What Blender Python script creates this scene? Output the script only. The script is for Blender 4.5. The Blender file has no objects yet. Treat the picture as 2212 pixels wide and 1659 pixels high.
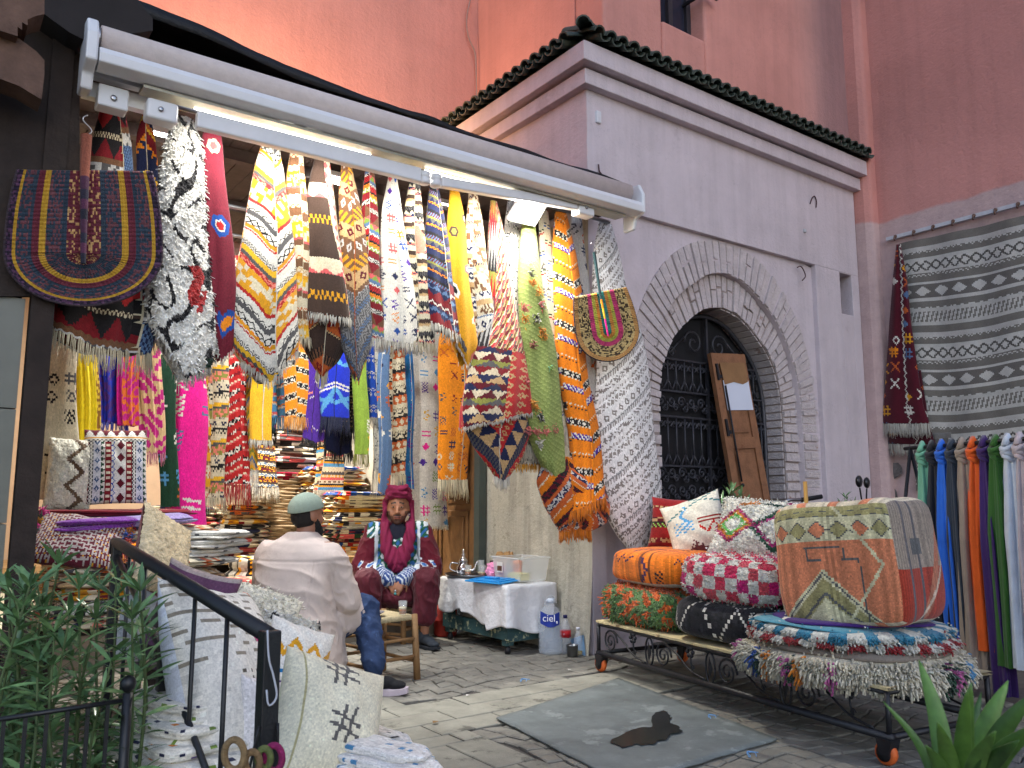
import bpy, bmesh, math, random
import numpy as np
from mathutils import Vector, Matrix, noise as mnoise
random.seed(7); np.random.seed(7)
R = math.radians
scn = bpy.context.scene
C = scn.collection
# ------------------------------------------------------------------ camera
# world axes: x along the shop front and the pavilion's gate wall, y into the shop, z up;
# the origin is the foot of the pavilion's corner
FPX, TILT, YAW, CAMZ = 1769.6, R(8.0), R(36.1), 1.10
_ct, _st, _cy, _sy = math.cos(TILT), math.sin(TILT), math.cos(YAW), math.sin(YAW)
RIGHT = np.array([_cy, -_sy, 0.0])
FWD = np.array([_sy*_ct, _cy*_ct, _st])
UP = np.array([-_sy*_st, -_cy*_st, _ct])
def ray(px, py):
    return FWD + RIGHT*((px-1106)/FPX) + UP*((829.5-py)/FPX)
_d = ray(1283, 1416)
CAM = np.array([0.0, 0.0, CAMZ]); CAM[:2] = -_d[:2]*(CAMZ/-_d[2])
def onx(px, py, x): d = ray(px, py); return CAM + d*((x-CAM[0])/d[0])
def ony(px, py, y): d = ray(px, py); return CAM + d*((y-CAM[1])/d[1])
def onz(px, py, z): d = ray(px, py); return CAM + d*((z-CAM[2])/d[2])
def ond(px, py, t): return CAM + ray(px, py)*t            # t: metres along the view axis
cam_d = bpy.data.cameras.new('camera'); cam = bpy.data.objects.new('camera', cam_d); C.objects.link(cam)
cam_d.sensor_width = 36; cam_d.lens = 36*FPX/2212; cam_d.clip_end = 400; cam_d.clip_start = 0.02
cam.location = CAM; cam.rotation_euler = (R(90)+TILT, 0, -YAW)
scn.camera = cam
cam_d.dof.use_dof = True; cam_d.dof.focus_distance = 5.6; cam_d.dof.aperture_fstop = 8.0
# ------------------------------------------------------------------ dusk light
w = bpy.data.worlds.new('World'); scn.world = w; w.use_nodes = True
nt = w.node_tree; nt.nodes.clear()
sky = nt.nodes.new('ShaderNodeTexSky'); sky.sky_type = 'NISHITA'; sky.sun_disc = False
SUN_EL, SUN_AZ = R(30), R(200)
sky.sun_elevation = SUN_EL; sky.sun_rotation = SUN_AZ; sky.air_density = 1.0; sky.dust_density = 0.6; sky.ozone_density = 3.0
bg = nt.nodes.new('ShaderNodeBackground'); bg.inputs['Strength'].default_value = 0.14
wo = nt.nodes.new('ShaderNodeOutputWorld')
nt.links.new(sky.outputs[0], bg.inputs[0]); nt.links.new(bg.outputs[0], wo.inputs[0])
sd = bpy.data.lights.new('sun', 'SUN'); sd.energy = 0.3; sd.angle = R(70); sd.color = (0.98, 0.92, 1.0)
sun = bpy.data.objects.new('sun', sd); C.objects.link(sun)
_sdir = Vector((math.sin(SUN_AZ)*math.cos(SUN_EL), math.cos(SUN_AZ)*math.cos(SUN_EL), math.sin(SUN_EL)))
sun.rotation_euler = _sdir.to_track_quat('Z', 'Y').to_euler(); sun.location = (0, -6, 9)
vs = scn.view_settings; vs.view_transform = 'Standard'; vs.look = 'None'; vs.exposure = 0.6; vs.gamma = 1.0
scn.cycles.max_bounces = 6; scn.cycles.diffuse_bounces = 3; scn.cycles.use_adaptive_sampling = True; scn.cycles.adaptive_threshold = 0.03; scn.cycles.transparent_max_bounces = 12; scn.cycles.use_denoising = True
scn.cycles.sample_clamp_indirect = 6.0; scn.cycles.caustics_reflective = False; scn.cycles.caustics_refractive = False
# ------------------------------------------------------------------ materials
def s2l(c):
    c = np.asarray(c, float); c = c/255.0 if c.max() > 1.001 else c
    return np.where(c <= 0.04045, c/12.92, ((c+0.055)/1.055)**2.4)
MATS = {}
def _bump(nt, bsdf, height, strength, dist):
    b = nt.nodes.new('ShaderNodeBump'); b.inputs['Strength'].default_value = strength; b.inputs['Distance'].default_value = dist
    nt.links.new(height, b.inputs['Height']); nt.links.new(b.outputs[0], bsdf.inputs['Normal']); return b
def _noise(nt, vec, scale, detail=4, rough=0.6):
    n = nt.nodes.new('ShaderNodeTexNoise'); n.inputs['Scale'].default_value = scale; n.inputs['Detail'].default_value = detail
    n.inputs['Roughness'].default_value = rough
    if vec is not None: nt.links.new(vec, n.inputs['Vector'])
    return n
def _ramp(nt, fac, stops, interp='LINEAR'):
    r = nt.nodes.new('ShaderNodeValToRGB'); e = r.color_ramp.elements; r.color_ramp.interpolation = interp
    e[0].position = stops[0][0]; e[0].color = (*stops[0][1], 1); e[1].position = stops[1][0]; e[1].color = (*stops[1][1], 1)
    for p, c in stops[2:]:
        k = e.new(p); k.color = (*c, 1)
    nt.links.new(fac, r.inputs[0]); return r
def _mix(nt, fac, a, b, mode='MIX'):
    m = nt.nodes.new('ShaderNodeMix'); m.data_type = 'RGBA'; m.blend_type = mode
    for s, v in ((0, fac), (6, a), (7, b)):
        if hasattr(v, 'is_linked') or hasattr(v, 'links'): nt.links.new(v, m.inputs[s])
        elif s == 0: m.inputs[0].default_value = v
        else: m.inputs[s].default_value = (*v, 1)
    return m.outputs[2]
def new_mat(name):
    m = bpy.data.materials.new(name); m.use_nodes = True; nt = m.node_tree
    return m, nt, nt.nodes['Principled BSDF']
def _coord(nt, kind='Object'):
    return nt.nodes.new('ShaderNodeTexCoord').outputs[kind]
def _streaks(nt, v, out, amt):
    """rain runs, grime blotches and hairline cracks of old render"""
    mp = nt.nodes.new('ShaderNodeMapping'); mp.inputs['Scale'].default_value = (9, 9, .45); nt.links.new(v, mp.inputs['Vector'])
    n = _noise(nt, mp.outputs[0], 1.0, 5, .65); f = _ramp(nt, n.outputs['Fac'], [(.34, (1-amt,)*3), (.56, (1, 1, 1))]); out = _mix(nt, 1.0, out, f.outputs[0], 'MULTIPLY')
    n3 = _noise(nt, v, 1.3, 8, .7); f3 = _ramp(nt, n3.outputs['Fac'], [(.36, (1-amt*.8,)*3), (.50, (1, 1, 1))]); out = _mix(nt, 1.0, out, f3.outputs[0], 'MULTIPLY')
    vo = nt.nodes.new('ShaderNodeTexVoronoi'); vo.feature = 'DISTANCE_TO_EDGE'; vo.inputs['Scale'].default_value = 1.1; wv = _noise(nt, v, 3.0, 4, .6)
    ad = nt.nodes.new('ShaderNodeVectorMath'); ad.operation = 'ADD'; nt.links.new(v, ad.inputs[0]); nt.links.new(wv.outputs['Color'], ad.inputs[1]); nt.links.new(ad.outputs[0], vo.inputs['Vector'])
    f4 = _ramp(nt, vo.outputs['Distance'], [(.0, (1-amt*1.3,)*3), (.006, (1, 1, 1))]); return _mix(nt, 1.0, out, f4.outputs[0], 'MULTIPLY')
def plain(name, col, rough=0.7, metal=0.0, var=0.18, vscale=6.0, bump=0.15, bscale=60.0, col2=None, stain=None, spec=0.35, bdist=0.01, world=False, streak=0.0, **kw):
    """base colour with two scales of variation, an optional second colour in patches, and fine relief"""
    if name in MATS: return MATS[name]
    m, nt, b = new_mat(name); c = s2l(col); v = _coord(nt)
    if world:
        v = nt.nodes.new('ShaderNodeNewGeometry').outputs['Position']
    n1 = _noise(nt, v, vscale, 6, 0.65)
    r1 = _ramp(nt, n1.outputs['Fac'], [(0.25, tuple(np.clip(c*(1-var), 0, 1))), (0.75, tuple(np.clip(c*(1+var), 0, 1)))])
    out = r1.outputs[0]
    if col2 is not None:
        n2 = _noise(nt, v, vscale*0.6, 8, 0.72)
        lo = stain if stain else 0.56
        f = _ramp(nt, n2.outputs['Fac'], [(lo, (0, 0, 0)), (lo+0.05, (1, 1, 1))])
        out = _mix(nt, f.outputs[0], out, tuple(s2l(col2)))
    if streak:
        out = _streaks(nt, v, out, streak)
    nt.links.new(out, b.inputs['Base Color'])
    b.inputs['Roughness'].default_value = rough; b.inputs['Metallic'].default_value = metal
    b.inputs['Specular IOR Level'].default_value = spec
    if bump:
        nb = _noise(nt, v, bscale, 5, 0.6); _bump(nt, b, nb.outputs['Fac'], bump, bdist)
    for k, val in kw.items(): b.inputs[k.replace('_', ' ')].default_value = val
    MATS[name] = m; return m
def woven(name='woven_wool', bscale=260.0, bump=0.55, sheen=0.15, rough=0.95, dist=0.004, var=0.22):
    """colour from the yarn (face attribute), broken up by fibre noise"""
    if name in MATS: return MATS[name]
    m, nt, b = new_mat(name)
    a = nt.nodes.new('ShaderNodeAttribute'); a.attribute_name = 'col'; v = _coord(nt)
    n = _noise(nt, v, bscale*0.6, 3, 0.7); n2 = _noise(nt, v, 9, 4, 0.6)
    f = _ramp(nt, n.outputs['Fac'], [(0.3, (1-var,)*3), (0.7, (1+var*0.5,)*3)])
    f2 = _ramp(nt, n2.outputs['Fac'], [(0.3, (0.86,)*3), (0.7, (1.08,)*3)])
    o = _mix(nt, 1.0, a.outputs['Color'], f.outputs[0], 'MULTIPLY'); o = _mix(nt, 1.0, o, f2.outputs[0], 'MULTIPLY')
    nt.links.new(o, b.inputs['Base Color']); b.inputs['Roughness'].default_value = rough
    b.inputs['Specular IOR Level'].default_value = 0.12
    b.inputs['Sheen Weight'].default_value = sheen
    nb = _noise(nt, v, bscale, 3, 0.6); _bump(nt, b, nb.outputs['Fac'], bump, dist)
    MATS[name] = m; return m
def glass(name, col=(1, 1, 1), rough=0.03, ior=1.45, thin=True, alpha=0.18):
    """thin clear wall: mostly see-through with a glossy skin"""
    if name in MATS: return MATS[name]
    m, nt, b = new_mat(name)
    b.inputs['Base Color'].default_value = (*s2l(col), 1); b.inputs['Roughness'].default_value = rough
    b.inputs['Alpha'].default_value = alpha; b.inputs['IOR'].default_value = ior; b.inputs['Specular IOR Level'].default_value = 0.8
    n = _noise(nt, _coord(nt), 25, 3); _bump(nt, b, n.outputs['Fac'], 0.2, 0.01)
    MATS[name] = m; return m
def emit(name, col, strength):
    if name in MATS: return MATS[name]
    m, nt, b = new_mat(name)
    b.inputs['Emission Color'].default_value = (*col, 1); b.inputs['Emission Strength'].default_value = strength
    b.inputs['Base Color'].default_value = (*col, 1)
    MATS[name] = m; return m
# ------------------------------------------------------------------ mesh building
class MB:
    def __init__(s): s.v = []; s.f = []; s.c = []
    def add(s, verts, faces, col=None):
        o = len(s.v); s.v.extend([tuple(map(float, p)) for p in verts]); s.f.extend([tuple(i+o for i in f) for f in faces])
        if col is not None: s.c.extend([col]*len(faces))
        return s
    def box(s, x0, x1, y0, y1, z0, z1, M=None, col=None):
        p = [(x0,y0,z0),(x1,y0,z0),(x1,y1,z0),(x0,y1,z0),(x0,y0,z1),(x1,y0,z1),(x1,y1,z1),(x0,y1,z1)]
        if M is not None: p = [tuple(M @ Vector(q)) for q in p]
        return s.add(p, [(0,3,2,1),(4,5,6,7),(0,1,5,4),(1,2,6,5),(2,3,7,6),(3,0,4,7)], col)
    def prism(s, poly, d0, d1, axis='y', col=None):
        n = len(poly)
        def pt(a, b, d): return {'y': (a, d, b), 'x': (d, a, b), 'z': (a, b, d)}[axis]
        vs = [pt(a, b, d0) for a, b in poly]+[pt(a, b, d1) for a, b in poly]
        return s.add(vs, [tuple(range(n)), tuple(range(2*n-1, n-1, -1))]+[(i, i+n, (i+1) % n+n, (i+1) % n) for i in range(n)], col)
    def tube(s, pts, r, n=8, cap=True, col=None):
        pts = [np.array(p, float) for p in pts]; m = len(pts)
        rs = r if hasattr(r, '__len__') else [r]*m
        T = [pts[min(i+1, m-1)]-pts[max(i-1, 0)] for i in range(m)]
        T = [t/(np.linalg.norm(t)+1e-9) for t in T]
        ref = np.array([0, 0, 1.0]) if abs(T[0][2]) < 0.9 else np.array([1.0, 0, 0])
        a = np.cross(T[0], ref); a /= np.linalg.norm(a)
        vs = []
        for i in range(m):
            a = a-T[i]*np.dot(a, T[i]); a /= (np.linalg.norm(a)+1e-9); b = np.cross(T[i], a)
            for k in range(n):
                th = 2*math.pi*k/n; vs.append(pts[i]+rs[i]*(a*math.cos(th)+b*math.sin(th)))
        fs = [(i*n+k, i*n+(k+1) % n, (i+1)*n+(k+1) % n, (i+1)*n+k) for i in range(m-1) for k in range(n)]
        if cap: fs += [tuple(range(n-1, -1, -1)), tuple(range((m-1)*n, m*n))]
        return s.add(vs, fs, col)
    def lathe(s, prof, o=(0, 0, 0), n=24, col=None, M=None):
        vs = []
        for r, z in prof:
            for k in range(n):
                th = 2*math.pi*k/n; p = Vector((o[0]+r*math.cos(th), o[1]+r*math.sin(th), o[2]+z))
                vs.append(tuple(M @ p) if M is not None else tuple(p))
        m = len(prof)
        fs = [(i*n+k, i*n+(k+1) % n, (i+1)*n+(k+1) % n, (i+1)*n+k) for i in range(m-1) for k in range(n)]
        fs += [tuple(range(n-1, -1, -1)), tuple(range((m-1)*n, m*n))]
        return s.add(vs, fs, col)
    def grid(s, P, closed_u=False, col=None):
        """P: array (rows, cols, 3)"""
        r, c = P.shape[:2]; vs = P.reshape(-1, 3)
        fs = [(i*c+j, i*c+(j+1) % c, (i+1)*c+(j+1) % c, (i+1)*c+j) for i in range(r-1) for j in range(c if closed_u else c-1)]
        return s.add(vs, fs, col)
    def ell(s, c, r, n=14, m=10, M=None, col=None):
        vs = []; c = np.array(c, float); r = (r,)*3 if not hasattr(r, '__len__') else r
        for i in range(m+1):
            ph = math.pi*i/m
            for k in range(n):
                th = 2*math.pi*k/n; q = Vector((r[0]*math.sin(ph)*math.cos(th), r[1]*math.sin(ph)*math.sin(th), r[2]*math.cos(ph)))
                if M is not None: q = M @ q
                vs.append(tuple(Vector(c)+q))
        return s.add(vs, [(i*n+k, (i+1)*n+k, (i+1)*n+(k+1) % n, i*n+(k+1) % n) for i in range(m) for k in range(n)], col)
    def cone(s, a, b, ra, rb, n=12, col=None):
        """tapered capsule between two points"""
        a, b = np.array(a, float), np.array(b, float)
        s.tube([a, b], [ra, rb], n, True, col); s.ell(a, ra, n, 8, None, col); s.ell(b, rb, n, 8, None, col); return s
    def build(s, name, mat, parent=None, smooth=False, **props):
        return mesh_obj(name, s.v, s.f, mat, parent, smooth, s.c if len(s.c) == len(s.f) and s.c else None, **props)
def mesh_obj(name, verts, faces, mat, parent=None, smooth=False, cols=None, **props):
    me = bpy.data.meshes.new(name); me.from_pydata([tuple(p) for p in verts], [], [tuple(f) for f in faces])
    if smooth: me.polygons.foreach_set('use_smooth', np.ones(len(me.polygons), bool))
    if mat is not None: me.materials.append(mat)
    if cols is not None:
        cols = np.asarray(cols, float); at = me.color_attributes.new('col', 'FLOAT_COLOR', 'CORNER')
        cnt = np.zeros(len(me.polygons), int); me.polygons.foreach_get('loop_total', cnt)
        cc = np.repeat(np.c_[s2l_arr(cols), np.ones(len(cols))], cnt, axis=0)
        at.data.foreach_set('color', cc.ravel().astype(np.float32))
    o = bpy.data.objects.new(name, me); C.objects.link(o)
    if parent is not None: o.parent = parent
    for k, v in props.items(): o[k] = v
    return o
def s2l_arr(c):
    c = np.asarray(c, float)
    if c.max() > 1.001: c = c/255.0
    return np.where(c <= 0.04045, c/12.92, ((np.clip(c, 0, None)+0.055)/1.055)**2.4)
def gridmesh(name, P, cols, mat, parent=None, closed=False, smooth=True, solid=0.0, **props):
    """fast numpy grid of quads; P (r,c,3); cols (r-1,c or c-1,3) sRGB"""
    r, c = P.shape[:2]; cc = c if closed else c-1
    i = np.arange(r-1)[:, None]; j = np.arange(cc)[None, :]
    f = np.stack([i*c+j, i*c+(j+1) % c, (i+1)*c+(j+1) % c, (i+1)*c+j], -1).reshape(-1, 4)
    me = bpy.data.meshes.new(name); nv, nf = r*c, len(f)
    me.vertices.add(nv); me.vertices.foreach_set('co', P.reshape(-1).astype(np.float32))
    me.loops.add(nf*4); me.loops.foreach_set('vertex_index', f.reshape(-1).astype(np.int32))
    me.polygons.add(nf); me.polygons.foreach_set('loop_start', np.arange(0, nf*4, 4, dtype=np.int32))
    me.update(calc_edges=True); me.validate()
    if smooth: me.polygons.foreach_set('use_smooth', np.ones(nf, bool))
    if cols is not None:
        at = me.color_attributes.new('col', 'FLOAT_COLOR', 'CORNER')
        k = np.c_[s2l_arr(np.asarray(cols).reshape(-1, 3)), np.ones(nf)]
        at.data.foreach_set('color', np.repeat(k, 4, axis=0).ravel().astype(np.float32))
    me.materials.append(mat)
    o = bpy.data.objects.new(name, me); C.objects.link(o)
    if parent is not None: o.parent = parent
    if solid:
        md = o.modifiers.new('thickness', 'SOLIDIFY'); md.thickness = solid; md.offset = 0
    for k, v in props.items(): o[k] = v
    return o
def empty(name, loc=(0, 0, 0), **props):
    o = bpy.data.objects.new(name, None); C.objects.link(o); o.location = tuple(map(float, loc)); o.empty_display_size = 0.1
    for k, v in props.items(): o[k] = v
    return o
def thing(name, label, cat, group=None, loc=(0, 0, 0)):
    """an Empty for a thing whose parts are built in world coordinates (it stays at the origin of its parts)"""
    o = empty(name, loc); o['label'] = label; o['category'] = cat
    if group: o['group'] = group
    return o
def tag(o, label, cat, group=None):
    o['label'] = label; o['category'] = cat
    if group: o['group'] = group
    return o
def bevel(o, w=0.01, seg=2):
    m = o.modifiers.new('bevel', 'BEVEL'); m.width = w; m.segments = seg; m.limit_method = 'ANGLE'; m.angle_limit = R(40); return o
def copy_tree(o, parent=None):
    c = o.copy(); C.objects.link(c); c.parent = parent
    for ch in list(o.children): copy_tree(ch, c)
    return c
def rs(pts, n):
    """resample a polyline evenly"""
    p = np.array(pts, float); d = np.r_[0, np.cumsum(np.linalg.norm(np.diff(p, axis=0), axis=1))]
    t = np.linspace(0, d[-1], n); return np.stack([np.interp(t, d, p[:, k]) for k in range(p.shape[1])], 1)
def smooth_rs(pts, n):
    """Catmull-Rom through the points, resampled evenly"""
    p = np.array(pts, float); P = np.vstack([2*p[0]-p[1], p, 2*p[-1]-p[-2]]); out = []
    for i in range(1, len(P)-2):
        for t in np.linspace(0, 1, 12, endpoint=False):
            a, b, c, d = P[i-1], P[i], P[i+1], P[i+2]
            out.append(0.5*((2*b)+(-a+c)*t+(2*a-5*b+4*c-d)*t*t+(-a+3*b-3*c+d)*t**3))
    out.append(P[-2]); return rs(out, n)
# ------------------------------------------------------------------ setting: ground and paving
M_MORTAR = plain('mortar_dirt', (92, 86, 80), 0.95, vscale=9, var=0.3, bscale=90, bump=0.5, world=True)
M_STONE = plain('worn_paving_stone', (124, 120, 110), 0.85, vscale=6, var=0.42, bscale=70, bump=0.4, col2=(96, 92, 88), stain=0.6, world=True)
M_SLAB = plain('concrete_slab', (136, 133, 121), 0.85, vscale=5, var=0.34, bscale=120, bump=0.4, col2=(94, 91, 82), stain=0.57, world=True)
ground = MB().box(-70, 70, -70, 70, -0.4, -0.014).build('ground', M_MORTAR, kind='structure')
def paver_mesh(q, zt, bev=0.006):
    """q: four xy corners, skirt + inset top"""
    c = np.mean(q, 0); t = np.array(q)+(c-np.array(q))*bev/np.maximum(np.linalg.norm(c-np.array(q), axis=1)[:, None], 1e-4)*1.6
    v = [(x, y, -0.014) for x, y in q]+[(x, y, zt-0.004) for x, y in q]+[(x, y, zt+random.uniform(-.0015, .0015)) for x, y in t]
    f = [(0,1,5,4),(1,2,6,5),(2,3,7,6),(3,0,4,7),(4,5,9,8),(5,6,10,9),(6,7,11,10),(7,4,8,11),(8,9,10,11)]
    return v, f
def in_band(x, y):
    """the straight slab strips that divide the cobbles into fields"""
    if -1.08 < y < -0.44: return 'A'
    if -2.20 < x < -1.74: return 'B'
    return None
pav = []
nx, ny, cs = 52, 62, 0.098
G = np.zeros((nx+1, ny+1, 2))
for i in range(nx+1):
    for j in range(ny+1):
        x = -4.0+i*cs*1.04; y = -4.1+j*cs*0.95
        a = math.sin(x*5.1)*0.05+math.sin(y*3.3+1)*0.03
        G[i, j] = (x+0.03*math.sin(y*7.7)+random.uniform(-.016, .016), y+a+random.uniform(-.014, .014))
for i in range(nx):
    for j in range(ny):
        q = [G[i, j], G[i+1, j], G[i+1, j+1], G[i, j+1]]; c = np.mean(q, 0)
        if c[0] > 0.95 or c[1] > 1.62 or in_band(*c): continue
        q = [p+(c-p)*0.075 for p in q]
        pav.append((q, random.uniform(-.004, .005), M_STONE))
def slabs(x0, x1, y0, y1, lx, ly, M):
    j = 0; y = y0
    while y < y1-0.01:
        x = x0-(lx*0.5 if j % 2 else 0)
        while x < x1-0.01:
            a, b = max(x, x0)+.003, min(x+lx, x1)-.003; c, d = y+.003, min(y+ly, y1)-.003
            if b-a > .02: pav.append(([np.array(p) for p in ((a, c), (b, c), (b, d), (a, d))], random.uniform(-.002, .003), M))
            x += lx
        y += ly; j += 1
slabs(-4.0, 0.95, -1.06, -0.46, 0.42, 0.2, M_SLAB)
slabs(-2.18, -1.76, -0.46, 1.5, 0.21, 0.4, M_SLAB); slabs(-2.18, -1.76, -4.0, -1.06, 0.21, 0.4, M_SLAB)
def pav_rank(p):
    c = np.mean(p[0], 0); v = np.array([c[0], c[1], 0])-CAM; zc = v@FWD
    if zc < 0.5: return 0
    px = 1106+FPX*(v@RIGHT)/zc; py = 829.5-FPX*(v@UP)/zc
    ar = abs((p[0][2]-p[0][0])[0]*(p[0][3]-p[0][1])[1]-(p[0][2]-p[0][0])[1]*(p[0][3]-p[0][1])[0])*0.5
    if not (590 < px < 1960 and 1250 < py < 1665): return 0
    if c[0] > -0.45 and c[1] < -0.2 and px > 1400+ (1660-py)*-0.2 and py < 1480+(px-1400)*.42: return 0.00001*ar   # under the cart
    return ar/zc**3
pav.sort(key=pav_rank, reverse=True)
for q, zt, m in pav[:300]:
    v, f = paver_mesh(q, zt); mesh_obj('paving_stone', v, f, m, ground)
for m, nm in ((M_STONE, 'far_paving'), (M_SLAB, 'far_slab_paving')):
    mb = MB()
    for q, zt, mm in pav[300:]:
        if mm is m: mb.add(*paver_mesh(q, zt))
    mb.build(nm, m, ground, kind='stuff')
# ------------------------------------------------------------------ pavilion with the arched gate
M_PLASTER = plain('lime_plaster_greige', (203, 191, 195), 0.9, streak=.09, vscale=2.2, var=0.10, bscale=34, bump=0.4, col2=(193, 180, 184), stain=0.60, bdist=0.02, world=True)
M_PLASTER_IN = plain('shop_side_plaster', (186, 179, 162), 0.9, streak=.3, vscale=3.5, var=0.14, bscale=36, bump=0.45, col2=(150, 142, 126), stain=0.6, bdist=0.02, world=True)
M_BRICK = plain('limewashed_brick', (196, 185, 184), 0.95, vscale=13, var=0.16, bscale=45, bump=0.8, col2=(168, 142, 134), stain=0.62, bdist=0.02, world=True)
M_BACKING = plain('brick_joint_mortar', (156, 142, 135), 0.95, vscale=12, var=0.15, bscale=70, bump=0.6, world=True)
M_TILE = plain('mossy_green_roof_tile', (70, 80, 72), 0.55, vscale=14, var=0.4, bscale=60, bump=0.4, col2=(62, 54, 44), stain=0.58, world=True)
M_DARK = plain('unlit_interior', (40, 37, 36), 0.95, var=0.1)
pavilion = thing('pavilion', 'pale plastered corner pavilion with green tiled eaves and brick gate arch', 'building')
PW, PH = 3.70, 4.56
half_in = [(0, 2.78), (.20, 2.745), (.36, 2.665), (.58, 2.49), (.72, 2.31), (.795, 2.09), (.815, 1.85), (.82, 1.46), (.825, 1.0), (.83, 0.0)]
half_mid = [(0, 3.08), (.18, 3.05), (.34, 2.98), (.68, 2.74), (.90, 2.40), (.99, 2.11), (1.02, 1.7), (1.02, 1.07), (1.03, 0.0)]
half_out = [(0, 3.36), (.2, 3.345), (.46, 3.27), (.72, 3.11), (.95, 2.86), (1.12, 2.55), (1.20, 2.28), (1.23, 2.0), (1.235, 1.2), (1.24, 0.0)]
XC = 1.66
def arch(h, n):
    r = smooth_rs(h, n//2+1); L = np.array([(-x, z) for x, z in r[::-1]]); full = np.vstack([L, r[1:]])
    full[:, 0] += XC; return full
NA = 96
A_in, A_mid, A_out = arch(half_in, NA), arch(half_mid, NA), arch(half_out, NA)
def wallrect(mb, x0, x1, z0, z1, y0=0.0, y1=0.3): mb.box(x0, x1, y0, y1, z0, z1)
wl = MB()
PL, PR, PT = 0.14, 2.95, 3.37
wallrect(wl, 0.0, PL, 0, PT, 0, .45); wallrect(wl, 0.0, PW, PT, PH, 0, .45)
NX0, NX1, NZ0, NZ1 = 3.36, 3.57, 2.94, 3.36
wallrect(wl, PR, NX0, 0, PT, 0, .45); wallrect(wl, NX1, PW, 0, PT, 0, .45)
wallrect(wl, NX0, NX1, 0, NZ0, 0, .45); wallrect(wl, NX0, NX1, NZ1, PT, 0, .45)
wl.box(NX0, NX1, .32, .45, NZ0, NZ1)
# recessed panel with the arch cut out of it
def rectpath(n):
    pts = [(PL, 0), (PL, PT), (PR, PT), (PR, 0)]
    a_end = [(PL, 0), (PL, 3.0), (PL, PT), (XC, PT), (PR, PT), (PR, 3.0), (PR, 0)]
    k = [0, .36, .42, .5, .58, .64, 1.0]; t = np.linspace(0, 1, n)
    return np.stack([np.interp(t, k, [p[i] for p in a_end]) for i in (0, 1)], 1)
n = len(A_mid); RP = rectpath(n)
wl.grid(np.array([[(x, 0.05, z) for x, z in RP], [(x, 0.05, z) for x, z in A_mid]]))
wl.grid(np.array([[(x, 0.05, z) for x, z in A_mid], [(x, 0.115, z) for x, z in A_mid]]))
wall_o = wl.build('wall', M_PLASTER, pavilion)
bevel(wall_o, 0.012, 2)
ab = MB()
ab.grid(np.array([[(x, 0.115, z) for x, z in A_mid], [(x, 0.115, z) for x, z in A_in]]))
ab.grid(np.array([[(x, 0.115, z) for x, z in A_in], [(x, 0.62, z) for x, z in A_in]]))
arch_o = ab.build('arch', M_BACKING, pavilion)
def brick_ring(Ai, Ao, yf, count, depth, proud, gap=0.14):
    ZS = 1.80; nleg = int(count*.235)
    def at_z(A, z, sgn):
        h = A[A[:, 0]*sgn >= XC*sgn]; h = h[np.argsort(h[:, 1])]; return np.array([np.interp(z, h[:, 1], h[:, 0]), z])
    def at_a(A, a):
        ang = np.arctan2(A[:, 1]-ZS, A[:, 0]-XC); m = A[:, 1] > ZS-.25; o_ = np.argsort(ang[m]); r_ = np.hypot(A[m][:, 0]-XC, A[m][:, 1]-ZS)
        q = np.interp(a, ang[m][o_], r_[o_]); return np.array([XC+q*math.cos(a), ZS+q*math.sin(a)])
    def path(A): return np.array([at_z(A, z, -1) for z in np.linspace(0, ZS, nleg, endpoint=False)]+[at_a(A, a) for a in np.linspace(math.pi, 0, count-2*nleg+1)]+[at_z(A, z, 1) for z in np.linspace(ZS, 0, nleg+1)[1:]])
    i0, o0 = path(Ai), path(Ao)
    for k in range(count):
        g = gap*random.uniform(.6, 1.5)
        def lerp(a, b, t): return a+(b-a)*t
        a, b = lerp(i0[k], i0[k+1], g/2), lerp(i0[k], i0[k+1], 1-g/2)
        c, d = lerp(o0[k], o0[k+1], 1-g/2), lerp(o0[k], o0[k+1], g/2)
        if random.random() < .55:                             # two half bricks, staggered
            s = random.uniform(.35, .65); parts = [(0.0, s-.02), (s+.02, 1.0)]
        else: parts = [(0.0, 1.0)]
        for t0, t1 in parts:
            p = proud*random.uniform(.4, 1.5); j = lambda: random.uniform(-.004, .004)
            q = [lerp(a, d, t0+.01), lerp(b, c, t0+.01), lerp(b, c, t1-.01), lerp(a, d, t1-.01)]
            fr = [(x+j(), yf-p+j()*.6, z+j()) for x, z in q]
            mid = [(x, yf+depth, z) for x, z in q]
            mesh_obj('brick', mid+fr, [(4,5,6,7),(0,1,5,4),(1,2,6,5),(2,3,7,6),(3,0,4,7)], M_BRICK, arch_o)
brick_ring(A_mid, A_out, 0.05, 92, 0.02, 0.017, .22)
brick_ring(A_in, A_mid, 0.115, 86, 0.02, 0.017, .22)
# soffit bricks seen on the far jamb
for k in range(44):
    i0 = rs(A_in, 89)[44+k:46+k]
    if len(i0) < 2: break
    a, b = i0[0]+(i0[1]-i0[0])*.1, i0[0]+(i0[1]-i0[0])*.88
    nrm = np.array([-(b-a)[1], (b-a)[0]]); nrm = nrm/np.linalg.norm(nrm)*0.012
    if nrm[0] > 0: nrm = -nrm
    if k < 4: nrm = np.array([0, -0.012])
    s = random.uniform(.3, .36)
    for y0, y1 in ((.125, s), (s+.012, .54)):
        p = random.uniform(.5, 1.4)*nrm
        v = [(a[0], y0, a[1]), (b[0], y0, b[1]), (b[0], y1, b[1]), (a[0], y1, a[1])]
        v += [(a[0]+p[0], y0, a[1]+p[1]), (b[0]+p[0], y0, b[1]+p[1]), (b[0]+p[0], y1, b[1]+p[1]), (a[0]+p[0], y1, a[1]+p[1])]
        mesh_obj('brick', v, [(4,5,6,7),(0,1,5,4),(1,2,6,5),(2,3,7,6),(3,0,4,7)], M_BRICK, arch_o)
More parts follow.
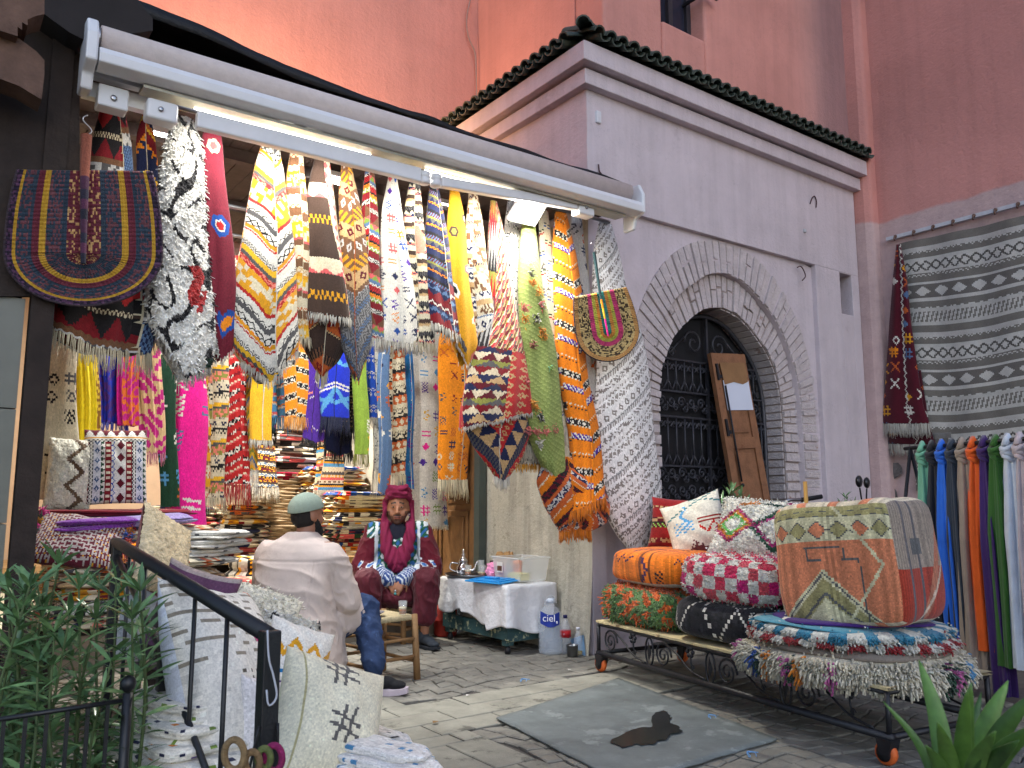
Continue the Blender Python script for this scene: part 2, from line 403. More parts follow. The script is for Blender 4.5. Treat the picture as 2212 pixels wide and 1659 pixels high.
# side wall towards the shop, uneven at the foot, and the dark room
rows = []
for zz in np.linspace(0, PH, 40):
    rows.append([(-0.002-0.05*max(0, 1-zz/0.7)**2*(1+.4*math.sin(yy*3))-.012*mnoise.noise(Vector((yy*1.4, zz*1.4, 3))), yy, zz) for yy in np.linspace(0.0, 6.0, 60)])
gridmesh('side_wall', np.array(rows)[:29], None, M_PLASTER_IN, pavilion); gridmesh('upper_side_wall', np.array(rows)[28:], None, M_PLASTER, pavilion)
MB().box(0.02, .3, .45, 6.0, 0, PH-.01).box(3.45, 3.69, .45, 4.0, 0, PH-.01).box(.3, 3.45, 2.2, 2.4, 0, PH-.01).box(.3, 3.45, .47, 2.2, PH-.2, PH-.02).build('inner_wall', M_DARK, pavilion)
bl = []
for k in range(14): bl.append((0.0+.05*k, 0, 0))
# cornice steps round the corner
co = MB()
for (p, z0, z1) in ((.15, 4.42, 4.575), (.075, 4.28, 4.405), (.03, 4.405, 4.42)):
    co.add([(-p, -p, z0), (PW+.03, -p, z0), (PW+.03, .02, z0), (.02, .02, z0), (.02, 6, z0), (-p, 6, z0)]+[(-p, -p, z1), (PW+.03, -p, z1), (PW+.03, .02, z1), (.02, .02, z1), (.02, 6, z1), (-p, 6, z1)],
           [(5,4,3,0), (3,2,1,0), (6,9,10,11), (6,7,8,9)]+[(i, (i+1) % 6, (i+1) % 6+6, i+6) for i in range(6)])
bevel(co.build('cornice', M_PLASTER, pavilion), 0.02, 3)
# tiled skirt roof: cover tiles and pan tiles in overlapping courses
TX, TY, TZ0, TZ1, OV = 0.62, 0.45, 4.70, 5.06, 0.23
rf = MB()
rf.add([(-.15, -.15, 4.578), (PW+.05, -.15, 4.578), (PW+.05, TY, 4.90), (TX, TY, 4.90), (TX, 6, 4.90), (-.15, 6, 4.578)], [(0,1,2,3), (0,3,4,5)])
roof = rf.build('roof', plain('roof_bedding', (74, 66, 60), 0.95), pavilion)
def half_tile(L, r0, r1, up=True, n=7):
    """canal tile along +y, centred on x=0"""
    rowsP = []
    for s, r in ((0, r0), (L, r1)):
        rowsP.append([(r*math.cos(t)*1.0, s, (r*math.sin(t)*0.95 if up else -r*math.sin(t)*.8)) for t in np.linspace(0, math.pi, n)])
    o = np.array(rowsP); inn = o.copy(); inn[:, :, 0] *= .84; inn[:, :, 2] = inn[:, :, 2]*.84-(0.004 if up else -.004)
    mb = MB(); mb.grid(o); mb.grid(inn[:, ::-1]); mb.grid(np.array([o[0][::-1], inn[0][::-1]])); mb.grid(np.array([o[1], inn[1]])); return mb
cover = half_tile(.24, .058, .047).build('roof_tile', M_TILE, roof, True); pan = half_tile(.24, .055, .045, False).build('roof_tile', M_TILE, roof, True)
cover_me, pan_me = cover.data, pan.data
bpy.data.objects.remove(cover); bpy.data.objects.remove(pan)
def put_tile(me, loc, rotz, pitch, roll=0):
    o = bpy.data.objects.new('roof_tile', me); C.objects.link(o); o.parent = roof
    o.location = loc; o.rotation_euler = (pitch+random.uniform(-.05, .05), roll+random.uniform(-.05, .05), rotz+random.uniform(-.05, .05))
pitchA = math.atan2(4.92-4.60, TY+OV); pitchB = math.atan2(4.92-4.60, TX+OV)
nT = 31; sp = (PW+.12)/nT
for i in range(nT):
    for k in range(4):
        t = k*.19; x = -0.06+i*sp; y = -OV+t*math.cos(pitchA)
        if t > 0 and y+OV > (x+OV)*1.0+.1: continue
        if y > TY-.1: continue
        z = 4.60+t*math.sin(pitchA)+.012*k
        put_tile(cover_me, (x, y, z+.022), 0, pitchA-.06); put_tile(pan_me, (x+sp/2, y, z+.018), 0, pitchA-.06)
nL = 22; spl = sp*1.02
for i in range(nL):
    for k in range(4):
        t = k*.19; y = 0.0+i*spl; x = -OV+t*math.cos(pitchB)
        if t > 0 and x+OV > (y+OV)*1.0+.1: continue
        z = 4.60+t*math.sin(pitchB)+.012*k
        put_tile(cover_me, (x, y, z+.022), -R(90), pitchB-.06); put_tile(pan_me, (x, y+spl/2, z+.018), -R(90), pitchB-.06)
hipdir = np.array([TX+OV*.9, TY+OV*.9, .40]); hl = np.linalg.norm(hipdir); hn = 8
for k in range(hn):
    p = np.array([-OV*.98, -OV*.98, 4.63])+hipdir*(k/hn)*.97
    put_tile(cover_me, tuple(p+np.array([0, 0, .02])), -math.atan2(hipdir[0], hipdir[1]), math.asin(.40/hl)-.1)
# ------------------------------------------------------------------ tall ochre and pink house behind
def stucco(name, up, low, zline):
    m, nt, b = new_mat(name); geo = nt.nodes.new('ShaderNodeNewGeometry'); v = geo.outputs['Position']
    sep = nt.nodes.new('ShaderNodeSeparateXYZ'); nt.links.new(v, sep.inputs[0])
    nz = _noise(nt, v, 3.0, 4); ma = nt.nodes.new('ShaderNodeMath'); ma.operation = 'MULTIPLY_ADD'
    nt.links.new(nz.outputs['Fac'], ma.inputs[0]); ma.inputs[1].default_value = 0.12; nt.links.new(sep.outputs['Z'], ma.inputs[2])
    st = nt.nodes.new('ShaderNodeMapRange'); st.inputs['From Min'].default_value = zline; st.inputs['From Max'].default_value = zline+.03
    nt.links.new(ma.outputs[0], st.inputs['Value'])
    n1 = _noise(nt, v, 0.9, 6, 0.6); n2 = _noise(nt, v, 7, 6, 0.7)
    ru = _ramp(nt, n1.outputs['Fac'], [(0.3, tuple(s2l(up)*.86)), (0.7, tuple(np.clip(s2l(up)*1.1, 0, 1)))])
    rl = _ramp(nt, n2.outputs['Fac'], [(0.3, tuple(s2l(low)*.86)), (0.72, tuple(np.clip(s2l(low)*1.1, 0, 1)))])
    o = _streaks(nt, v, _mix(nt, st.outputs[0], rl.outputs[0], ru.outputs[0]), .08); nt.links.new(o, b.inputs['Base Color']); b.inputs['Roughness'].default_value = .92
    nb = _noise(nt, v, 26, 6, .65); _bump(nt, b, nb.outputs['Fac'], .35, .03); return m
M_PINK = stucco('pink_stucco', (208, 146, 134), (190, 158, 152), 3.98)
M_PINKR = stucco('terracotta_stucco', (202, 140, 130), (196, 168, 164), 3.98)
house = thing('town_house', 'tall pink and orange stucco house rising behind the tiled pavilion', 'building')
WX0, WX1, WZ0, WZ1 = 1.37, 1.98, 5.60, 6.9
TH = 10.0
hw = MB()
hw.box(TX, WX0, TY, TY+.4, 4.5, TH).box(WX1, 4.5, TY, TY+.4, 4.5, TH).box(WX0, WX1, TY, TY+.4, 4.5, WZ0).box(WX0, WX1, TY, TY+.4, WZ1, TH)
hw.box(3.98, 4.06, TY-.02, TY+.4, 0, 4.62)
bevel(hw.build('gable_wall', M_PINK, house), .035, 3)
ho = MB(); ho.box(TX+.002, TX+.3, TY+.40, 2.52, 4.5, TH); ho.build('side_wall', M_PINK, house)
gy = 46; gx = 90; back = []
for zz in np.linspace(3.2, TH, gy):
    back.append([(xx, 2.5+.03*mnoise.noise(Vector((xx*.7, zz*.7, 1)))+.008*mnoise.noise(Vector((xx*4, zz*4, 5))), zz) for xx in np.linspace(-12, TX+.02, gx)])
gridmesh('rear_wall', np.array(back), None, M_PINK, house)
MB().box(TX+.3, 4.0, .85, 3.0, TH-.1, TH).build('parapet', M_PINK, house)
M_WIN = plain('dark_window_wood', (52, 50, 56), .5); M_PANE = plain('dark_window_pane', (42, 44, 58), .15, bump=.05)
win = MB().box(WX0, WX1, TY+.18, TY+.24, WZ0, WZ0+.06).box(WX0, WX0+.06, TY+.18, TY+.24, WZ0+.06, WZ1).box(WX1-.06, WX1, TY+.18, TY+.24, WZ0+.06, WZ1).box((WX0+WX1)/2-.03, (WX0+WX1)/2+.03, TY+.17, TY+.25, WZ0+.06, WZ1).build('window', M_WIN, house)
MB().box(WX0+.06, WX1-.06, TY+.215, TY+.225, WZ0+.06, WZ1).build('pane', M_PANE, win)
MB().box(WX1-.12, WX1+.1, TY-.1, TY-.07, WZ0+.42, WZ0+.46).box(WX1-.1, WX1-.08, TY-.1, TY+.2, WZ0+.42, WZ0+.45).build('shutter_hook', plain('black_iron', (38, 38, 42), .55, metal=.6, var=.3, vscale=30, bscale=200), house)
# cable down the rear wall
cb = [ony(x, y, 2.44) for x, y in ((1018, -10), (1008, 40), (1012, 80), (1026, 115), (1029, 170), (1030, 235))]
MB().tube(smooth_rs(cb, 30), .008, 6).build('cable', plain('grey_cable', (150, 128, 122), .6), house, True)
# wall with the striped rug, running towards the camera on the right
rw = thing('terracotta_wall', 'terracotta and mauve stucco wall holding the striped rug and scarf rack', 'wall')
XR = 3.86
rows = []
for zz in np.linspace(0, TH, 60):
    rows.append([(XR+.03*mnoise.noise(Vector((yy*.8, zz*.8, 9)))+.006*mnoise.noise(Vector((yy*5, zz*5, 2))), yy, zz) for yy in np.linspace(-9, .1, 70)])
gridmesh('stucco_face', np.array(rows)[:, ::-1], None, M_PINKR, rw)
pil = MB(); pil.add([(3.705, .02, 0), (3.705, -.10, 0), (3.74, -.17, 0), (3.90, -.17, 0), (3.90, .02, 0)]+[(3.95, .44, TH), (3.95, .32, TH), (3.99, .25, TH), (4.15, .25, TH), (4.15, .44, TH)],
    [(0,1,6,5), (1,2,7,6), (2,3,8,7), (3,4,9,8)])
pil.v = [(x-(0 if z == 0 else .23), y-(0 if z == 0 else .42), z) for x, y, z in pil.v]
bevel(pil.build('buttress', M_PINKR, rw), .03, 3)
# broken patch of bare cement low on the wall
pc = onx(1907, 1035, XR); pts = []
for k in range(26):
    a = 2*math.pi*k/26; r = 1+.25*math.sin(3*a+1)+.18*math.sin(5*a)+random.uniform(-.1, .1)
    pts.append((XR-.02-.012*random.random(), pc[1]+.20*r*math.cos(a), pc[2]+.19*r*math.sin(a)))
MB().add([(XR-.055, pc[1], pc[2])]+pts, [(0, (k+1) % 26+1, k+1) for k in range(26)]).build('cement_patch', plain('bare_cement', (112, 106, 104), .95, var=.3, vscale=20, bump=.9, bscale=40, bdist=.03), rw)
# ------------------------------------------------------------------ shop shell
M_WOOD_D = plain('dark_ceiling_plank', (86, 72, 66), .75, vscale=9, var=.3, bscale=50, bump=.4)
M_BLACKWOOD = plain('blackened_wood', (48, 38, 33), .8, vscale=9, var=.4, bscale=50, bump=.4)
M_SHOPWALL = plain('beige_shop_wall', (196, 168, 140), .9, vscale=3, var=.15, world=True)
M_FLOOR = plain('plush_floor_mat', (196, 190, 164), .95, vscale=16, var=.32, bscale=120, bump=.6, col2=(216, 212, 192), stain=.56)
SL, SB = -4.35, 5.3
shop = thing('shop_building', 'open fronted rug shop room with plank ceiling and raised floor', 'building')
MB().box(SL, -.04, 1.5, SB, -.01, .272).build('floor_platform', plain('step_riser', (120, 112, 100), .9), shop)
MB().box(SL, -.045, 1.52, SB-.01, .272, .280).build('floor_mat', M_FLOOR, shop)
MB().box(SL, -.045, 1.485, 1.52, .262, .284).build('step_nosing', plain('dull_aluminium', (160, 164, 168), .4, metal=.8), shop)
MB().box(SL, .02, SB, SB+.12, 0, 3.4).build('rear_wall', M_SHOPWALL, shop)
MB().box(SL-.12, SL, -.2, SB+.12, 0, 3.6).build('end_wall', M_SHOPWALL, shop)
for k in range(34):
    x0 = SL+k*.128
    if x0 > -.03: break
    MB().box(x0+.003, min(x0+.125, -.02), -.12, SB, 3.33+random.uniform(0, .006), 3.36).build('ceiling_plank', M_WOOD_D, shop)
for y in (.55, 1.5, 2.9, 4.1): MB().box(SL, -.02, y, y+.07, 3.25, 3.33).build('ceiling_beam', M_WOOD_D, shop)
MB().box(SL, .0, -.2, -.12, 3.20, 3.42).build('fascia_board', M_BLACKWOOD, shop)
# roof sheet: black tarp with a ragged lifted edge
tp = [(-4.6, 3.66), (-3.9, 3.64), (-3.38, 3.62), (-2.97, 3.58), (-2.6, 3.53), (-2.26, 3.49), (-1.7, 3.475), (-1.3, 3.46), (-.7, 3.45), (-.2, 3.445), (.14, 3.44)]
tp = smooth_rs(tp, 60); rows = []
for i, yy in enumerate((-.30, -.24, -.1, .4, 1.4, 2.46)):
    rows.append([(x, yy+.012*math.sin(x*9), z+(.0 if i < 2 else .02*i)+.008*mnoise.noise(Vector((x*6, yy*3, 0)))) for x, z in tp])
rows.insert(0, [(x, -.31+.01*math.sin(x*7), z-.03-.05*max(0, min(1, (-1.5-x)/2))-.012*abs(mnoise.noise(Vector((x*8, 1, 0))))) for x, z in tp])
gridmesh('tarpaulin', np.array(rows), None, plain('black_tarpaulin', (26, 26, 28), .6, var=.3, vscale=14, bump=.6, bscale=30), shop, solid=.006)
# front posts and the marble clad pier on the left
for x0, x1, y0, m, nm in ((-3.66, -3.57, -.46, M_BLACKWOOD, 'post'),):
    MB().box(x0, x1, y0, y0+.1, 0, 3.4).build(nm, m, shop)
pier = thing('marble_pier', 'pier clad in pale veined marble slabs left of the shop opening', 'pier')
M_MARB = plain('veined_marble', (112, 112, 102), .35, vscale=3.5, var=.16, bump=.05, col2=(140, 128, 112), stain=.62, world=True)
for k in range(4):
    z0 = .02+k*.49; MB().box(-5.4, -3.68, -.42, -.1, z0, z0+.484).build('marble_slab', M_MARB, pier)
MB().box(-5.4, -3.69, -.40, -.1, 1.985, 3.4).build('pier_top', M_BLACKWOOD, pier)
# carved dark eave in the upper left corner
eave = thing('carved_eave', 'dark carved wooden eave with stepped corbel above the big woven fan', 'eave')
M_EAVE = plain('aged_carved_cedar', (104, 80, 68), .85, vscale=10, var=.35, bscale=60, bump=.5)
def poly_ony(pts, y0, y1, name, mat, par):
    q = [ony(x, y, y0) for x, y in pts]; MB().prism([(p[0], p[2]) for p in q], y0, y1).build(name, mat, par)
poly_ony([(-80, -60), (96, -2), (96, 30), (78, 34), (60, 42), (60, 55), (48, 48), (48, 64), (38, 58), (38, 78), (-80, 40)], -.78, -.62, 'stepped_corbel', M_EAVE, eave)
poly_ony([(-80, 70), (40, 82), (78, 110), (96, 130), (96, 160), (90, 215), (40, 185), (-80, 140)], -.72, -.58, 'curved_bracket', M_EAVE, eave)
poly_ony([(-90, -80), (230, -80), (330, 40), (330, 66), (250, 78), (178, 84), (150, 70), (60, 4), (-90, -40)], -.60, -.30, 'eave_beam', plain('eave_underside', (44, 40, 40), .9), eave)
poly_ony([(-90, -20), (172, 70), (172, 640), (-90, 640)], -.44, -.415, 'backboard', M_BLACKWOOD, eave)
# ------------------------------------------------------------------ woven patterns (functions of yarn position in metres)
K = dict(cream=(212, 200, 170), white=(216, 211, 198), black=(34, 32, 34), red=(176, 40, 40), dred=(120, 26, 34), burg=(112, 34, 48), orange=(226, 134, 30),
         yellow=(222, 172, 44), must=(212, 150, 34), olive=(132, 132, 62), green=(124, 150, 66), dgreen=(28, 62, 42), blue=(36, 76, 150), royal=(30, 48, 176),
         sky=(84, 146, 190), slate=(86, 112, 146), navy=(34, 40, 72), purple=(78, 44, 140), pink=(228, 40, 140), rose=(206, 92, 92), salmon=(222, 128, 108),
         brown=(112, 78, 54), dbrown=(66, 50, 42), tan=(188, 154, 108), grey=(140, 138, 136), dgrey=(84, 82, 82), lgrey=(190, 186, 180), teal=(40, 128, 138),
         rust=(188, 92, 44), lime=(150, 200, 90), beige=(206, 190, 160), maroon=(92, 22, 34))
def c(k): return np.array(K[k] if isinstance(k, str) else k, float)
def h2(i, j, s=0):
    x = np.sin(i*127.1+j*311.7+s*74.7)*43758.5453; return x-np.floor(x)
def bands(spec, warp=0.0):
    """spec: (thickness m, kind, colour, colour2, period m)"""
    th = np.array([b[0] for b in spec]); ed = np.r_[0, np.cumsum(th)]; tot = ed[-1]
    def f(p, q):
        if warp: q = q+warp*np.sin(p*11)+warp*.6*np.sin(p*29+2)
        qm = np.mod(q, tot); out = np.zeros(p.shape+(3,)); idx = np.clip(np.searchsorted(ed, qm, 'right')-1, 0, len(spec)-1)
        for k, b in enumerate(spec):
            m = idx == k
            if not m.any(): continue
            t = (qm[m]-ed[k])/th[k]; pp = p[m]; kind = b[1]; a = c(b[2]); a2 = c(b[3]) if len(b) > 3 else a; per = b[4] if len(b) > 4 else th[k]
            u = np.mod(pp/per, 1.0); tri = np.abs(u*2-1); on = np.zeros(t.shape, bool)
            if kind == 'zig': on = np.abs(t-(.15+.7*tri)) < .16
            elif kind == 'diam': on = (np.abs(t-.5)+np.abs(u-.5)) < .36; on &= ~((np.abs(t-.5)+np.abs(u-.5)) < .14)
            elif kind == 'fdiam': on = (np.abs(t-.5)+np.abs(u-.5)) < .40
            elif kind == 'tri': on = t < tri
            elif kind == 'dots': on = (np.abs(u-.5) < .27) & (np.abs(t-.5) < .33)
            elif kind == 'x': on = (np.abs(np.abs(t-.5)-np.abs(u-.5)) < .13)
            elif kind == 'line': on = np.abs(t-.5) < .22
            elif kind == 'chk': on = (np.floor(u*2)+np.floor(t*2)) % 2 < 1
            elif kind == 'hatch': on = np.mod(u+t*.8, 1) < .5
            elif kind == 'chev': on = np.mod(t*1.0+tri*.8, .5) < .25
            elif kind == 'rand':
                on = h2(np.floor(pp/per), np.floor(t*4), k) < .5
            out[m] = np.where(on[:, None], a2, a)
        return out
    return f
def symbols(base, cols, cell=.14, seed=1, fill=.7, band=None, kinds=(0, 1, 2, 3, 4, 5, 6), lw=.09):
    base_c = None if callable(base) else c(base); cl = np.array([c(k) for k in cols])
    def f(p, q):
        out = base(p, q) if callable(base) else np.tile(base_c, p.shape+(1,))
        i, j = np.floor(p/cell), np.floor(q/cell); u, v = p/cell-i, q/cell-j
        r = h2(i, j, seed); kd = np.array(kinds)[np.clip((h2(i, j, seed+3)*len(kinds)).astype(int), 0, len(kinds)-1)]
        u = u-.5+(h2(i, j, seed+5)-.5)*.25; v = v-.5+(h2(i, j, seed+7)-.5)*.25
        box = (np.abs(u) < .36) & (np.abs(v) < .36)
        on = np.zeros(p.shape, bool)
        on |= (kd == 0) & ((np.abs(np.abs(u)-.14) < lw*.6) | (np.abs(np.abs(v)-.14) < lw*.6)) & box                       # hash mark
        on |= (kd == 1) & (np.abs(np.abs(u)-np.abs(v)) < lw*.8) & box                                                     # cross
        on |= (kd == 2) & (np.abs(u-(.22*(np.abs(np.mod(v*5, 2)-1)*2-1))) < lw) & box                                      # zigzag
        on |= (kd == 3) & ((np.abs(u)+np.abs(v)) < .33) & ((np.abs(u)+np.abs(v)) > .33-lw*1.6)                             # lozenge
        on |= (kd == 4) & (np.mod(v+np.abs(u)*.9, .2) < .1) & box & (np.abs(u) < .24)                                      # chevrons
        on |= (kd == 5) & ((np.abs(u)+np.abs(v)) < .27)                                                                   # solid lozenge
        on |= (kd == 6) & (np.abs(np.abs(v)-.12) < lw*.5) & (np.abs(u) < .3)                                               # bars
        on &= r < fill
        ci = (h2(i, j, seed+9)*len(cl)).astype(int)
        out[on] = cl[np.clip(ci[on], 0, len(cl)-1)]; return out
    return f
def scatter(base, blobs):
    """blobs: (p, q, r, colour, inner colour)"""
    def f(p, q):
        out = base(p, q) if callable(base) else np.tile(c(base), p.shape+(1,))
        for b in blobs:
            d = np.hypot(p-b[0], q-b[1])*(1+.07*np.sin(6*np.arctan2(q-b[1], p-b[0])+b[0]*20))
            out[d < b[2]] = c(b[3])
            if len(b) > 4: out[(d < b[2]*.55)] = c(b[4])
        return out
    return f
def checks(a, b, s, jit=0, cols=None):
    def f(p, q):
        i, j = np.floor(p/s), np.floor(q/s); m = (i+j) % 2 < 1
        ca = np.tile(c(a), p.shape+(1,))
        if cols is not None:
            ci = np.array([c(k) for k in cols])[(h2(np.floor(p/s*.5), j*0+np.floor(q/s*.34), 4)*len(cols)).astype(int)]; ca = ci
        return np.where(m[..., None], ca, c(b))
    return f
def ikat(cols, per=.16, amp=.05, seed=0):
    cl = np.array([c(k) for k in cols])
    def f(p, q):
        tri = np.abs(np.mod(p/per, 1)*2-1); qq = q/.045+tri*amp*40+.6*np.sin(np.floor(p/.012)*12.9+seed)
        return cl[np.mod(np.floor(qq), len(cl)).astype(int)]
    return f
def shagmarks(base, mark, seed=0, accents=()):
    def f(p, q):
        n = np.sin(p*26+3*np.sin(q*11+seed)+seed)+.8*np.sin(q*21-p*17+2*np.sin(p*19))
        n2 = np.sin(p*47+q*31+seed*2)
        out = np.tile(c(base), p.shape+(1,)); out[(np.abs(n) < .30) & (n2 > -.75)] = c(mark)
        for (a, b, r, k) in accents:
            m = (np.abs((p-a)+.5*np.sin((q-b)*40)*.03) < r*.35) & (np.abs(q-b) < r); out[m] = c(k)
        return out
    return f
def rotd(f, deg, p0=0, q0=0):
    ca, sa = math.cos(R(deg)), math.sin(R(deg))
    return lambda p, q: f(ca*p+sa*q+p0, -sa*p+ca*q+q0)
def border(f, edge, w):
    return lambda p, q: np.where((np.abs(p) > w)[..., None], c(edge) if not callable(edge) else edge(p, q), f(p, q))
WOOL = woven(); SHAG = woven('shag_wool', 70, 1.0, .3, 1.0, .02, .3); SILK = woven('thin_scarf', 500, .15, .25, .7, .002, .08)
def yarns(pts, dirs, L, r, cols, name, mat, parent, seg=3, droop=.5, jit=.25, taper=.45):
    """many tapered yarn ends as one mesh; pts, dirs (n,3)"""
    n = len(pts); pts = np.asarray(pts, float); dirs = np.asarray(dirs, float)
    L = np.broadcast_to(np.asarray(L, float), (n,)); rng = np.random.RandomState(n+7)
    side = np.cross(dirs, [0, 0, 1.0]); bad = np.linalg.norm(side, axis=1) < .15; side[bad] = (1, 0, 0)
    side /= np.linalg.norm(side, axis=1)[:, None]; up = np.cross(side, dirs); up /= np.linalg.norm(up, axis=1)[:, None]
    wob = rng.normal(0, jit, (n, 3)); V = []
    for k in range(seg+1):
        t = k/seg; cen = pts+(dirs+wob*t*.6)*(L*t)[:, None]+np.array([0, 0, -1.0])*(droop*L*t*t)[:, None]
        rr = r*(1-taper*t)
        for a in (0, 2.094, 4.189): V.append(cen+side*(rr*math.cos(a))+up*(rr*math.sin(a)))
    V = np.stack(V, 1); nv = (seg+1)*3; F = []
    for k in range(seg):
        for a in range(3): F.append((k*3+a, k*3+(a+1) % 3, (k+1)*3+(a+1) % 3, (k+1)*3+a))
    F.append((seg*3, seg*3+1, seg*3+2, seg*3+2))
    F = np.array(F); allF = (np.arange(n)[:, None, None]*nv+F[None]).reshape(-1, 4)
    cols = np.broadcast_to(np.asarray(cols, float), (n, 3))
    faces = [tuple(f) if f[2] != f[3] else tuple(f[:3]) for f in allF]
    fc = np.repeat(cols, len(F), axis=0)
    return mesh_obj(name, V.reshape(-1, 3), faces, mat, parent, True, fc, kind='stuff')
def hang_rug(name, label, cat, edges, y, paint, fringe=None, slant=0.0, tip=0.0, k=.55, folds=3, famp=.13, nf=72, ns=160, phase=0., mat=None, top_pinch=True,
             group=None, lean=0.0, scale=.66, lap=None, wide=1.14, flen=.07, shag=0.0, back='tan', yb=None, fr=.0028, fdens=1.0):
    """rug gathered at its hook: a tapering, folded, open-bottomed cone of cloth. edges: rows of (py, pxl, pxr) on the plane y"""
    mat = mat or WOOL
    yb = y if yb is None else yb; e = sorted(edges); y0e, y1e = e[0][0], e[-1][0]
    Ls, Rs = [], []
    for (py, a, b) in e:
        yy = y+(yb-y)*(py-y0e)/(y1e-y0e); Ls.append(ony(a, py, yy)); Rs.append(ony(b, py, yy))
    Ls, Rs = np.array(Ls), np.array(Rs); mid = (Ls+Rs)/2
    d = np.r_[0, np.cumsum(np.linalg.norm(np.diff(mid, axis=0), axis=1))]; Ltot = d[-1]; t = np.linspace(0, Ltot, ns)
    cen = np.stack([np.interp(t, d, mid[:, i]) for i in range(3)], 1)
    hw = np.interp(t, d, np.linalg.norm(Rs-Ls, axis=1)/2)*wide; cen[:, 0] += .012*np.sin(t*6.3+phase*5)*np.clip(t/Ltot*2, 0, 1)
    ker = np.ones(9)/9
    hw = np.convolve(np.pad(hw, 4, 'edge'), ker, 'valid'); cen = np.stack([np.convolve(np.pad(cen[:, i], 4, 'edge'), ker, 'valid') for i in range(3)], 1)
    v = mid[len(mid)//2]-CAM; tana = abs(v[0]/v[1]); a_eff = hw/math.sqrt(1+(k*tana)**2)
    # angles: dense on the camera side
    th_f = np.linspace(math.pi*1.06, math.pi*2.02, nf, endpoint=False); th_b = np.linspace(math.pi*2.02, math.pi*3.06, max(10, nf//3), endpoint=False)
    th = np.r_[th_f, th_b]; nth = len(th); s = t/Ltot
    cosr, sinr = np.cos(th), np.sin(th)
    sc_ = s[:, None]; tr_ = th[None, :]
    fold = 1+famp*(.25+.75*sc_)*np.cos(folds*tr_+phase+1.2*np.sin(sc_*3))+.5*famp*np.cos((folds*2+1)*tr_+phase*2+sc_*2)*sc_
    if lap is None:
        hsh = (abs(math.sin(phase*91.7+edges[0][1]))*7.3) % 1; lap = (.30+.35*hsh, .25*(hsh-.5)*2, 1 if hsh > .4 else -1) if hsh < .85 else (9, 0, 1)
    ufr = np.r_[np.linspace(0, 1, nf), np.full(nth-nf, np.nan)][None, :]; ledge = lap[0]+lap[1]*s[:, None]
    lmask = np.nan_to_num((ufr-ledge)*lap[2], nan=-1) > 0; ldist = np.abs(np.nan_to_num(ufr-ledge, nan=9))
    fold = fold+np.where(lmask, .10, 0)*np.clip(s*6, 0, 1)[:, None]-.05*np.exp(-(ldist/.02)**2)*(~lmask)
    rag = 0.006*np.sin(40*th+phase)
    zoff = slant*cosr+tip*(np.abs(cosr)-1)*-1*-1+rag
    P = np.zeros((ns, nth, 3))
    P[:, :, 0] = cen[:, 0:1]+a_eff[:, None]*cosr[None]*fold
    P[:, :, 1] = cen[:, 1:2]+(a_eff*k)[:, None]*sinr[None]*fold+lean*s[:, None]
    w2 = np.clip((s-.35)/.65, 0, 1)**1.3
    P[:, :, 2] = cen[:, 2:3]+w2[:, None]*zoff[None]
    arc = np.r_[0, np.cumsum(np.hypot(np.diff(cosr), k*np.diff(sinr)))]; arc = arc-arc[nf//2]
    wref = .35*np.max(a_eff)+.65*a_eff
    pc_ = (arc[None, :]*wref[:, None]); qc = np.repeat(t[:, None], nth, 1)
    pm = (pc_[:-1]+np.roll(pc_, -1, 1)[:-1])/2; pm[:, -1] = pc_[:-1, -1]; qm = (qc[:-1]+qc[1:])/2
    lm = lmask[:-1]; bx = np.zeros_like(lm); bx[:, 1:] = lm[:, 1:] != lm[:, :-1]
    col = paint(np.where(lm, .31-pm*.9+.25*qm, pm)/scale, np.where(lm, qm+.17+.22*pm, qm)/scale); col[bx] = c('cream') if fringe is None else c(fringe)*.92
    rng = np.random.RandomState(int(abs(phase)*100)+ns); col = np.clip(col*(1+rng.normal(0, .035, col.shape[:2]+(1,))), 0, 255)
    if shag:
        nse = rng.normal(0, 1, P.shape[:2]); P[:, :, 0] += shag*nse*cosr[None]; P[:, :, 1] += shag*nse*sinr[None]; P[:, :, 2] += shag*rng.normal(0, .7, P.shape[:2])
    root = thing(name, label, cat, group)
    gridmesh('cloth', P, col, mat, root, closed=True)
    if fringe:
        nfr = int(max(16, np.max(hw[-6:])*2*260*fdens)); jj = np.linspace(0, nth-1, nfr).astype(int)
        jj = np.sort(np.r_[jj, np.linspace(0, nf-1, int(nfr*.8)).astype(int)])
        base = P[-1, jj]+np.random.normal(0, .003, (len(jj), 3)); dr = np.tile([0, 0, -1.0], (len(jj), 1))+np.c_[cosr[jj]*.05, sinr[jj]*.05, np.zeros(len(jj))]
        fc = c(fringe)*(1+np.random.normal(0, .06, (len(jj), 1)))
        yarns(base, dr, flen*np.random.uniform(.6, 1.15, len(jj)), fr, np.clip(fc, 0, 255), 'fringe', mat, root, jit=.10, droop=.0)
    root['_bb'] = 1; del root['_bb']
    return root, P, cosr, sinr
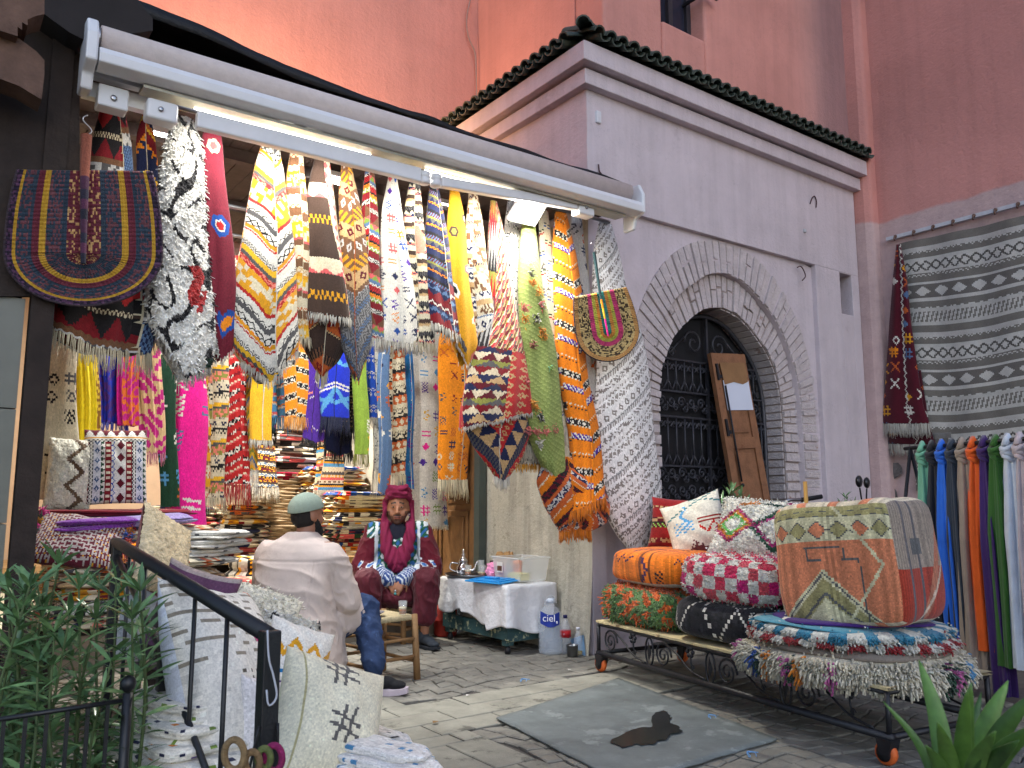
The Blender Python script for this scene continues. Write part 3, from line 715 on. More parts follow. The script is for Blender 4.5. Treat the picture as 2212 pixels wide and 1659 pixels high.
# ------------------------------------------------------------------ awning over the shop front
M_AWN = plain('white_powder_coat', (222, 222, 224), .38, vscale=8, var=.06, bump=.03, spec=.5)
M_AWNFAB = plain('awning_fabric_roll', (206, 192, 186), .9, vscale=20, var=.1, bscale=200, bump=.3)
M_IRON = plain('black_painted_iron', (36, 36, 40), .45, metal=.3, var=.35, vscale=25, bscale=150, bump=.2, spec=.5)
M_CHROME = plain('brushed_steel', (170, 170, 172), .3, metal=1.0, var=.1, bump=.05)
awn = thing('retractable_awning', 'white retracted awning cassette with folded arms across the shop front', 'awning')
AX0, AX1 = -3.50, -.12
def extr(name, prof, x0, x1, mat, par, sm=False, dz=0.0, dy=0.0):
    """profile (y,z) swept along x, with a gentle rise towards the right"""
    n_ = len(prof); v = [(x0, y, z) for y, z in prof]+[(x1, y+dy, z+dz) for y, z in prof]
    return MB().add(v, [tuple(range(n_-1, -1, -1)), tuple(range(n_, 2*n_))]+[(i, (i+1) % n_, (i+1) % n_+n_, i+n_) for i in range(n_)]).build(name, mat, par, sm)
barp = [(-.70, 3.03), (-.705, 3.07), (-.69, 3.10), (-.66, 3.115), (-.62, 3.115), (-.60, 3.10), (-.60, 3.02), (-.64, 3.012)]
bevel(extr('front_bar', barp, AX0, AX1, M_AWN, awn, dz=.02), .006)
rollp = [(-.60+.075*math.cos(a), 3.175+.068*math.sin(a)) for a in np.linspace(0, 2*math.pi, 16, endpoint=False)]
extr('fabric_roll', rollp, AX0+.01, AX1-.06, M_AWNFAB, awn, True, dz=.02)
extr('torsion_bar', [(-.56, 3.02), (-.56, 3.06), (-.51, 3.06), (-.51, 3.02)], AX0-.02, AX1-.05, M_AWN, awn, dz=.02)
extr('under_channel', [(-.635, 2.995), (-.635, 3.010), (-.53, 3.016), (-.53, 3.0)], AX0+.2, AX1-.1, plain('dull_champagne_metal', (168, 160, 140), .35, metal=.7), awn, dz=.02)
for (x0, x1) in ((AX0-.055, AX0-.005), (AX1+.0, AX1+.03)):
    dz = 0 if x0 < -1 else .02
    bevel(extr('end_bracket', [(-.70, 3.16+dz), (-.66, 3.24+dz), (-.53, 3.25+dz), (-.50, 3.1+dz), (-.50, 2.93+dz), (-.60, 2.93+dz), (-.62, 3.0+dz), (-.70, 3.03+dz)], x0, x1, M_AWN, awn), .01)
extr('roll_cap', [(-.60+.058*math.cos(a), 3.175+.055*math.sin(a)) for a in np.linspace(0, 2*math.pi, 16, endpoint=False)], AX0-.008, AX0+.011, M_CHROME, awn, True)
def arm(x0, x1, z0, z1, y=-.585, h=.062):
    return bevel(MB().add([(x0, y-.03, z0), (x0, y+.02, z0), (x0, y+.02, z0+h), (x0, y-.03, z0+h), (x1, y-.03, z1), (x1, y+.02, z1), (x1, y+.02, z1+h), (x1, y-.03, z1+h)],
       [(0,1,2,3), (7,6,5,4), (0,4,5,1), (1,5,6,2), (2,6,7,3), (3,7,4,0)]).build('folding_arm', M_AWN, awn), .008)
pA = ony(355, 225, -.6); pB = ony(915, 378, -.6); pC = ony(940, 384, -.6); pD = ony(1275, 455, -.6)
arm(pA[0]+.15, pB[0]-.02, pA[2]-.075, pB[2]-.05, h=.085); arm(pC[0]+.04, pD[0]-.12, pC[2]-.045, pD[2]-.02, h=.06)
for p, s in ((pB, .03), (pC, .03)):
    MB().lathe([(.028, -.05), (.034, -.045), (.034, -.02), (.026, -.018), (.034, -.01), (.034, .02), (.026, .024)], (p[0]+.01, -.59, p[2]+.0), 14).build('elbow_joint', M_AWN, awn, True)
for p in (ony(345, 240, -.6), ony(1262, 450, -.6)):
    bevel(MB().box(p[0]-.06, p[0]+.08, -.62, -.53, p[2]-.05, p[2]+.05).build('arm_shoulder', M_AWN, awn), .015, 3)
    MB().lathe([(.008, 0), (.012, .002), (.012, .006), (.006, .008)], (0, 0, 0), 12, M=Matrix.Translation((p[0], -.622, p[2])) @ Matrix.Rotation(R(90), 4, 'X')).build('pivot_bolt', M_CHROME, awn, True)
p = ony(247, 200, -.6); bevel(MB().box(p[0]-.06, p[0]+.07, -.56, -.47, p[2]-.055, p[2]+.05).build('wall_bracket', M_AWN, awn), .008)
MB().lathe([(.008, 0), (.014, .003), (.014, .006), (.008, .008)], (0, 0, 0), 14, M=Matrix.Translation((p[0]+.005, -.562, p[2]-.01)) @ Matrix.Rotation(R(90), 4, 'X')).build('bracket_bolt', M_CHROME, awn, True)
MB().box(AX0-.03, AX0+.35, -.49, -.44, 2.95, 3.02).build('wall_rail', M_AWN, awn)
# LED strip that washes the hanging rugs from under the awning
led = thing('led_strip', 'thin bright LED strip fixed beneath the awning bar', 'light strip')
for lx0, lx1 in ((-3.05, -2.1), (-1.75, -.75)): MB().tube([(lx0, -.552, 2.998), (lx1, -.552, 3.004)], .006, 8).build('tube', emit('led_white', (1.0, .97, .88), 5), led)
def area(name, loc, sx, sy, energy, color, rot, par):
    l = bpy.data.lights.new(name, 'AREA'); l.shape = 'RECTANGLE'; l.size = sx; l.size_y = sy; l.energy = energy; l.color = color
    o = bpy.data.objects.new(name, l); C.objects.link(o); o.location = tuple(map(float, loc)); o.rotation_euler = rot; o.parent = par; return o
for lx0, lx1, en in ((-3.05, -2.1, 13), (-1.75, -.75, 14)): area('strip_light', ((lx0+lx1)/2, -.550, 2.988), lx1-lx0, .012, en, (1.0, .97, .90), (R(8), 0, 0), led)
# flood lamps under the ceiling
M_LED = emit('led_panel_white', (.93, .97, 1.0), 30)
def flood(px, py, y, size, energy, label, tilt, color=(.95, .98, 1.0), z=None, aim=None, m=None):
    p = ony(px, py, y); t = thing('flood_lamp', label, 'lamp', 'LED flood lamps')
    Mx = Matrix.Translation(Vector(p)) @ Matrix.Rotation(R(tilt), 4, 'X')
    MB().box(-size*.55, size*.55, -size*.42, size*.42, .008, .04, Mx).build('housing', M_AWN, t)
    MB().box(-size*.46, size*.46, -size*.34, size*.34, .0, .0079, Mx).build('lens', m or M_LED, t)
    MB().tube([p+np.array([0, 0, .03]), (p[0], p[1]+.02, 3.26)], .007, 6).build('stem', M_AWN, t)
    l = bpy.data.lights.new('flood_light', 'AREA'); l.shape = 'RECTANGLE'; l.size = size*.9; l.size_y = size*.65; l.energy = energy; l.color = color; l.spread = R(170)
    o = bpy.data.objects.new('flood_light', l); C.objects.link(o); o.matrix_world = Mx @ Matrix.Translation((0, 0, -.004)); o.parent = t
    return p
flood(350, 293, .35, .16, 34, 'bright LED flood lamp between the shaggy rug and the blue rug', 16)
flood(722, 386, .5, .16, 34, 'bright LED flood lamp above the brown ikat rug', 14)
flood(958, 445, .6, .16, 34, 'bright LED flood lamp beside the mustard rug', 12)
flood(1141, 462, -.42, .20, 26, 'square LED flood lamp hanging over the green rug', -40, (1, .97, .86), m=emit('led_warm', (1, .98, .84), 40))
for px, py, yy in ((700, 640, 2.6), (420, 560, 2.4), (900, 700, 3.2)):
    pass
fill_lamp = thing('added_fill_lamp', 'added round fill lamp brightening the folded rugs at the back', 'lamp')  # added lamp with no known fitting, brightens the depth of the shop
MB().lathe([(.14, 0), (.14, .03), (.02, .05)], (-1.3, 3.1, 3.19), 20).build('housing', M_AWN, fill_lamp, True)
MB().lathe([(.12, -.004), (.125, .0)], (-1.3, 3.1, 3.19), 20).build('diffuser', emit('led_panel_soft', (1, .96, .86), 8), fill_lamp)
area('added_fill_light', (-1.3, 3.1, 3.18), .24, .24, 150, (1.0, .95, .85), (0, 0, 0), fill_lamp)
# sodium lamp on the shop roof that warms the stucco behind
sod = thing('sodium_lamp', 'small sodium flood lamp on the shop roof washing the stucco orange', 'lamp')
for (x, y, z, e, rx, rz) in ((-2.5, 1.55, 3.80, 58, R(118), 0), (-1.6, 1.9, 3.80, 52, R(118), R(-78))):
    MB().box(x-.1, x+.1, y-.05, y+.03, z-.07, z+.07).build('housing', M_IRON, sod)
    MB().box(x-.08, x+.08, y+.031, y+.036, z-.05, z+.05).build('lens', emit('sodium', (1, .45, .12), 10), sod)
    MB().box(x-.02, x+.02, y-.02, y+.02, 3.5, z-.07).build('stand', M_IRON, sod)
    area('sodium_light', (x, y+.06, z), .16, .1, e, (1.0, .56, .27), (rx, 0, rz), sod)
# ------------------------------------------------------------------ front row of hanging rugs
FY = -.30; GF = 'rugs hanging along the shop front'
def F(name, label, edges, paint, **kw):
    kw.setdefault('group', GF)
    return hang_rug(name, label, 'rug', edges, kw.pop('y', FY), paint, **kw)
b_kilim = bands([(.03, 'p', 'white'), (.02, 'zig', 'white', 'black', .05), (.03, 'p', 'dgrey'), (.015, 'p', 'white'), (.04, 'x', 'white', 'black', .06), (.022, 'rand', 'orange', 'must', .02), (.02, 'line', 'white', 'red'), (.05, 'p', 'white'), (.03, 'chev', 'white', 'dgrey', .05), (.03, 'p', 'yellow'), (.022, 'p', 'dgrey'), (.03, 'rand', 'red', 'salmon', .02), (.12, 'rand', 'cream', 'must', .03), (.02, 'p', 'red')], .006)
F('hanging_rug', 'dark red and black rug with cream border behind the big woven fan', [(215, 225, 262), (300, 205, 273), (420, 190, 282), (560, 120, 295), (660, 92, 300), (740, 100, 290)],
  bands([(.30, 'fdiam', 'black', 'red', .28), (.04, 'chk', 'cream', 'dbrown', .03), (.16, 'tri', 'dred', 'black', .2), (.05, 'p', 'brown'), (.10, 'rand', 'lgrey', 'dgrey', .03), (.3, 'hatch', 'navy', 'slate', .02), (.06, 'p', 'orange'), (.3, 'chk', 'dbrown', 'brown', .02)]), fringe='cream', slant=-.05, tip=.05, flen=.10, phase=.4, y=-.22, k=.6)
F('hanging_rug', 'narrow navy blue and rust rug next to the shaggy rug', [(232, 312, 320), (300, 296, 332), (420, 300, 340), (600, 300, 345), (740, 296, 350)], rotd(bands([(.1, 'p', 'navy'), (.05, 'hatch', 'rust', 'yellow', .03), (.08, 'p', 'dred'), (.05, 'tri', 'navy', 'orange', .06)]), 45), fringe='cream', y=-.2, phase=1.3, ns=90, nf=36)
shag_root, P, cr, sr_ = F('hanging_rug', 'thick cream shag rug with tangled black lines and red marks', [(252, 378, 412), (330, 358, 432), (420, 348, 438), (520, 340, 443), (620, 318, 447), (690, 312, 449), (740, 320, 446), (762, 350, 440)],
  shagmarks((250, 246, 236), 'black', 1.2, [(.05, .85, .09, 'red'), (.08, .92, .05, 'red'), (.12, 1.25, .07, 'dgreen')]), fringe='white', slant=-.07, tip=.15, flen=.05, phase=.2, mat=SHAG, shag=.0035, famp=.06, ns=170, nf=72, lap=(9, 0, 1), scale=1.0)
ii = np.random.randint(4, 168, 1100); jj = np.random.randint(0, 74, 1100); pts = P[ii, jj]; dr = np.c_[cr[jj], sr_[jj], -.45+0*jj]
pcol = shagmarks((250, 246, 236), 'black', 1.2, [(.05, .85, .09, 'red'), (.08, .92, .05, 'red'), (.12, 1.25, .07, 'dgreen')])
_cl = next(o for o in shag_root.children if o.name.startswith('cloth')); _a = np.zeros(len(_cl.data.loops)*4, np.float32); _cl.data.color_attributes['col'].data.foreach_get('color', _a)
_a = _a.reshape(-1, 4, 4)[:, 0, :3].reshape(169, -1, 3); lin = _a[np.clip(ii, 0, 168), jj]; srgb = np.where(lin < .0031, lin*12.92, 1.055*np.power(np.clip(lin, 1e-5, 1), 1/2.4)-.055)*255
yarns(pts, dr, .017*np.random.uniform(.6, 1.3, 1100), .0046, np.clip(srgb*1.05, 0, 255), 'pile', SHAG, shag_root, seg=2, droop=.3, jit=.4)
F('hanging_rug', 'plain burgundy rug with small tufted blue and white medallions', [(264, 448, 470), (300, 440, 478), (400, 436, 487), (500, 440, 496), (600, 445, 506), (680, 448, 510), (722, 458, 506)],
  scatter('burg', [(-.01, .14, .04, 'cream', 'rose'), (-.01, .55, .05, 'blue', 'white'), (-.01, .55, .02, 'red'), (.01, .98, .05, 'blue', 'orange'), (-.09, 1.10, .025, 'orange'), (-.05, 1.15, .025, 'orange', 'blue'), (0, 1.19, .025, 'orange', 'blue'), (.05, 1.16, .025, 'blue', 'orange')]), fringe='white', slant=-.06, tip=.16, flen=.03, phase=2.0, lap=(9, 0, 1), scale=1.0)
F('hanging_rug', 'large white kilim banded diagonally in black orange and red wool', [(300, 571, 599), (360, 556, 606), (450, 538, 612), (520, 526, 618), (620, 514, 626), (700, 509, 629), (745, 512, 631), (768, 530, 628)], rotd(b_kilim, 30), fringe='white', slant=.05, tip=.16, flen=.05, phase=.9, scale=.85, ns=220, nf=96, famp=.07)
F('hanging_rug', 'narrow cream and brown banded rug beside the large white kilim', [(314, 631, 652), (420, 619, 658), (540, 618, 661), (640, 626, 664), (735, 632, 668)],
  rotd(bands([(.08, 'p', 'cream'), (.03, 'zig', 'cream', 'rust', .05), (.07, 'p', 'brown'), (.05, 'x', 'cream', 'tan', .05), (.03, 'p', 'must'), (.1, 'rand', 'cream', 'yellow', .02), (.02, 'p', 'rose'), (.05, 'p', 'brown')]), -12), fringe='cream', phase=2.2, flen=.06)
diam_b = bands([(.055, 'fdiam', 'cream', 'rose', .055)])
def brownrug(p, q):
    a = bands([(.2, 'p', 'dbrown'), (.06, 'p', 'cream'), (.03, 'tri', 'rose', 'cream', .1), (.1, 'p', 'dbrown'), (.05, 'chk', 'dbrown', 'must', .03)])(p, q)
    b = bands([(.06, 'fdiam', 'cream', 'rose', .06)])(q, p-.03); m = (np.mod(p+.02-q*.10, 1) < .075); a[m] = b[m]
    m2 = q > 1.02; d = bands([(.06, 'fdiam', 'cream', 'rose', .06), (.03, 'zig', 'tan', 'black', .04)])(p, q-1.02); a[m2] = d[m2]; return a
F('hanging_rug', 'dark brown rug edged with a cream strip of red diamonds', [(328, 686, 708), (380, 675, 715), (460, 668, 728), (540, 664, 738), (620, 662, 745), (690, 660, 752)], brownrug, fringe='white', slant=-.01, tip=.0, flen=.05, phase=3.0, ns=170, nf=80, scale=1.0, lap=(9, 0, 1))
F('folded_rug_end', 'brown and ochre kilim corner hanging out under the diamond edged rug', [(640, 680, 735), (700, 652, 737), (745, 655, 733), (780, 672, 722), (803, 692, 704)], rotd(bands([(.12, 'diam', 'rust', 'dred', .1), (.02, 'line', 'black', 'tan'), (.14, 'p', 'dbrown'), (.06, 'hatch', 'brown', 'black', .03)]), -42), fringe='cream', y=-.25, phase=.3, tip=.05, ns=60)
F('hanging_rug', 'brown grey ikat rug shading into a navy corner', [(344, 740, 756), (420, 733, 768), (520, 733, 783), (620, 734, 792), (700, 737, 796), (750, 744, 792), (780, 760, 782)], rotd(lambda p, q: np.where((q > 1.12)[..., None], bands([(.05, 'hatch', 'slate', 'dgrey', .02), (.1, 'chev', 'grey', 'dgrey', .06)])(p, q), bands([(.14, 'diam', 'brown', 'lgrey', .07), (.1, 'hatch', 'must', 'brown', .05), (.12, 'diam', 'tan', 'maroon', .1)])(p, q)), 18), slant=.03, tip=.13, phase=1.1, fringe='rust', flen=.02)
F('hanging_rug', 'red green and white striped kilim with pointed motifs', [(358, 791, 806), (440, 783, 812), (540, 780, 821), (640, 782, 826), (735, 788, 830)], rotd(bands([(.1, 'tri', 'brown', 'dred', .12), (.05, 'tri', 'green', 'rose', .08), (.03, 'p', 'slate'), (.02, 'zig', 'white', 'black', .03), (.05, 'hatch', 'red', 'dred', .02), (.02, 'p', 'black'), (.03, 'zig', 'orange', 'rust', .04), (.04, 'zig', 'green', 'white', .04), (.06, 'p', 'dred'), (.04, 'chev', 'white', 'black', .05)]), 15), fringe='white', phase=2.6)
F('hanging_rug', 'white rug scattered with navy purple and orange stitched symbols', [(374, 841, 855), (450, 829, 864), (550, 825, 876), (640, 821, 883), (720, 820, 888), (745, 824, 888)], symbols('white', ['navy', 'purple', 'rose', 'blue', 'orange'], .13, 4, .95, kinds=(0, 1, 2, 5, 6)), fringe='white', phase=.6, flen=.06)
F('hanging_rug', 'black and cream striped rug with a brick red oval', [(388, 886, 905), (460, 878, 912), (540, 877, 920), (640, 878, 926), (745, 882, 934)], scatter(rotd(bands([(.05, 'p', 'cream'), (.04, 'hatch', 'dgrey', 'black', .02), (.04, 'tri', 'cream', 'black', .05), (.03, 'rand', 'salmon', 'navy', .02), (.05, 'p', 'cream'), (.04, 'p', 'dbrown'), (.025, 'p', 'tan')]), -8), [(-.03, .62, .10, 'salmon'), (-.03, .54, .08, 'salmon')]), fringe='cream', phase=1.9)
F('hanging_rug', 'dark navy rug with muted stripes and a zigzag red hem', [(398, 929, 945), (470, 920, 954), (550, 914, 966), (640, 916, 978), (715, 918, 986)], rotd(lambda p, q: np.where((q > 1.0)[..., None], bands([(.06, 'tri', 'dred', 'navy', .12), (.05, 'p', 'dred'), (.05, 'zig', 'maroon', 'white', .08), (.05, 'tri', 'slate', 'navy', .1)])(p, q), bands([(.06, 'p', 'navy'), (.03, 'p', 'black'), (.04, 'hatch', 'maroon', 'slate', .03), (.02, 'p', 'olive'), (.05, 'tri', 'navy', 'dgrey', .08), (.02, 'zig', 'orange', 'maroon', .05)])(p, q)), 12), fringe='white', slant=-.03, flen=.07, phase=.1)
F('hanging_rug', 'mustard yellow rug dotted with tiny tufted flowers', [(405, 973, 989), (470, 968, 1000), (560, 966, 1008), (650, 966, 1016), (730, 970, 1022), (755, 984, 1018)], scatter('must', [(.05, .2, .03, 'dbrown', 'cream'), (-.05, .3, .035, 'dbrown', 'olive'), (.06, .52, .03, 'rose', 'cream'), (-.06, .66, .04, 'white', 'black'), (.07, .82, .025, 'cream', 'red'), (-.04, .95, .03, 'dgrey'), (.05, 1.02, .03, 'salmon'), (.08, 1.14, .03, 'black', 'cream'), (0, 1.2, .03, 'teal')]), slant=-.03, tip=.12, phase=1.5, fringe='white', flen=.025, lap=(9, 0, 1), scale=1.0)
F('hanging_rug', 'cream and brown tufted rug with a navy braid stripe', [(417, 1014, 1030), (490, 1009, 1043), (580, 1010, 1056), (660, 1016, 1064), (755, 1022, 1068)], rotd(lambda p, q: np.where((q > .95)[..., None], bands([(.03, 'line', 'white', 'slate'), (.12, 'diam', 'white', 'navy', .09), (.05, 'p', 'tan'), (.09, 'rand', 'cream', 'brown', .02)])(p, q), bands([(.14, 'rand', 'cream', 'brown', .03), (.03, 'hatch', 'navy', 'tan', .03), (.10, 'rand', 'tan', 'cream', .04)])(p, q)), -15), fringe='white', phase=2.9, flen=.06)
F('hanging_rug', 'long red grey and black kilim flaring to a diamond edged hem', [(432, 1060, 1072), (500, 1056, 1086), (600, 1055, 1100), (680, 1048, 1108), (750, 1022, 1114), (830, 1006, 1124), (880, 1001, 1130), (912, 1003, 1131)], rotd(lambda p, q: np.where((q > 1.55)[..., None], bands([(.14, 'diam', 'red', 'tan', .06)])(p, q), np.where((q > 1.0)[..., None], np.where((np.abs(p) > .20)[..., None], bands([(.14, 'diam', 'red', 'tan', .06)])(q, p), bands([(.05, 'tri', 'tan', 'navy', .17), (.045, 'tri', 'navy', 'maroon', .17), (.05, 'tri', 'maroon', 'beige', .13), (.04, 'tri', 'dgrey', 'olive', .19), (.05, 'tri', 'beige', 'dred', .15)])(p+.4*q, q)), np.where((p < .0)[..., None], bands([(.16, 'tri', 'red', 'olive', .03), (.17, 'tri', 'grey', 'dred', .03), (.18, 'tri', 'black', 'grey', .03)])(p, q), bands([(.03, 'tri', 'dred', 'tan', .05), (.03, 'tri', 'olive', 'maroon', .05), (.03, 'tri', 'red', 'cream', .05), (.03, 'tri', 'dgrey', 'rose', .05)])(p, q+p*1.6)))), 9), slant=.06, fringe='white', flen=.02, phase=.35, ns=210, nf=90, scale=1.0, lap=(9, 0, 1))
F('folded_rug_end', 'folded back underside of the long red kilim with white fringe', [(880, 1012, 1132), (930, 1014, 1136), (980, 1038, 1122), (1030, 1070, 1092)], rotd(bands([(.12, 'diam', 'red', 'tan', .06), (.14, 'tri', 'tan', 'navy', .14), (.1, 'hatch', 'navy', 'dgrey', .03)]), -60), y=-.24, fringe='white', flen=.07, phase=.8, ns=60, tip=.04)
F('hanging_rug', 'grey and white geometric runner with a black edge', [(434, 1098, 1116), (520, 1088, 1122), (640, 1096, 1128), (780, 1112, 1148), (900, 1126, 1160), (968, 1130, 1164)], rotd(bands([(.05, 'p', 'lgrey'), (.05, 'x', 'white', 'dgrey', .05), (.03, 'p', 'lgrey'), (.05, 'diam', 'white', 'black', .05), (.04, 'chev', 'grey', 'white', .05)]), 9), y=-.22, fringe='white', flen=.10, phase=2.4, ns=160, fr=.0032)
gr_root, P, cr, sr_ = F('hanging_rug', 'sage green rug with tufted orange white and pink flowers', [(470, 1130, 1152), (540, 1124, 1160), (640, 1124, 1172), (740, 1126, 1190), (840, 1132, 1204), (930, 1142, 1212), (1000, 1160, 1213), (1030, 1180, 1210)],
  rotd(bands([(.02, 'p', (136, 150, 84)), (.012, 'p', (152, 164, 96)), (.018, 'p', (122, 136, 72))], .004), 21), slant=-.05, tip=.05, phase=1.75, ns=190, nf=66, fringe='white', flen=.02, lap=(9, 0, 1))
tufts = []
for (px, py, k1, k2) in ((1145, 566, 'white', 'white'), (1147, 590, 'white', 'black'), (1152, 612, 'orange', 'orange'), (1164, 630, 'orange', 'must'), (1131, 664, 'rose', 'rose'), (1170, 658, 'rose', 'white'), (1132, 690, 'orange', 'must'), (1158, 689, 'black', 'white'), (1171, 716, 'orange', 'must'), (1172, 726, 'must', 'orange'), (1150, 745, 'dred', 'tan'), (1186, 796, 'lime', (120, 190, 150)), (1136, 822, 'rose', 'rose'), (1150, 870, 'must', 'orange'), (1158, 880, 'orange', 'must'), (1168, 900, 'black', 'white'), (1140, 930, 'rose', 'salmon'), (1160, 935, 'salmon', 'rose'), (1180, 930, 'rose', 'salmon'), (1196, 928, 'rose', 'tan'), (1165, 958, 'white', 'white')):
    b = ony(px, py, FY-.065); nn = 34; o = np.random.normal(0, .014, (nn, 3)); o[:, 1] *= .3
    dd = np.random.normal(0, .7, (nn, 3)); dd[:, 1] = -1
    tufts.append((b+o, dd/np.linalg.norm(dd, axis=1)[:, None], np.where(np.random.rand(nn, 1) < .6, c(k1), c(k2))))
yarns(np.vstack([t[0] for t in tufts]), np.vstack([t[1] for t in tufts]), .022, .004, np.vstack([t[2] for t in tufts]), 'tufted_flowers', SHAG, gr_root, seg=2, droop=.2, jit=.3)
F('hanging_rug', 'ivory rug with thin coloured bars and a black zigzag line', [(452, 1164, 1182), (540, 1166, 1192), (640, 1168, 1202), (740, 1180, 1216), (840, 1190, 1228), (925, 1198, 1238)], rotd(symbols(bands([(.16, 'p', 'cream'), (.012, 'p', 'dgrey'), (.02, 'p', 'cream'), (.012, 'p', 'blue'), (.14, 'p', 'cream'), (.012, 'p', 'dgreen'), (.02, 'p', 'cream'), (.015, 'p', 'red')]), ['dgrey', 'dgreen', 'dgrey'], .16, 8, .5, kinds=(2, 3)), 12), y=-.24, fringe='white', flen=.13, phase=.95, ns=150)
F('hanging_rug', 'long orange kilim with white and black patterned bands', [(458, 1200, 1222), (540, 1196, 1238), (640, 1198, 1250), (740, 1206, 1258), (840, 1218, 1268), (940, 1232, 1284), (1030, 1238, 1294), (1090, 1232, 1298)],
  rotd(bands([(.12, 'p', (222, 122, 24)), (.008, 'p', 'cream'), (.02, 'p', (222, 122, 24)), (.008, 'p', 'dbrown'), (.10, 'p', (222, 122, 24)), (.008, 'p', 'cream'), (.055, 'diam', 'black', 'white', .07), (.008, 'p', 'cream'), (.07, 'p', (222, 122, 24)), (.05, 'x', 'purple', 'white', .05), (.008, 'p', 'dbrown')]), 21), y=-.31, fringe=(214, 122, 26), slant=.06, flen=.09, fr=.004, phase=2.15, ns=200, nf=64)
F('folded_rug_end', 'rolled orange kilim end with thick fringe below the long orange rug', [(985, 1180, 1252), (1040, 1163, 1290), (1090, 1180, 1300), (1130, 1200, 1296), (1150, 1210, 1260)], rotd(bands([(.05, 'p', 'rust'), (.008, 'p', 'cream'), (.05, 'p', (214, 118, 26)), (.06, 'rand', 'black', 'maroon', .02), (.03, 'p', 'rust'), (.05, 'rand', 'lgrey', 'navy', .02)]), 36), y=-.23, fringe=(214, 122, 26), flen=.07, fr=.004, phase=1.05, ns=70, tip=-.02)
F('hanging_rug', 'plain grey rug with small dark motifs between orange and silver rugs', [(462, 1234, 1254), (560, 1232, 1264), (660, 1240, 1276), (760, 1262, 1300), (880, 1272, 1310), (925, 1274, 1312)], symbols('lgrey', ['dgrey', 'navy', 'rust', 'maroon'], .17, 12, .45), y=-.2, fringe='white', flen=.03, phase=.55, ns=130, nf=40)
silver = bands([(.03, 'p', (230, 226, 222)), (.03, 'zig', (222, 217, 212), (136, 128, 120), .04), (.015, 'p', (236, 233, 230)), (.05, 'x', (150, 142, 134), (234, 230, 226), .05), (.02, 'p', (234, 230, 226)), (.09, 'diam', (230, 226, 222), (132, 124, 116), .09), (.012, 'p', 'grey'), (.03, 'hatch', (226, 222, 218), (140, 132, 126), .03), (.025, 'p', (236, 233, 230)), (.05, 'rand', (230, 226, 222), (136, 128, 122), .02)])
F('hanging_rug', 'tall silver grey woven rug with diagonal bands over the pavilion corner', [(478, 1296, 1318), (540, 1286, 1334), (620, 1284, 1350), (720, 1290, 1380), (820, 1294, 1396), (920, 1296, 1406), (1020, 1300, 1414), (1080, 1304, 1417), (1130, 1322, 1412), (1165, 1345, 1402), (1188, 1362, 1390)], rotd(silver, -38), y=-.26, fringe='white', flen=.05, phase=1.6, ns=230, nf=84, tip=.03, famp=.05, k=.38, scale=.8, lap=(9, 0, 1))
F('hanging_rug', 'white geometric rug with a braided hem seen behind the green rug', [(430, 1110, 1122), (600, 1120, 1134), (800, 1128, 1150), (950, 1124, 1165), (1010, 1118, 1166)], rotd(bands([(.05, 'diam', 'white', 'grey', .05), (.03, 'x', 'lgrey', 'dgrey', .03)]), -15), y=-.15, fringe='must', flen=.05, phase=2.7, ns=100, nf=32)
# ------------------------------------------------------------------ second row, hung from the inner rod
SY = 1.55; GS = 'rugs hanging from the inner rod'
def S(label, y0, y1, xl, xr, paint, yb=None, name='hanging_rug', xl1=None, xr1=None, cat='rug', **kw):
    kw.setdefault('group', GS); kw.setdefault('ns', 122); kw.setdefault('nf', 42); kw.setdefault('k', .4); kw.setdefault('phase', (xl*.37) % 3)
    xm = (xl+xr)/2; top = 520+(xm-400)*.28
    e = [(top, xm-7, xm+7), (top+(y0-top)*.5, xm-(xr-xl)*.4, xm+(xr-xl)*.4), (y0, xl, xr), ((y0+y1)/2, (xl+(xl1 or xl))/2-1, (xr+(xr1 or xr))/2+1), (y1, xl1 or xl, xr1 or xr)]
    return hang_rug(name, label, cat, e, kw.pop('y', SY), paint, **kw)
def scarf(label, y0, y1, xl, xr, paint, fringe=None, **kw):
    kw.setdefault('y', .55); return S(label, y0, y1, xl, xr, paint, name='hanging_scarf', cat='scarf', group='scarves hanging on the left side', mat=SILK, folds=9, famp=.16, lap=(9, 0, 1), scale=1.0, fringe=fringe, ns=90, nf=70, flen=kw.pop('flen', .06), **kw)
def floral(base, fl, s=.09, seed=3):
    def f(p, q):
        n = np.sin(p/s*5+2*np.sin(q/s*2.2+seed))*np.sin(q/s*4+2*np.sin(p/s*3+seed*2)); return np.where((n > .12)[..., None], c(fl), c(base))
    return f
S('white rug with black scratched symbols leaning at the left edge', 740, 1085, 108, 165, symbols('cream', ['black', 'dgrey'], .15, 21, .7, kinds=(0, 2, 3, 4)), y=.35, xl1=80, xr1=160)
scarf('bright yellow scarf with brown speckles', 780, 1030, 166, 206, lambda p, q: np.where((p > .03)[..., None], floral((226, 196, 60), (150, 104, 40), .05)(p, q), c((238, 214, 30))), 'yellow', flen=.05)
scarf('royal blue scarf fading to white tie dye at its hem', 770, 920, 202, 264, lambda p, q: np.where((q > 1.66)[..., None], floral('white', 'rust', .12)(p, q), floral('royal', 'purple', .07)(p, q)), 'royal', y=.6)
scarf('magenta scarf with orange leaf print', 690, 925, 262, 304, lambda p, q: np.where((np.abs(p) < .045)[..., None], floral((234, 120, 50), (214, 40, 150), .06)(p, q), c((216, 34, 160))))
scarf('beige scarf with magenta flower print', 690, 985, 300, 345, floral((222, 190, 140), (196, 36, 130), .085, 5), (210, 120, 150), flen=.07)
S('dark green rug with small white and blue motifs', 770, 1100, 346, 382, symbols('dgreen', ['white', 'sky', 'rust', 'lgrey'], .17, 5, .6), y=.8)
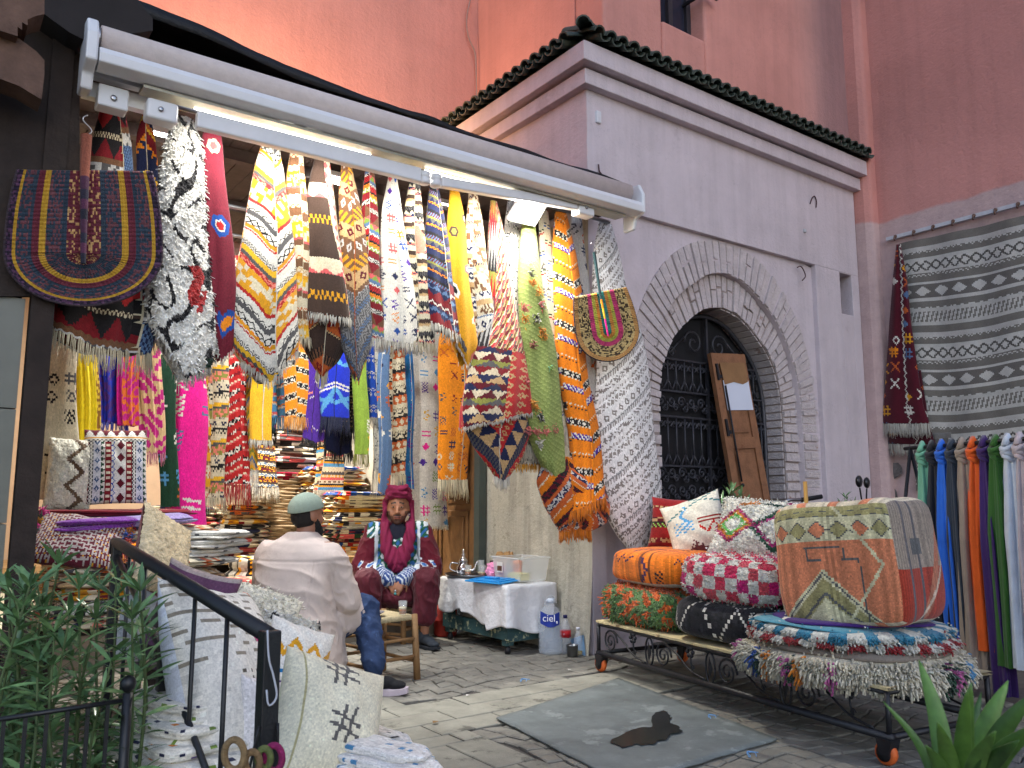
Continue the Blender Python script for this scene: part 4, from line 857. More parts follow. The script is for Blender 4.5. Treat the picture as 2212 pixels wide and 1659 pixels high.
S('hot pink rug with white ladder motifs and long pink tassels', 760, 1160, 372, 440, rotd(scatter(symbols((226, 30, 140), ['white', 'white', 'slate'], .2, 14, .75, kinds=(2, 6, 4)), [(.04, 1.55, .09, 'dgrey')]), 10), y=.9, lap=(9, 0, 1), scale=1.0, fringe=(226, 36, 140), flen=.24, fr=.005, xl1=376, xr1=444, ns=150, nf=60, folds=2, famp=.05, fdens=.6)
S('orange and cream tufted rug beside the pink rug', 720, 1080, 424, 456, scatter(rotd(bands([(.06, 'rand', 'cream', 'rust', .02), (.1, 'p', 'must'), (.05, 'rand', 'brown', 'tan', .02), (.06, 'diam', 'cream', 'rose', .06)]), 15), [(0, 1.0, .08, 'must'), (0, 1.3, .09, 'must')]))
S('cream kilim with yellow black and tufted red bands', 720, 1080, 445, 497, rotd(bands([(.05, 'zig', 'cream', 'black', .04), (.05, 'p', 'cream'), (.035, 'p', 'yellow'), (.03, 'p', 'dgrey'), (.1, 'rand', 'salmon', 'olive', .02), (.02, 'zig', 'cream', 'dgrey', .03), (.09, 'diam', 'cream', 'navy', .1), (.03, 'p', 'black')]), -8), fringe='cream', flen=.12, xl1=450, xr1=486)
S('red kilim with diagonal white and pink stripes and red fringe', 730, 1050, 492, 530, rotd(bands([(.06, 'p', 'red'), (.03, 'zig', 'dred', 'white', .03), (.05, 'p', 'red'), (.015, 'p', 'cream'), (.012, 'p', 'rose'), (.06, 'p', 'red'), (.05, 'x', 'black', 'white', .06)]), -30), fringe='red', flen=.18, xl1=486, xr1=532)
S('olive and mustard ikat kilim', 740, 1020, 525, 552, ikat(['must', 'olive', 'yellow', 'slate', 'tan'], .12, .06, 3), fringe='white', flen=.2)
S('plain saffron yellow rug with a white hem', 750, 955, 545, 582, lambda p, q: np.where((q > 1.5)[..., None], c('yellow'), c((222, 178, 40))), fringe='white', flen=.06, y=1.45)
S('black rug with bright scattered threads', 760, 940, 572, 596, symbols('black', ['teal', 'pink', 'yellow'], .17, 6, .5), fringe='black', y=1.7)
S('blue kilim with red and white zigzag bands', 740, 905, 590, 622, rotd(bands([(.09, 'p', 'sky'), (.04, 'zig', 'rose', 'white', .08), (.05, 'p', 'sky'), (.03, 'zig', 'slate', 'orange', .08), (.02, 'p', 'white')]), -16), fringe='sky', flen=.12)
S('orange kilim with rows of black and white diamonds', 690, 905, 617, 662, rotd(bands([(.05, 'p', 'orange'), (.012, 'p', 'cream'), (.05, 'diam', 'black', 'white', .07), (.012, 'p', 'cream'), (.05, 'p', 'orange')]), 12), fringe=(230, 160, 70), flen=.10, y=1.4)
S('black and cream striped runner between orange and purple rugs', 780, 900, 655, 678, bands([(.06, 'p', 'black'), (.04, 'x', 'black', 'cream', .05), (.03, 'p', 'lime'), (.03, 'p', 'rose')]), fringe='must', flen=.1)
S('purple rug with a dotted white line', 830, 950, 662, 702, rotd(symbols(bands([(.2, 'p', 'purple'), (.02, 'dots', 'purple', 'white', .015), (.25, 'p', 'purple')]), ['teal', 'salmon'], .2, 3, .5, kinds=(6,)), 24), fringe='black', y=1.4, tip=.04)
S('royal blue rug with white stripes and dark fringe', 760, 905, 700, 750, rotd(bands([(.2, 'p', 'royal'), (.02, 'p', 'white'), (.02, 'p', 'royal'), (.02, 'p', 'white'), (.22, 'x', 'royal', 'sky', .3)]), 16), fringe='navy', flen=.14, y=1.35)
S('dark blue rug end with long fringe under the royal blue rug', 850, 975, 704, 752, symbols('navy', ['slate'], .2, 3, .5), fringe='black', flen=.08, y=1.6, tip=.05)
S('black rug with beige fleck stripes', 770, 925, 738, 767, rotd(bands([(.02, 'p', 'black'), (.012, 'rand', 'black', 'tan', .02), (.03, 'p', 'black'), (.012, 'rand', 'dbrown', 'beige', .02)]), -10), fringe='black', flen=.14)
S('bright moss green rug with a fringed tip', 780, 985, 766, 792, symbols((138, 166, 62), ['yellow', 'white'], .22, 5, .3), fringe='olive', flen=.1, y=1.4)
S('bright blue rug with white stitched lozenges', 720, 905, 786, 812, bands([(.07, 'diam', (40, 84, 190), 'white', .06), (.1, 'p', (40, 84, 190)), (.04, 'x', (40, 84, 190), 'white', .06)]), fringe='white', flen=.08)
S('white and grey banded kilim with long white fringe', 730, 1020, 806, 824, rotd(bands([(.05, 'x', 'white', 'grey', .04), (.08, 'p', 'white'), (.03, 'zig', 'white', 'dgrey', .03)]), -20), fringe='white', flen=.2)
S('slate blue rug with yellow and white tufts', 740, 1070, 819, 840, symbols('slate', ['must', 'white', 'rust', 'navy'], .2, 4, .6, kinds=(0, 5, 3)), y=1.4)
S('cream and rust kilim with black edges', 740, 1030, 836, 872, rotd(bands([(.06, 'rand', 'cream', 'black', .03), (.03, 'p', 'black'), (.1, 'fdiam', 'rust', 'cream', .1), (.05, 'p', 'cream'), (.04, 'zig', 'cream', 'dbrown', .04)]), -14), fringe='cream', flen=.1)
S('cobalt blue rug with purple bars', 760, 1060, 861, 888, symbols((34, 104, 164), ['purple', 'sky', 'purple'], .16, 7, .6, kinds=(6, 0)), y=1.65)
S('wide ivory rug covered in small bright zigzags and triangles', 720, 1140, 868, 957, symbols('white', ['teal', 'pink', 'yellow', 'purple', 'salmon', 'sky', 'green'], .15, 17, .8, kinds=(2, 2, 4, 5, 0, 6), lw=.07), fringe='white', flen=.03, y=1.85, ns=170, nf=90, folds=4, famp=.05, lap=(9, 0, 1), scale=.9)
S('orange rug with scattered symbols and cream tassels', 740, 1040, 950, 1012, symbols('orange', ['dred', 'dgrey', 'cream', 'navy', 'rust'], .15, 9, .85), fringe='cream', flen=.16, y=1.5, xl1=950, xr1=1000, fr=.004)
S('red and black berber rug glimpsed behind the burgundy rug', 640, 730, 494, 526, rotd(bands([(.06, 'p', 'red'), (.05, 'zig', 'white', 'orange', .06), (.05, 'x', 'black', 'white', .05)]), 8), y=1.2)
# extra rugs further back that fill the gaps between the rows
for (xl, xr, y1, a, b_, lab) in ((555, 590, 930, 'tan', 'navy', 'tan and navy kilim in the shadow behind the yellow rug'), (676, 700, 900, 'rust', 'cream', 'rust and cream kilim hanging behind the purple rug'), (750, 775, 900, 'must', 'brown', 'mustard kilim hanging behind the moss green rug'), (596, 620, 880, 'rose', 'dbrown', 'rose and brown kilim deep inside behind the blue kilim'), (1000, 1040, 820, 'cream', 'brown', 'cream kilim hanging in the gap beside the long red rug'), (905, 960, 800, 'dred', 'tan', 'dark red kilim behind the wide ivory rug')):
    S(lab, 700, y1, xl, xr, rotd(bands([(.06, 'p', a), (.05, 'diam', b_, a, .06), (.03, 'zig', a, b_, .04)]), 12), y=2.3, fringe='cream', ns=70, nf=26)
rod = thing('hanging_rod', 'long steel rods carrying the hanging rugs', 'rod')
for y, z in ((FY, 3.10), (SY, 2.86), (.58, 2.95), (1.0, 2.9)): MB().tube([(-3.7, y, z), (-.06, y, z)], .014, 8).build('rod', M_CHROME, rod, True)
# ------------------------------------------------------------------ soft goods builders
def Mframe(o, ex, ey, ez):
    M = Matrix.Identity(4)
    for i, a in enumerate((ex, ey, ez)):
        a = Vector(a).normalized()
        for k in range(3): M[k][i] = a[k]
    M.translation = Vector(tuple(map(float, o))); return M
def apply(M, P):
    A = np.array(M); return P@A[:3, :3].T+A[:3, 3]
def rbox(name, M, half, paint, mat, parent=None, n=26, p=5.0, shag=0.0, sag=0.0, wob=0.012, seed=1, faces='LRFBTU', crease=None, bulge=.05, **props):
    """rounded cushion box; paint(face, a, b) gets metres across and down each face"""
    V, F, Cc = [], [], []; rng = np.random.RandomState(seed); off = 0
    g = np.linspace(-1, 1, n+1); gs = np.sign(g)*np.abs(g)**.85
    A, B = np.meshgrid(gs, gs); hx, hy, hz = half
    for f in faces:
        one = np.ones_like(A)
        X, Y, Z, pa, pb = {'F': (A, -one, -B, A*hx, B*hz), 'B': (-A, one, -B, -A*hx, B*hz), 'L': (-one, -A, -B, -A*hy, B*hz), 'R': (one, A, -B, A*hy, B*hz),
                           'T': (A, -B, one, A*hx, B*hy), 'U': (A, B, -one, A*hx, B*hy)}[f]
        nrm = (np.abs(X)**p+np.abs(Y)**p+np.abs(Z)**p)**(1/p); X, Y, Z = X/nrm, Y/nrm, Z/nrm
        w_ = wob*(np.sin(5*X+seed)+np.sin(6*Y+2*seed)+np.sin(4*Z+3*X))
        Zs = Z*hz*(1+w_)-sag*(1-np.abs(Z))*0; bul = 1+bulge*(1-Z**2)
        if crease: bul = bul-crease*np.exp(-(Z/.08)**2)
        P = np.stack([X*hx*bul*(1+w_), Y*hy*bul*(1+w_), Zs-sag*(np.abs(X)**2)*hz], -1)
        if shag:
            nv = P/np.maximum(np.linalg.norm(P, axis=-1, keepdims=True), 1e-6); P = P+nv*rng.normal(0, shag, A.shape)[..., None]+rng.normal(0, shag*.5, P.shape)
        V.append(apply(M, P.reshape(-1, 3))); m = n+1
        i = np.arange(n)[:, None]; j = np.arange(n)[None]
        F.append(np.stack([i*m+j, (i+1)*m+j, (i+1)*m+j+1, i*m+j+1], -1).reshape(-1, 4)+off); off += m*m
        ca = (pa[:-1, :-1]+pa[1:, 1:])/2; cb = (pb[:-1, :-1]+pb[1:, 1:])/2
        col = paint(f, ca, cb) if callable(paint) else np.tile(c(paint), ca.shape+(1,))
        Cc.append(np.clip(col*(1+rng.normal(0, .05, ca.shape)[..., None]), 0, 255).reshape(-1, 3))
    o = mesh_obj(name, np.vstack(V), np.vstack(F)[:, ::-1], mat, parent, True, np.vstack(Cc), **props)
    if shag or len(faces) == 6:
        wd = o.modifiers.new('weld', 'WELD'); wd.merge_threshold = .0009 if not shag else .0025
    return o
def shag_on(o, name, L, r, count, mat, parent, droop=.2, seed=3, zmin=-9, ztop=2, jit_=.35, dn=0.0):
    """tufts of pile standing on a coloured mesh"""
    me = o.data; nf = len(me.polygons); rng = np.random.RandomState(seed)
    cen = np.zeros(nf*3, np.float32); me.polygons.foreach_get('center', cen); cen = cen.reshape(-1, 3)
    nm = np.zeros(nf*3, np.float32); me.polygons.foreach_get('normal', nm); nm = nm.reshape(-1, 3)
    lin = np.zeros(len(me.loops)*4, np.float32); me.color_attributes['col'].data.foreach_get('color', lin); lin = lin.reshape(-1, 4, 4)[:, 0, :3]
    ar = np.zeros(nf, np.float32); me.polygons.foreach_get('area', ar)
    cc0 = cen.mean(0); sg = np.sign(np.einsum('ij,ij->i', nm, cen-cc0).sum()) or 1; nm = nm*sg
    facing = np.einsum('ij,ij->i', nm, CAM-cen) > -.15*np.linalg.norm(CAM-cen, axis=1)
    pr = ar*(facing)*(cen[:, 2] > zmin)*np.where(np.abs(nm[:, 2]) > ztop, .02, 1); pr = pr/pr.sum(); k = rng.choice(nf, count, p=pr)
    col = np.where(lin < .0031, lin*12.92, 1.055*np.power(np.clip(lin, 1e-6, 1), 1/2.4)-.055)[k]*255
    jit = np.sqrt(ar[k])[:, None]*rng.normal(0, .45, (count, 3)); d = nm[k]+rng.normal(0, jit_, (count, 3))-np.array([0, 0, dn]); d /= np.linalg.norm(d, axis=1)[:, None]
    return yarns(cen[k]+jit-nm[k]*.002, d, L*rng.uniform(.6, 1.3, count), r, np.clip(col*(1+rng.normal(0, .07, (count, 1))), 0, 255), name, mat, parent, seg=2, droop=droop, jit=.2, taper=.2)
def pillow(name, M, w, h, th, paint, mat, parent=None, n=34, back='white', shag=0.0, ears=.08, seed=1, **props):
    """knife-edge cushion in the local x (width) / z (height) plane, face towards -y; paint(a, b): a across, b down, in metres"""
    g = np.linspace(-1, 1, n+1); A, B = np.meshgrid(g, -g); rng = np.random.RandomState(seed); V, F, Cc = [], [], []; m = n+1
    e = 1-ears*(1-np.abs(B)**2.2); e2 = 1-ears*(1-np.abs(A)**2.2)
    X = A*w/2*e; Z = B*h/2*e2; t = ((1-np.abs(A)**2.6)*(1-np.abs(B)**2.6))**.55*th/2
    wr = .010*np.sin(9*A+4*B+seed)*np.sin(7*B+seed*2)*(1-np.abs(A)**2)
    off = 0
    for sgn in (-1, 1):
        Y = sgn*(t+wr*sgn*-1*.6)
        P = np.stack([X, Y, Z], -1)
        if shag and sgn < 0: P[..., 1] -= np.abs(rng.normal(0, shag, A.shape)); P += rng.normal(0, shag*.3, P.shape)
        V.append(apply(M, P.reshape(-1, 3))); i = np.arange(n)[:, None]; j = np.arange(n)[None]
        q = np.stack([i*m+j, (i+1)*m+j, (i+1)*m+j+1, i*m+j+1], -1).reshape(-1, 4)+off; F.append(q if sgn < 0 else q[:, ::-1]); off += m*m
        ca = (A[:-1, :-1]+A[1:, 1:])/2*w/2; cb = -(B[:-1, :-1]+B[1:, 1:])/2*h/2
        col = paint(ca, cb) if sgn < 0 else (back(ca, cb) if callable(back) else np.tile(c(back), ca.shape+(1,)))
        Cc.append(np.clip(col*(1+rng.normal(0, .03, ca.shape)[..., None]), 0, 255).reshape(-1, 3))
    o = mesh_obj(name, np.vstack(V), np.vstack(F), mat, parent, True, np.vstack(Cc), **props)
    wd = o.modifiers.new('weld', 'WELD'); wd.merge_threshold = .0008
    return o
def face_frame(o, toward, up=(0, 0, 1), roll=0.0):
    """frame whose -y axis looks along `toward`"""
    y = -Vector(toward).normalized(); z = Vector(up); x = y.cross(z).normalized(); z = x.cross(y).normalized()
    return Mframe(o, x, y, z) @ Matrix.Rotation(roll, 4, 'Y')
TOCAM = lambda p: Vector(tuple(CAM-np.array(p)))
M_BOARD = plain('flaking_cream_board', (196, 180, 138), .85, vscale=14, var=.2, col2=(120, 98, 70), stain=.6)
# ------------------------------------------------------------------ wheeled iron cart
CO = np.array([-.33, -.42, 0.0]); E1 = np.array([-.142, -.99, 0]); E2 = np.array([.99, -.142, 0]); EZ = np.array([0, 0, 1.0])
def cl(l, d, z): return CO+E1*l+E2*d+EZ*z
def cp(px, py, d=0.0):
    r = ray(px, py); t = ((CO+E2*d-CAM)@E2)/(r@E2); q = CAM+r*t-CO; return q@E1, q[2]
CM = Mframe(CO, E1, E2, EZ)
def cbox(mb, l0, l1, d0, d1, z0, z1): return mb.box(l0, l1, d0, d1, z0, z1, CM)
CL, CD = 2.16, .68
cart = thing('wheeled_cart', 'low black wrought iron cart with scrolls and orange wheels', 'cart')
fr = MB()
for d in (0, CD):
    fr.tube([cl(0, d, .295), cl(CL, d, .295)], .011, 8); fr.tube([cl(-.01, d, .115), cl(CL+.02, d, .115)], .018, 8)
    for l in (0, CL): fr.tube([cl(l, d, .11), cl(l, d, .30)], .013, 6)
for l in (0, CL): fr.tube([cl(l, 0, .115), cl(l, CD, .115)], .014, 6); fr.tube([cl(l, 0, .295), cl(l, CD, .295)], .011, 6)
fr.build('frame', M_IRON, cart, True)
# ragged board that covers the frame
nb = 90; edge = [.012+.012*mnoise.noise(Vector((k*.35, 0, 4)))+random.uniform(-.006, .006) for k in range(nb)]
P = np.array([[cl(-.02+k*(CL+.04)/(nb-1), -edge[k], .318) for k in range(nb)], [cl(-.02+k*(CL+.04)/(nb-1), CD+.02, .318) for k in range(nb)], ])
P2 = P.copy(); P2[:, :, 2] -= .012
mb = MB(); mb.grid(P[::-1]); mb.grid(P2); mb.grid(np.array([P2[0], P[0]])[::-1]); mb.build('board', M_BOARD, cart)
def cspiral(l, z, r, turns=2.1, sgn=1, a0=0.0, d=0.0):
    return [cl(l+sgn*r*(1-t*.86)*math.cos(a0+t*turns*2*math.pi), d, z+r*(1-t*.86)*math.sin(a0+t*turns*2*math.pi)) for t in np.linspace(0, 1, 34)]
for d in (0.0, CD):
    for k in range(4):
        l0 = .035+k*.53
        s = MB(); s.tube(cspiral(l0+.10, .205, .075, d=d), .006, 5); s.tube(smooth_rs([cl(l0+.13, d, .272), cl(l0+.22, d, .235), cl(l0+.33, d, .165), cl(l0+.46, d, .135)], 14), .006, 5); s.build('scroll', M_IRON, cart, True)
        f = MB()
        for a in range(6): f.ell(cl(l0+.34+.022*math.cos(a*1.047), d-.002, .262+.022*math.sin(a*1.047)), (.013, .013, .013), 6, 4)
        f.tube([cl(l0+.34, d, .25), cl(l0+.345, d, .20), cl(l0+.36, d, .165)], .005, 5); f.tube(cspiral(l0+.355, .178, .016, 1.2, d=d), .004, 4); f.build('iron_flower', M_IRON, cart, True)
        if k:
            f = MB(); ring = [cl(l0-.03+.036*math.cos(a), d, .205+.08*math.sin(a)) for a in np.linspace(0, 2*math.pi, 22)]; f.tube(ring, .006, 5)
            f.add([cl(l0-.03, d-.006, .205+.06), cl(l0-.03+.02, d, .205), cl(l0-.03, d-.006, .205-.06), cl(l0-.05, d, .205), cl(l0-.03, d-.014, .205)], [(0, 4, 1), (1, 4, 2), (2, 4, 3), (3, 4, 0)]); f.build('iron_leaf', M_IRON, cart, True)
M_OWHEEL = plain('orange_caster_tread', (206, 98, 44), .55, var=.12); M_HUB = plain('black_caster_hub', (30, 30, 32), .4)
for (l, d) in ((.02, .01), (CL-.02, .01), (.02, CD), (CL-.02, CD)):
    ctr = cl(l, d-.01, .05); Mw = Mframe(ctr, E1, EZ, -E2)
    w_ = MB().lathe([(.036, -.018), (.046, -.015), (.05, 0), (.046, .015), (.036, .018)], (0, 0, 0), 22, M=Mw).build('wheel', M_OWHEEL, cart, True)
    MB().lathe([(.0, -.022), (.034, -.021), (.034, .021), (.0, .022)], (0, 0, 0), 18, M=Mw).build('hub', M_HUB, w_, True)
    MB().add([cl(l+a, d-.01+b, z) for b in (-.028, .028) for a, z in ((-.03, .11), (.05, .11), (.03, .045), (-.012, .045))], [(0,1,2,3), (7,6,5,4), (0,4,5,1), (1,5,6,2), (3,2,6,7), (0,3,7,4)]).build('caster_fork', M_IRON, cart)
# ------------------------------------------------------------------ poufs and cushions on the cart
def pouf(label, l0, l1, d0, d1, z0, z1, paint, roll=0.0, mat=None, yaw=0.0, **kw):
    ctr = cl((l0+l1)/2, (d0+d1)/2, (z0+z1)/2); M = Mframe(ctr, E1, E2, EZ) @ Matrix.Rotation(yaw, 4, 'Z') @ Matrix.Rotation(roll, 4, 'Y')
    o = rbox('pouf', M, ((l1-l0)/2, (d1-d0)/2, (z1-z0)/2), paint, mat or WOOL, **kw); return tag(o, label, 'pouf', 'poufs on the cart')
ORP = (226, 120, 34)
def p_green(f, a, b):
    n = np.sin(a*34+2*np.sin(b*26))*np.sin(b*40+1.5*np.sin(a*17)+.6); return np.where(((n > .25) | (b > .13))[..., None], c((222, 104, 36)), c((96, 132, 72)))
g0, gz = cp(1284, 1300, .0); g1, _ = cp(1452, 1330, .0)
g = pouf('shaggy green pouf with orange patches at the foot of the cart', -.04, .68, .01, .62, .322, .565, p_green, n=34, p=4.2, shag=.004, mat=SHAG, seed=4)
me = g.data
def pile_on_green(o):
    lin = np.zeros(len(o.data.loops)*4, np.float32); o.data.color_attributes['col'].data.foreach_get('color', lin)
    return lin
shag_on(g, 'pile', .024, .0042, 2600, SHAG, g, seed=2)
def p_orange(f, a, b):
    o = np.tile(c(ORP), a.shape+(1,)); st = np.sin(a*160+np.sin(a*37)*3); o = o*(1+.10*st[..., None]); o[np.abs(np.mod(a*1.0, .085)-.04) < .003] = c((120, 62, 26))
    z = np.abs(b+.06-.025*np.abs(np.mod(a/.05, 2)-1)*2+.02) < .006; o[z & (a < -.02)] = c((70, 44, 70))
    d = (np.abs((a-.10)+(b)*.7*np.sign(b-.01)) < .012) & (b > -.07); o[d] = c((70, 40, 80)); e_ = (np.abs(a-.21) < .03) & (np.mod(b+a*1.1, .03) < .012) & (np.abs(b-.05) < .05); o[e_] = c((50, 36, 40))
    if f == 'T': o = np.where((np.mod(b, .14) < .012)[..., None], c((206, 96, 60)), o)
    if f == 'U' : o[:] = c((206, 200, 190))
    o[(b > .088) & (f in 'FRLB')] = c((204, 198, 188)); return o
pouf('orange cactus silk pouf with dark zigzag stitching and pale base', .03, .72, .05, .62, .56, .79, p_orange, n=36, p=4.5, seed=7)
def p_black(f, a, b):
    o = np.tile(c((36, 36, 40)), a.shape+(1,)); o = o*(1+.35*(np.sin(a*420+3*np.sin(a*90))*(h2(np.floor(a*300), np.floor(b*70), 3) > .6))[..., None])
    for (x, s) in ((-.3, .35), (-.2, -.35), (-.02, .3), (.10, -.4), (.24, .5), (.3, -.2)):
        o[np.abs(a-x-b*s*1.6) < .006] = c('white')
    if f == 'T':
        for (x, s) in ((-.1, .6), (.2, -.9)): o[np.abs(a-x-b*s) < .006] = c('white')
    return o
pouf('black pouf crossed by thin white lines', .71, 1.38, .0, .60, .322, .555, p_black, n=44, p=4.0, seed=5, roll=R(2), yaw=R(8))
PKS = [(226, 44, 96), (214, 24, 120), (226, 84, 96), (232, 60, 90)]
pk = pouf('pink and white checked shag pouf', .77, 1.39, .01, .62, .545, .79, lambda f, a, b: checks('pink', (242, 236, 222), .068, cols=PKS)(a+.03, b+.02), n=46, p=4.4, shag=.003, mat=SHAG, seed=9, roll=R(2), yaw=R(12))
shag_on(pk, 'pile', .008, .0042, 4600, SHAG, pk, seed=5)
def p_big(f, a, b):
    R_, Cr, Ol, Ln = c((206, 128, 92)), c((206, 200, 162)), c((160, 152, 104)), c((92, 92, 92)); o = np.tile(R_, a.shape+(1,))
    if f in 'FBL':
        top = b < -.105; o[top] = Cr; u = np.mod(a/.10, 1); k = np.floor(a/.10); dd = np.abs(u-.5)+np.abs((b+.155)/.09)
        o[top & (dd < .5)] = Ln; o[top & (dd < .43) & (k % 2 == 0)] = Ol; o[top & (dd < .43) & (k % 2 != 0)] = R_
        mer = (b < -.215); o[mer] = Ol; sq = (np.mod(a, .07) < .035); o[mer & (np.abs(b+.235-.012*np.where(sq, 1, -1)) < .004)] = Ln
        st = ((np.abs(b+.075) < .004) & (np.abs(a+.04) < .09)) | ((np.abs(b+.02) < .004) & (np.abs(a) > .05) & (np.abs(a) < .12)) | ((np.abs(np.abs(a+.03)-.09) < .004) & (np.abs(b+.045) < .03)); o[st] = Ln
        tri = (b-.02) > np.abs(a+.05)*1.0; o[tri & (b-.02 > np.abs(a+.05)+.0)] = Cr; o[np.abs(b-.04-np.abs(a+.05)) < .006] = Ln; o[(b-.06 > np.abs(a+.05))] = Ol*.95
        o[np.abs(b-.13-np.abs(a+.05)) < .008] = Ln; o[(b-.15 > np.abs(a+.05))] = Cr
        o[(np.abs(a-.13-b*.04) < .004) & (b > -.02)] = Ln; o[np.abs(np.abs(b-.01)-(.235-a)*1.4) < .012] = Cr
    elif f == 'R':
        o[:] = c((150, 136, 122)); o[b > .03] = c((160, 62, 46)); o[np.abs(a-.12+b*.6) < .03] = c((176, 110, 84)); o[np.abs(np.abs(a+.1)-.05) < .01] = c((100, 96, 100)); o[(np.abs(b+.06) < .04) & (np.abs(a+.06) < .05)] = Ln
        o[np.abs(b-.2+a) < .012] = c((200, 180, 160))
    else:
        o[:] = c((210, 196, 170)); o[np.mod(a, .16) < .05] = R_; o[np.abs(b+.18) < .02] = c((190, 70, 52))
    o = o*(1+.09*np.sin(a*2*math.pi/.009)[..., None]); return o
pouf('large square salmon pouf with olive diamonds on the round rugs', 1.50, 2.12, .05, .52, .515, 1.09, p_big, n=72, p=8, mat=WOOL, seed=3, roll=R(-5), wob=.010, bulge=.02, yaw=R(13))
# cushions leaning behind
def P_at(l, d, z): return cl(l, d, z)
def kil(a, b):
    o = np.tile(c((222, 214, 196)), a.shape+(1,)); tri = np.abs(np.mod((b+.02)/.05, 2)-1)
    o[(np.abs(a+.05-.03*(tri-.5)*2) < .010) & (b < .02) & (b > -.14)] = c((90, 160, 206)); o[(np.abs(np.mod(b+a*.5, .03)) < .010) & (np.abs(a+.07) < .07) & (np.abs(b-.01) < .04)] = c((90, 160, 206))
    tri2 = np.abs(np.mod((a+.02)/.05, 2)-1); o[(np.abs(b-.05-.03*(tri2-.5)*2) < .010) & (a > .03)] = c((196, 34, 30)); o[(np.mod(b, .022) < .006) & (np.abs(b-.0) < .03) & (a > .04)] = c((150, 50, 44))
    o[(b > .11) & (np.abs(a+.02) < (b-.10)*.9) & (h2(np.floor(a/.012), np.floor(b/.012)) > .35)] = c((110, 66, 70)); o[np.abs(np.abs(b+.16)-np.abs(a-.08)*.35) < .005] = c((84, 130, 130))
    return o
o_ = P_at(.50, .42, .925); tag(pillow('cushion', face_frame(o_, (-.95, -.45, .35), roll=R(-20)), .40, .40, .17, kil, WOOL, back=(214, 206, 190), seed=2), 'ivory cushion with blue and red zigzags above the orange pouf', 'cushion', 'cushions on the cart')
def shagd(a, b):
    o = np.tile(c((244, 238, 222)), a.shape+(1,)); d1 = np.abs(a-.08)*.9+np.abs(b-.06); d2 = np.abs(a+.19)*.9+np.abs(b-.04)
    o[np.abs(d1-.135) < .014] = c((36, 84, 60)); o[np.abs(d1-.108) < .011] = c((176, 36, 116)); o[np.abs(d2-.12) < .012] = c((190, 50, 110)); o[np.abs(d2-.097) < .011] = c((226, 140, 40)); o[np.abs(d2-.072) < .012] = c((120, 210, 100))
    o[(np.abs(b+.14-a*.15) < .010) & (np.abs(a-.06) < .12)] = c((30, 74, 54)); o[(np.abs(b+.165) < .010) & (a > .1)] = c((180, 40, 116)); o[(np.abs(b+.155+a*.2) < .011) & (np.abs(a+.12) < .07)] = c((230, 140, 50)); return o
o_ = P_at(1.02, .50, .925); pl_ = tag(pillow('cushion', face_frame(o_, (-.8, -.35, .75), roll=R(6)), .62, .42, .17, shagd, SHAG, shag=.005, n=46, seed=6), 'white shag cushion with green and magenta diamonds beside the big pouf', 'cushion', 'cushions on the cart')
shag_on(pl_, 'pile', .009, .0044, 3200, SHAG, pl_, seed=8)
redp = bands([(.08, 'p', (150, 34, 34)), (.025, 'chev', 'dred', 'tan', .03), (.06, 'p', (150, 34, 34)), (.03, 'chk', 'maroon', 'tan', .012), (.02, 'p', 'black'), (.025, 'hatch', 'maroon', 'lime', .02)])
o_ = P_at(.10, .62, .93); tag(pillow('cushion', face_frame(o_, (-.95, -.4, .2), roll=R(3)), .46, .36, .15, lambda a, b: redp(a, b+.2), WOOL, back='maroon', seed=4), 'dark red woven cushion behind the orange pouf', 'cushion', 'cushions on the cart')
# round shag rugs stacked under the big pouf
def round_rug(label, z, r, th, paint, pile=0, plen=.03, ctr=(1.70, .33), wob=.02, seed=1, mat=None, sag=.02, group='round rugs stacked on the cart'):
    na, nr = 110, 10; th_ = np.linspace(0, 2*math.pi, na, endpoint=False); prof = [(.0, .5), (.5, .5), (.85, .48), (.95, .40), (1.0, .1), (1.0, -.15), (.96, -.42), (.85, -.5), (.4, -.5)]
    rr = 1+wob*np.sin(3*th_+seed)+wob*.6*np.sin(7*th_+seed*2); P = np.zeros((len(prof), na, 3)); col = np.zeros((len(prof)-1, na, 3))
    for i, (q, h) in enumerate(prof):
        L = r*q*rr*np.cos(th_); D = r*q*rr*np.sin(th_)*.94; dz = -sag*(q**2)*(1+.8*np.sin(2*th_+seed)*.6)
        P[i] = CO+np.outer(ctr[0]+L, E1)+np.outer(ctr[1]+D, E2)+np.outer(z+h*th+dz, EZ)
        if i: col[i-1] = paint(th_*r, np.full(na, q))
    o = gridmesh('round_rug', P, col, mat or SHAG, closed=True); tag(o, label, 'rug', group)
    if pile: shag_on(o, 'pile', plen, .0066 if plen > .025 else .005, pile, SHAG, o, seed=seed, droop=.5, ztop=.8, jit_=.16, dn=.35 if plen > .025 else 0)
    return o
alt = lambda a_, b_, per: (lambda p, q: np.where((np.mod(p/per, 1) < .5)[..., None], c(a_), c(b_)))
mixp = lambda p, q: np.where((h2(np.floor(p/.04), 0, 3) < .16)[..., None], np.array([c(k) for k in ('dgreen', 'sky', (190, 90, 150), 'orange', 'blue')])[(h2(np.floor(p/.05), 1, 5)*5).astype(int)], c((224, 214, 190)))
round_rug('cream shag round rug with coloured yarn ends lowest in the stack', .352, .52, .075, mixp, 4200, .027, seed=2, sag=.012)
round_rug('second shag rug with cream pile in the round stack', .395, .50, .04, lambda p, q: np.tile(c((216, 204, 176)), p.shape+(1,)), 900, .03, seed=5, sag=.012)
round_rug('folded taupe felt rug sandwiched in the round stack', .428, .475, .042, lambda p, q: np.tile(c((134, 122, 110)), p.shape+(1,)), seed=3, mat=WOOL, wob=.035, sag=.012)
round_rug('red and white checked edge rug in the round stack', .462, .475, .045, alt((166, 36, 40), (226, 220, 206), .15), 1500, .012, seed=7, sag=.012)
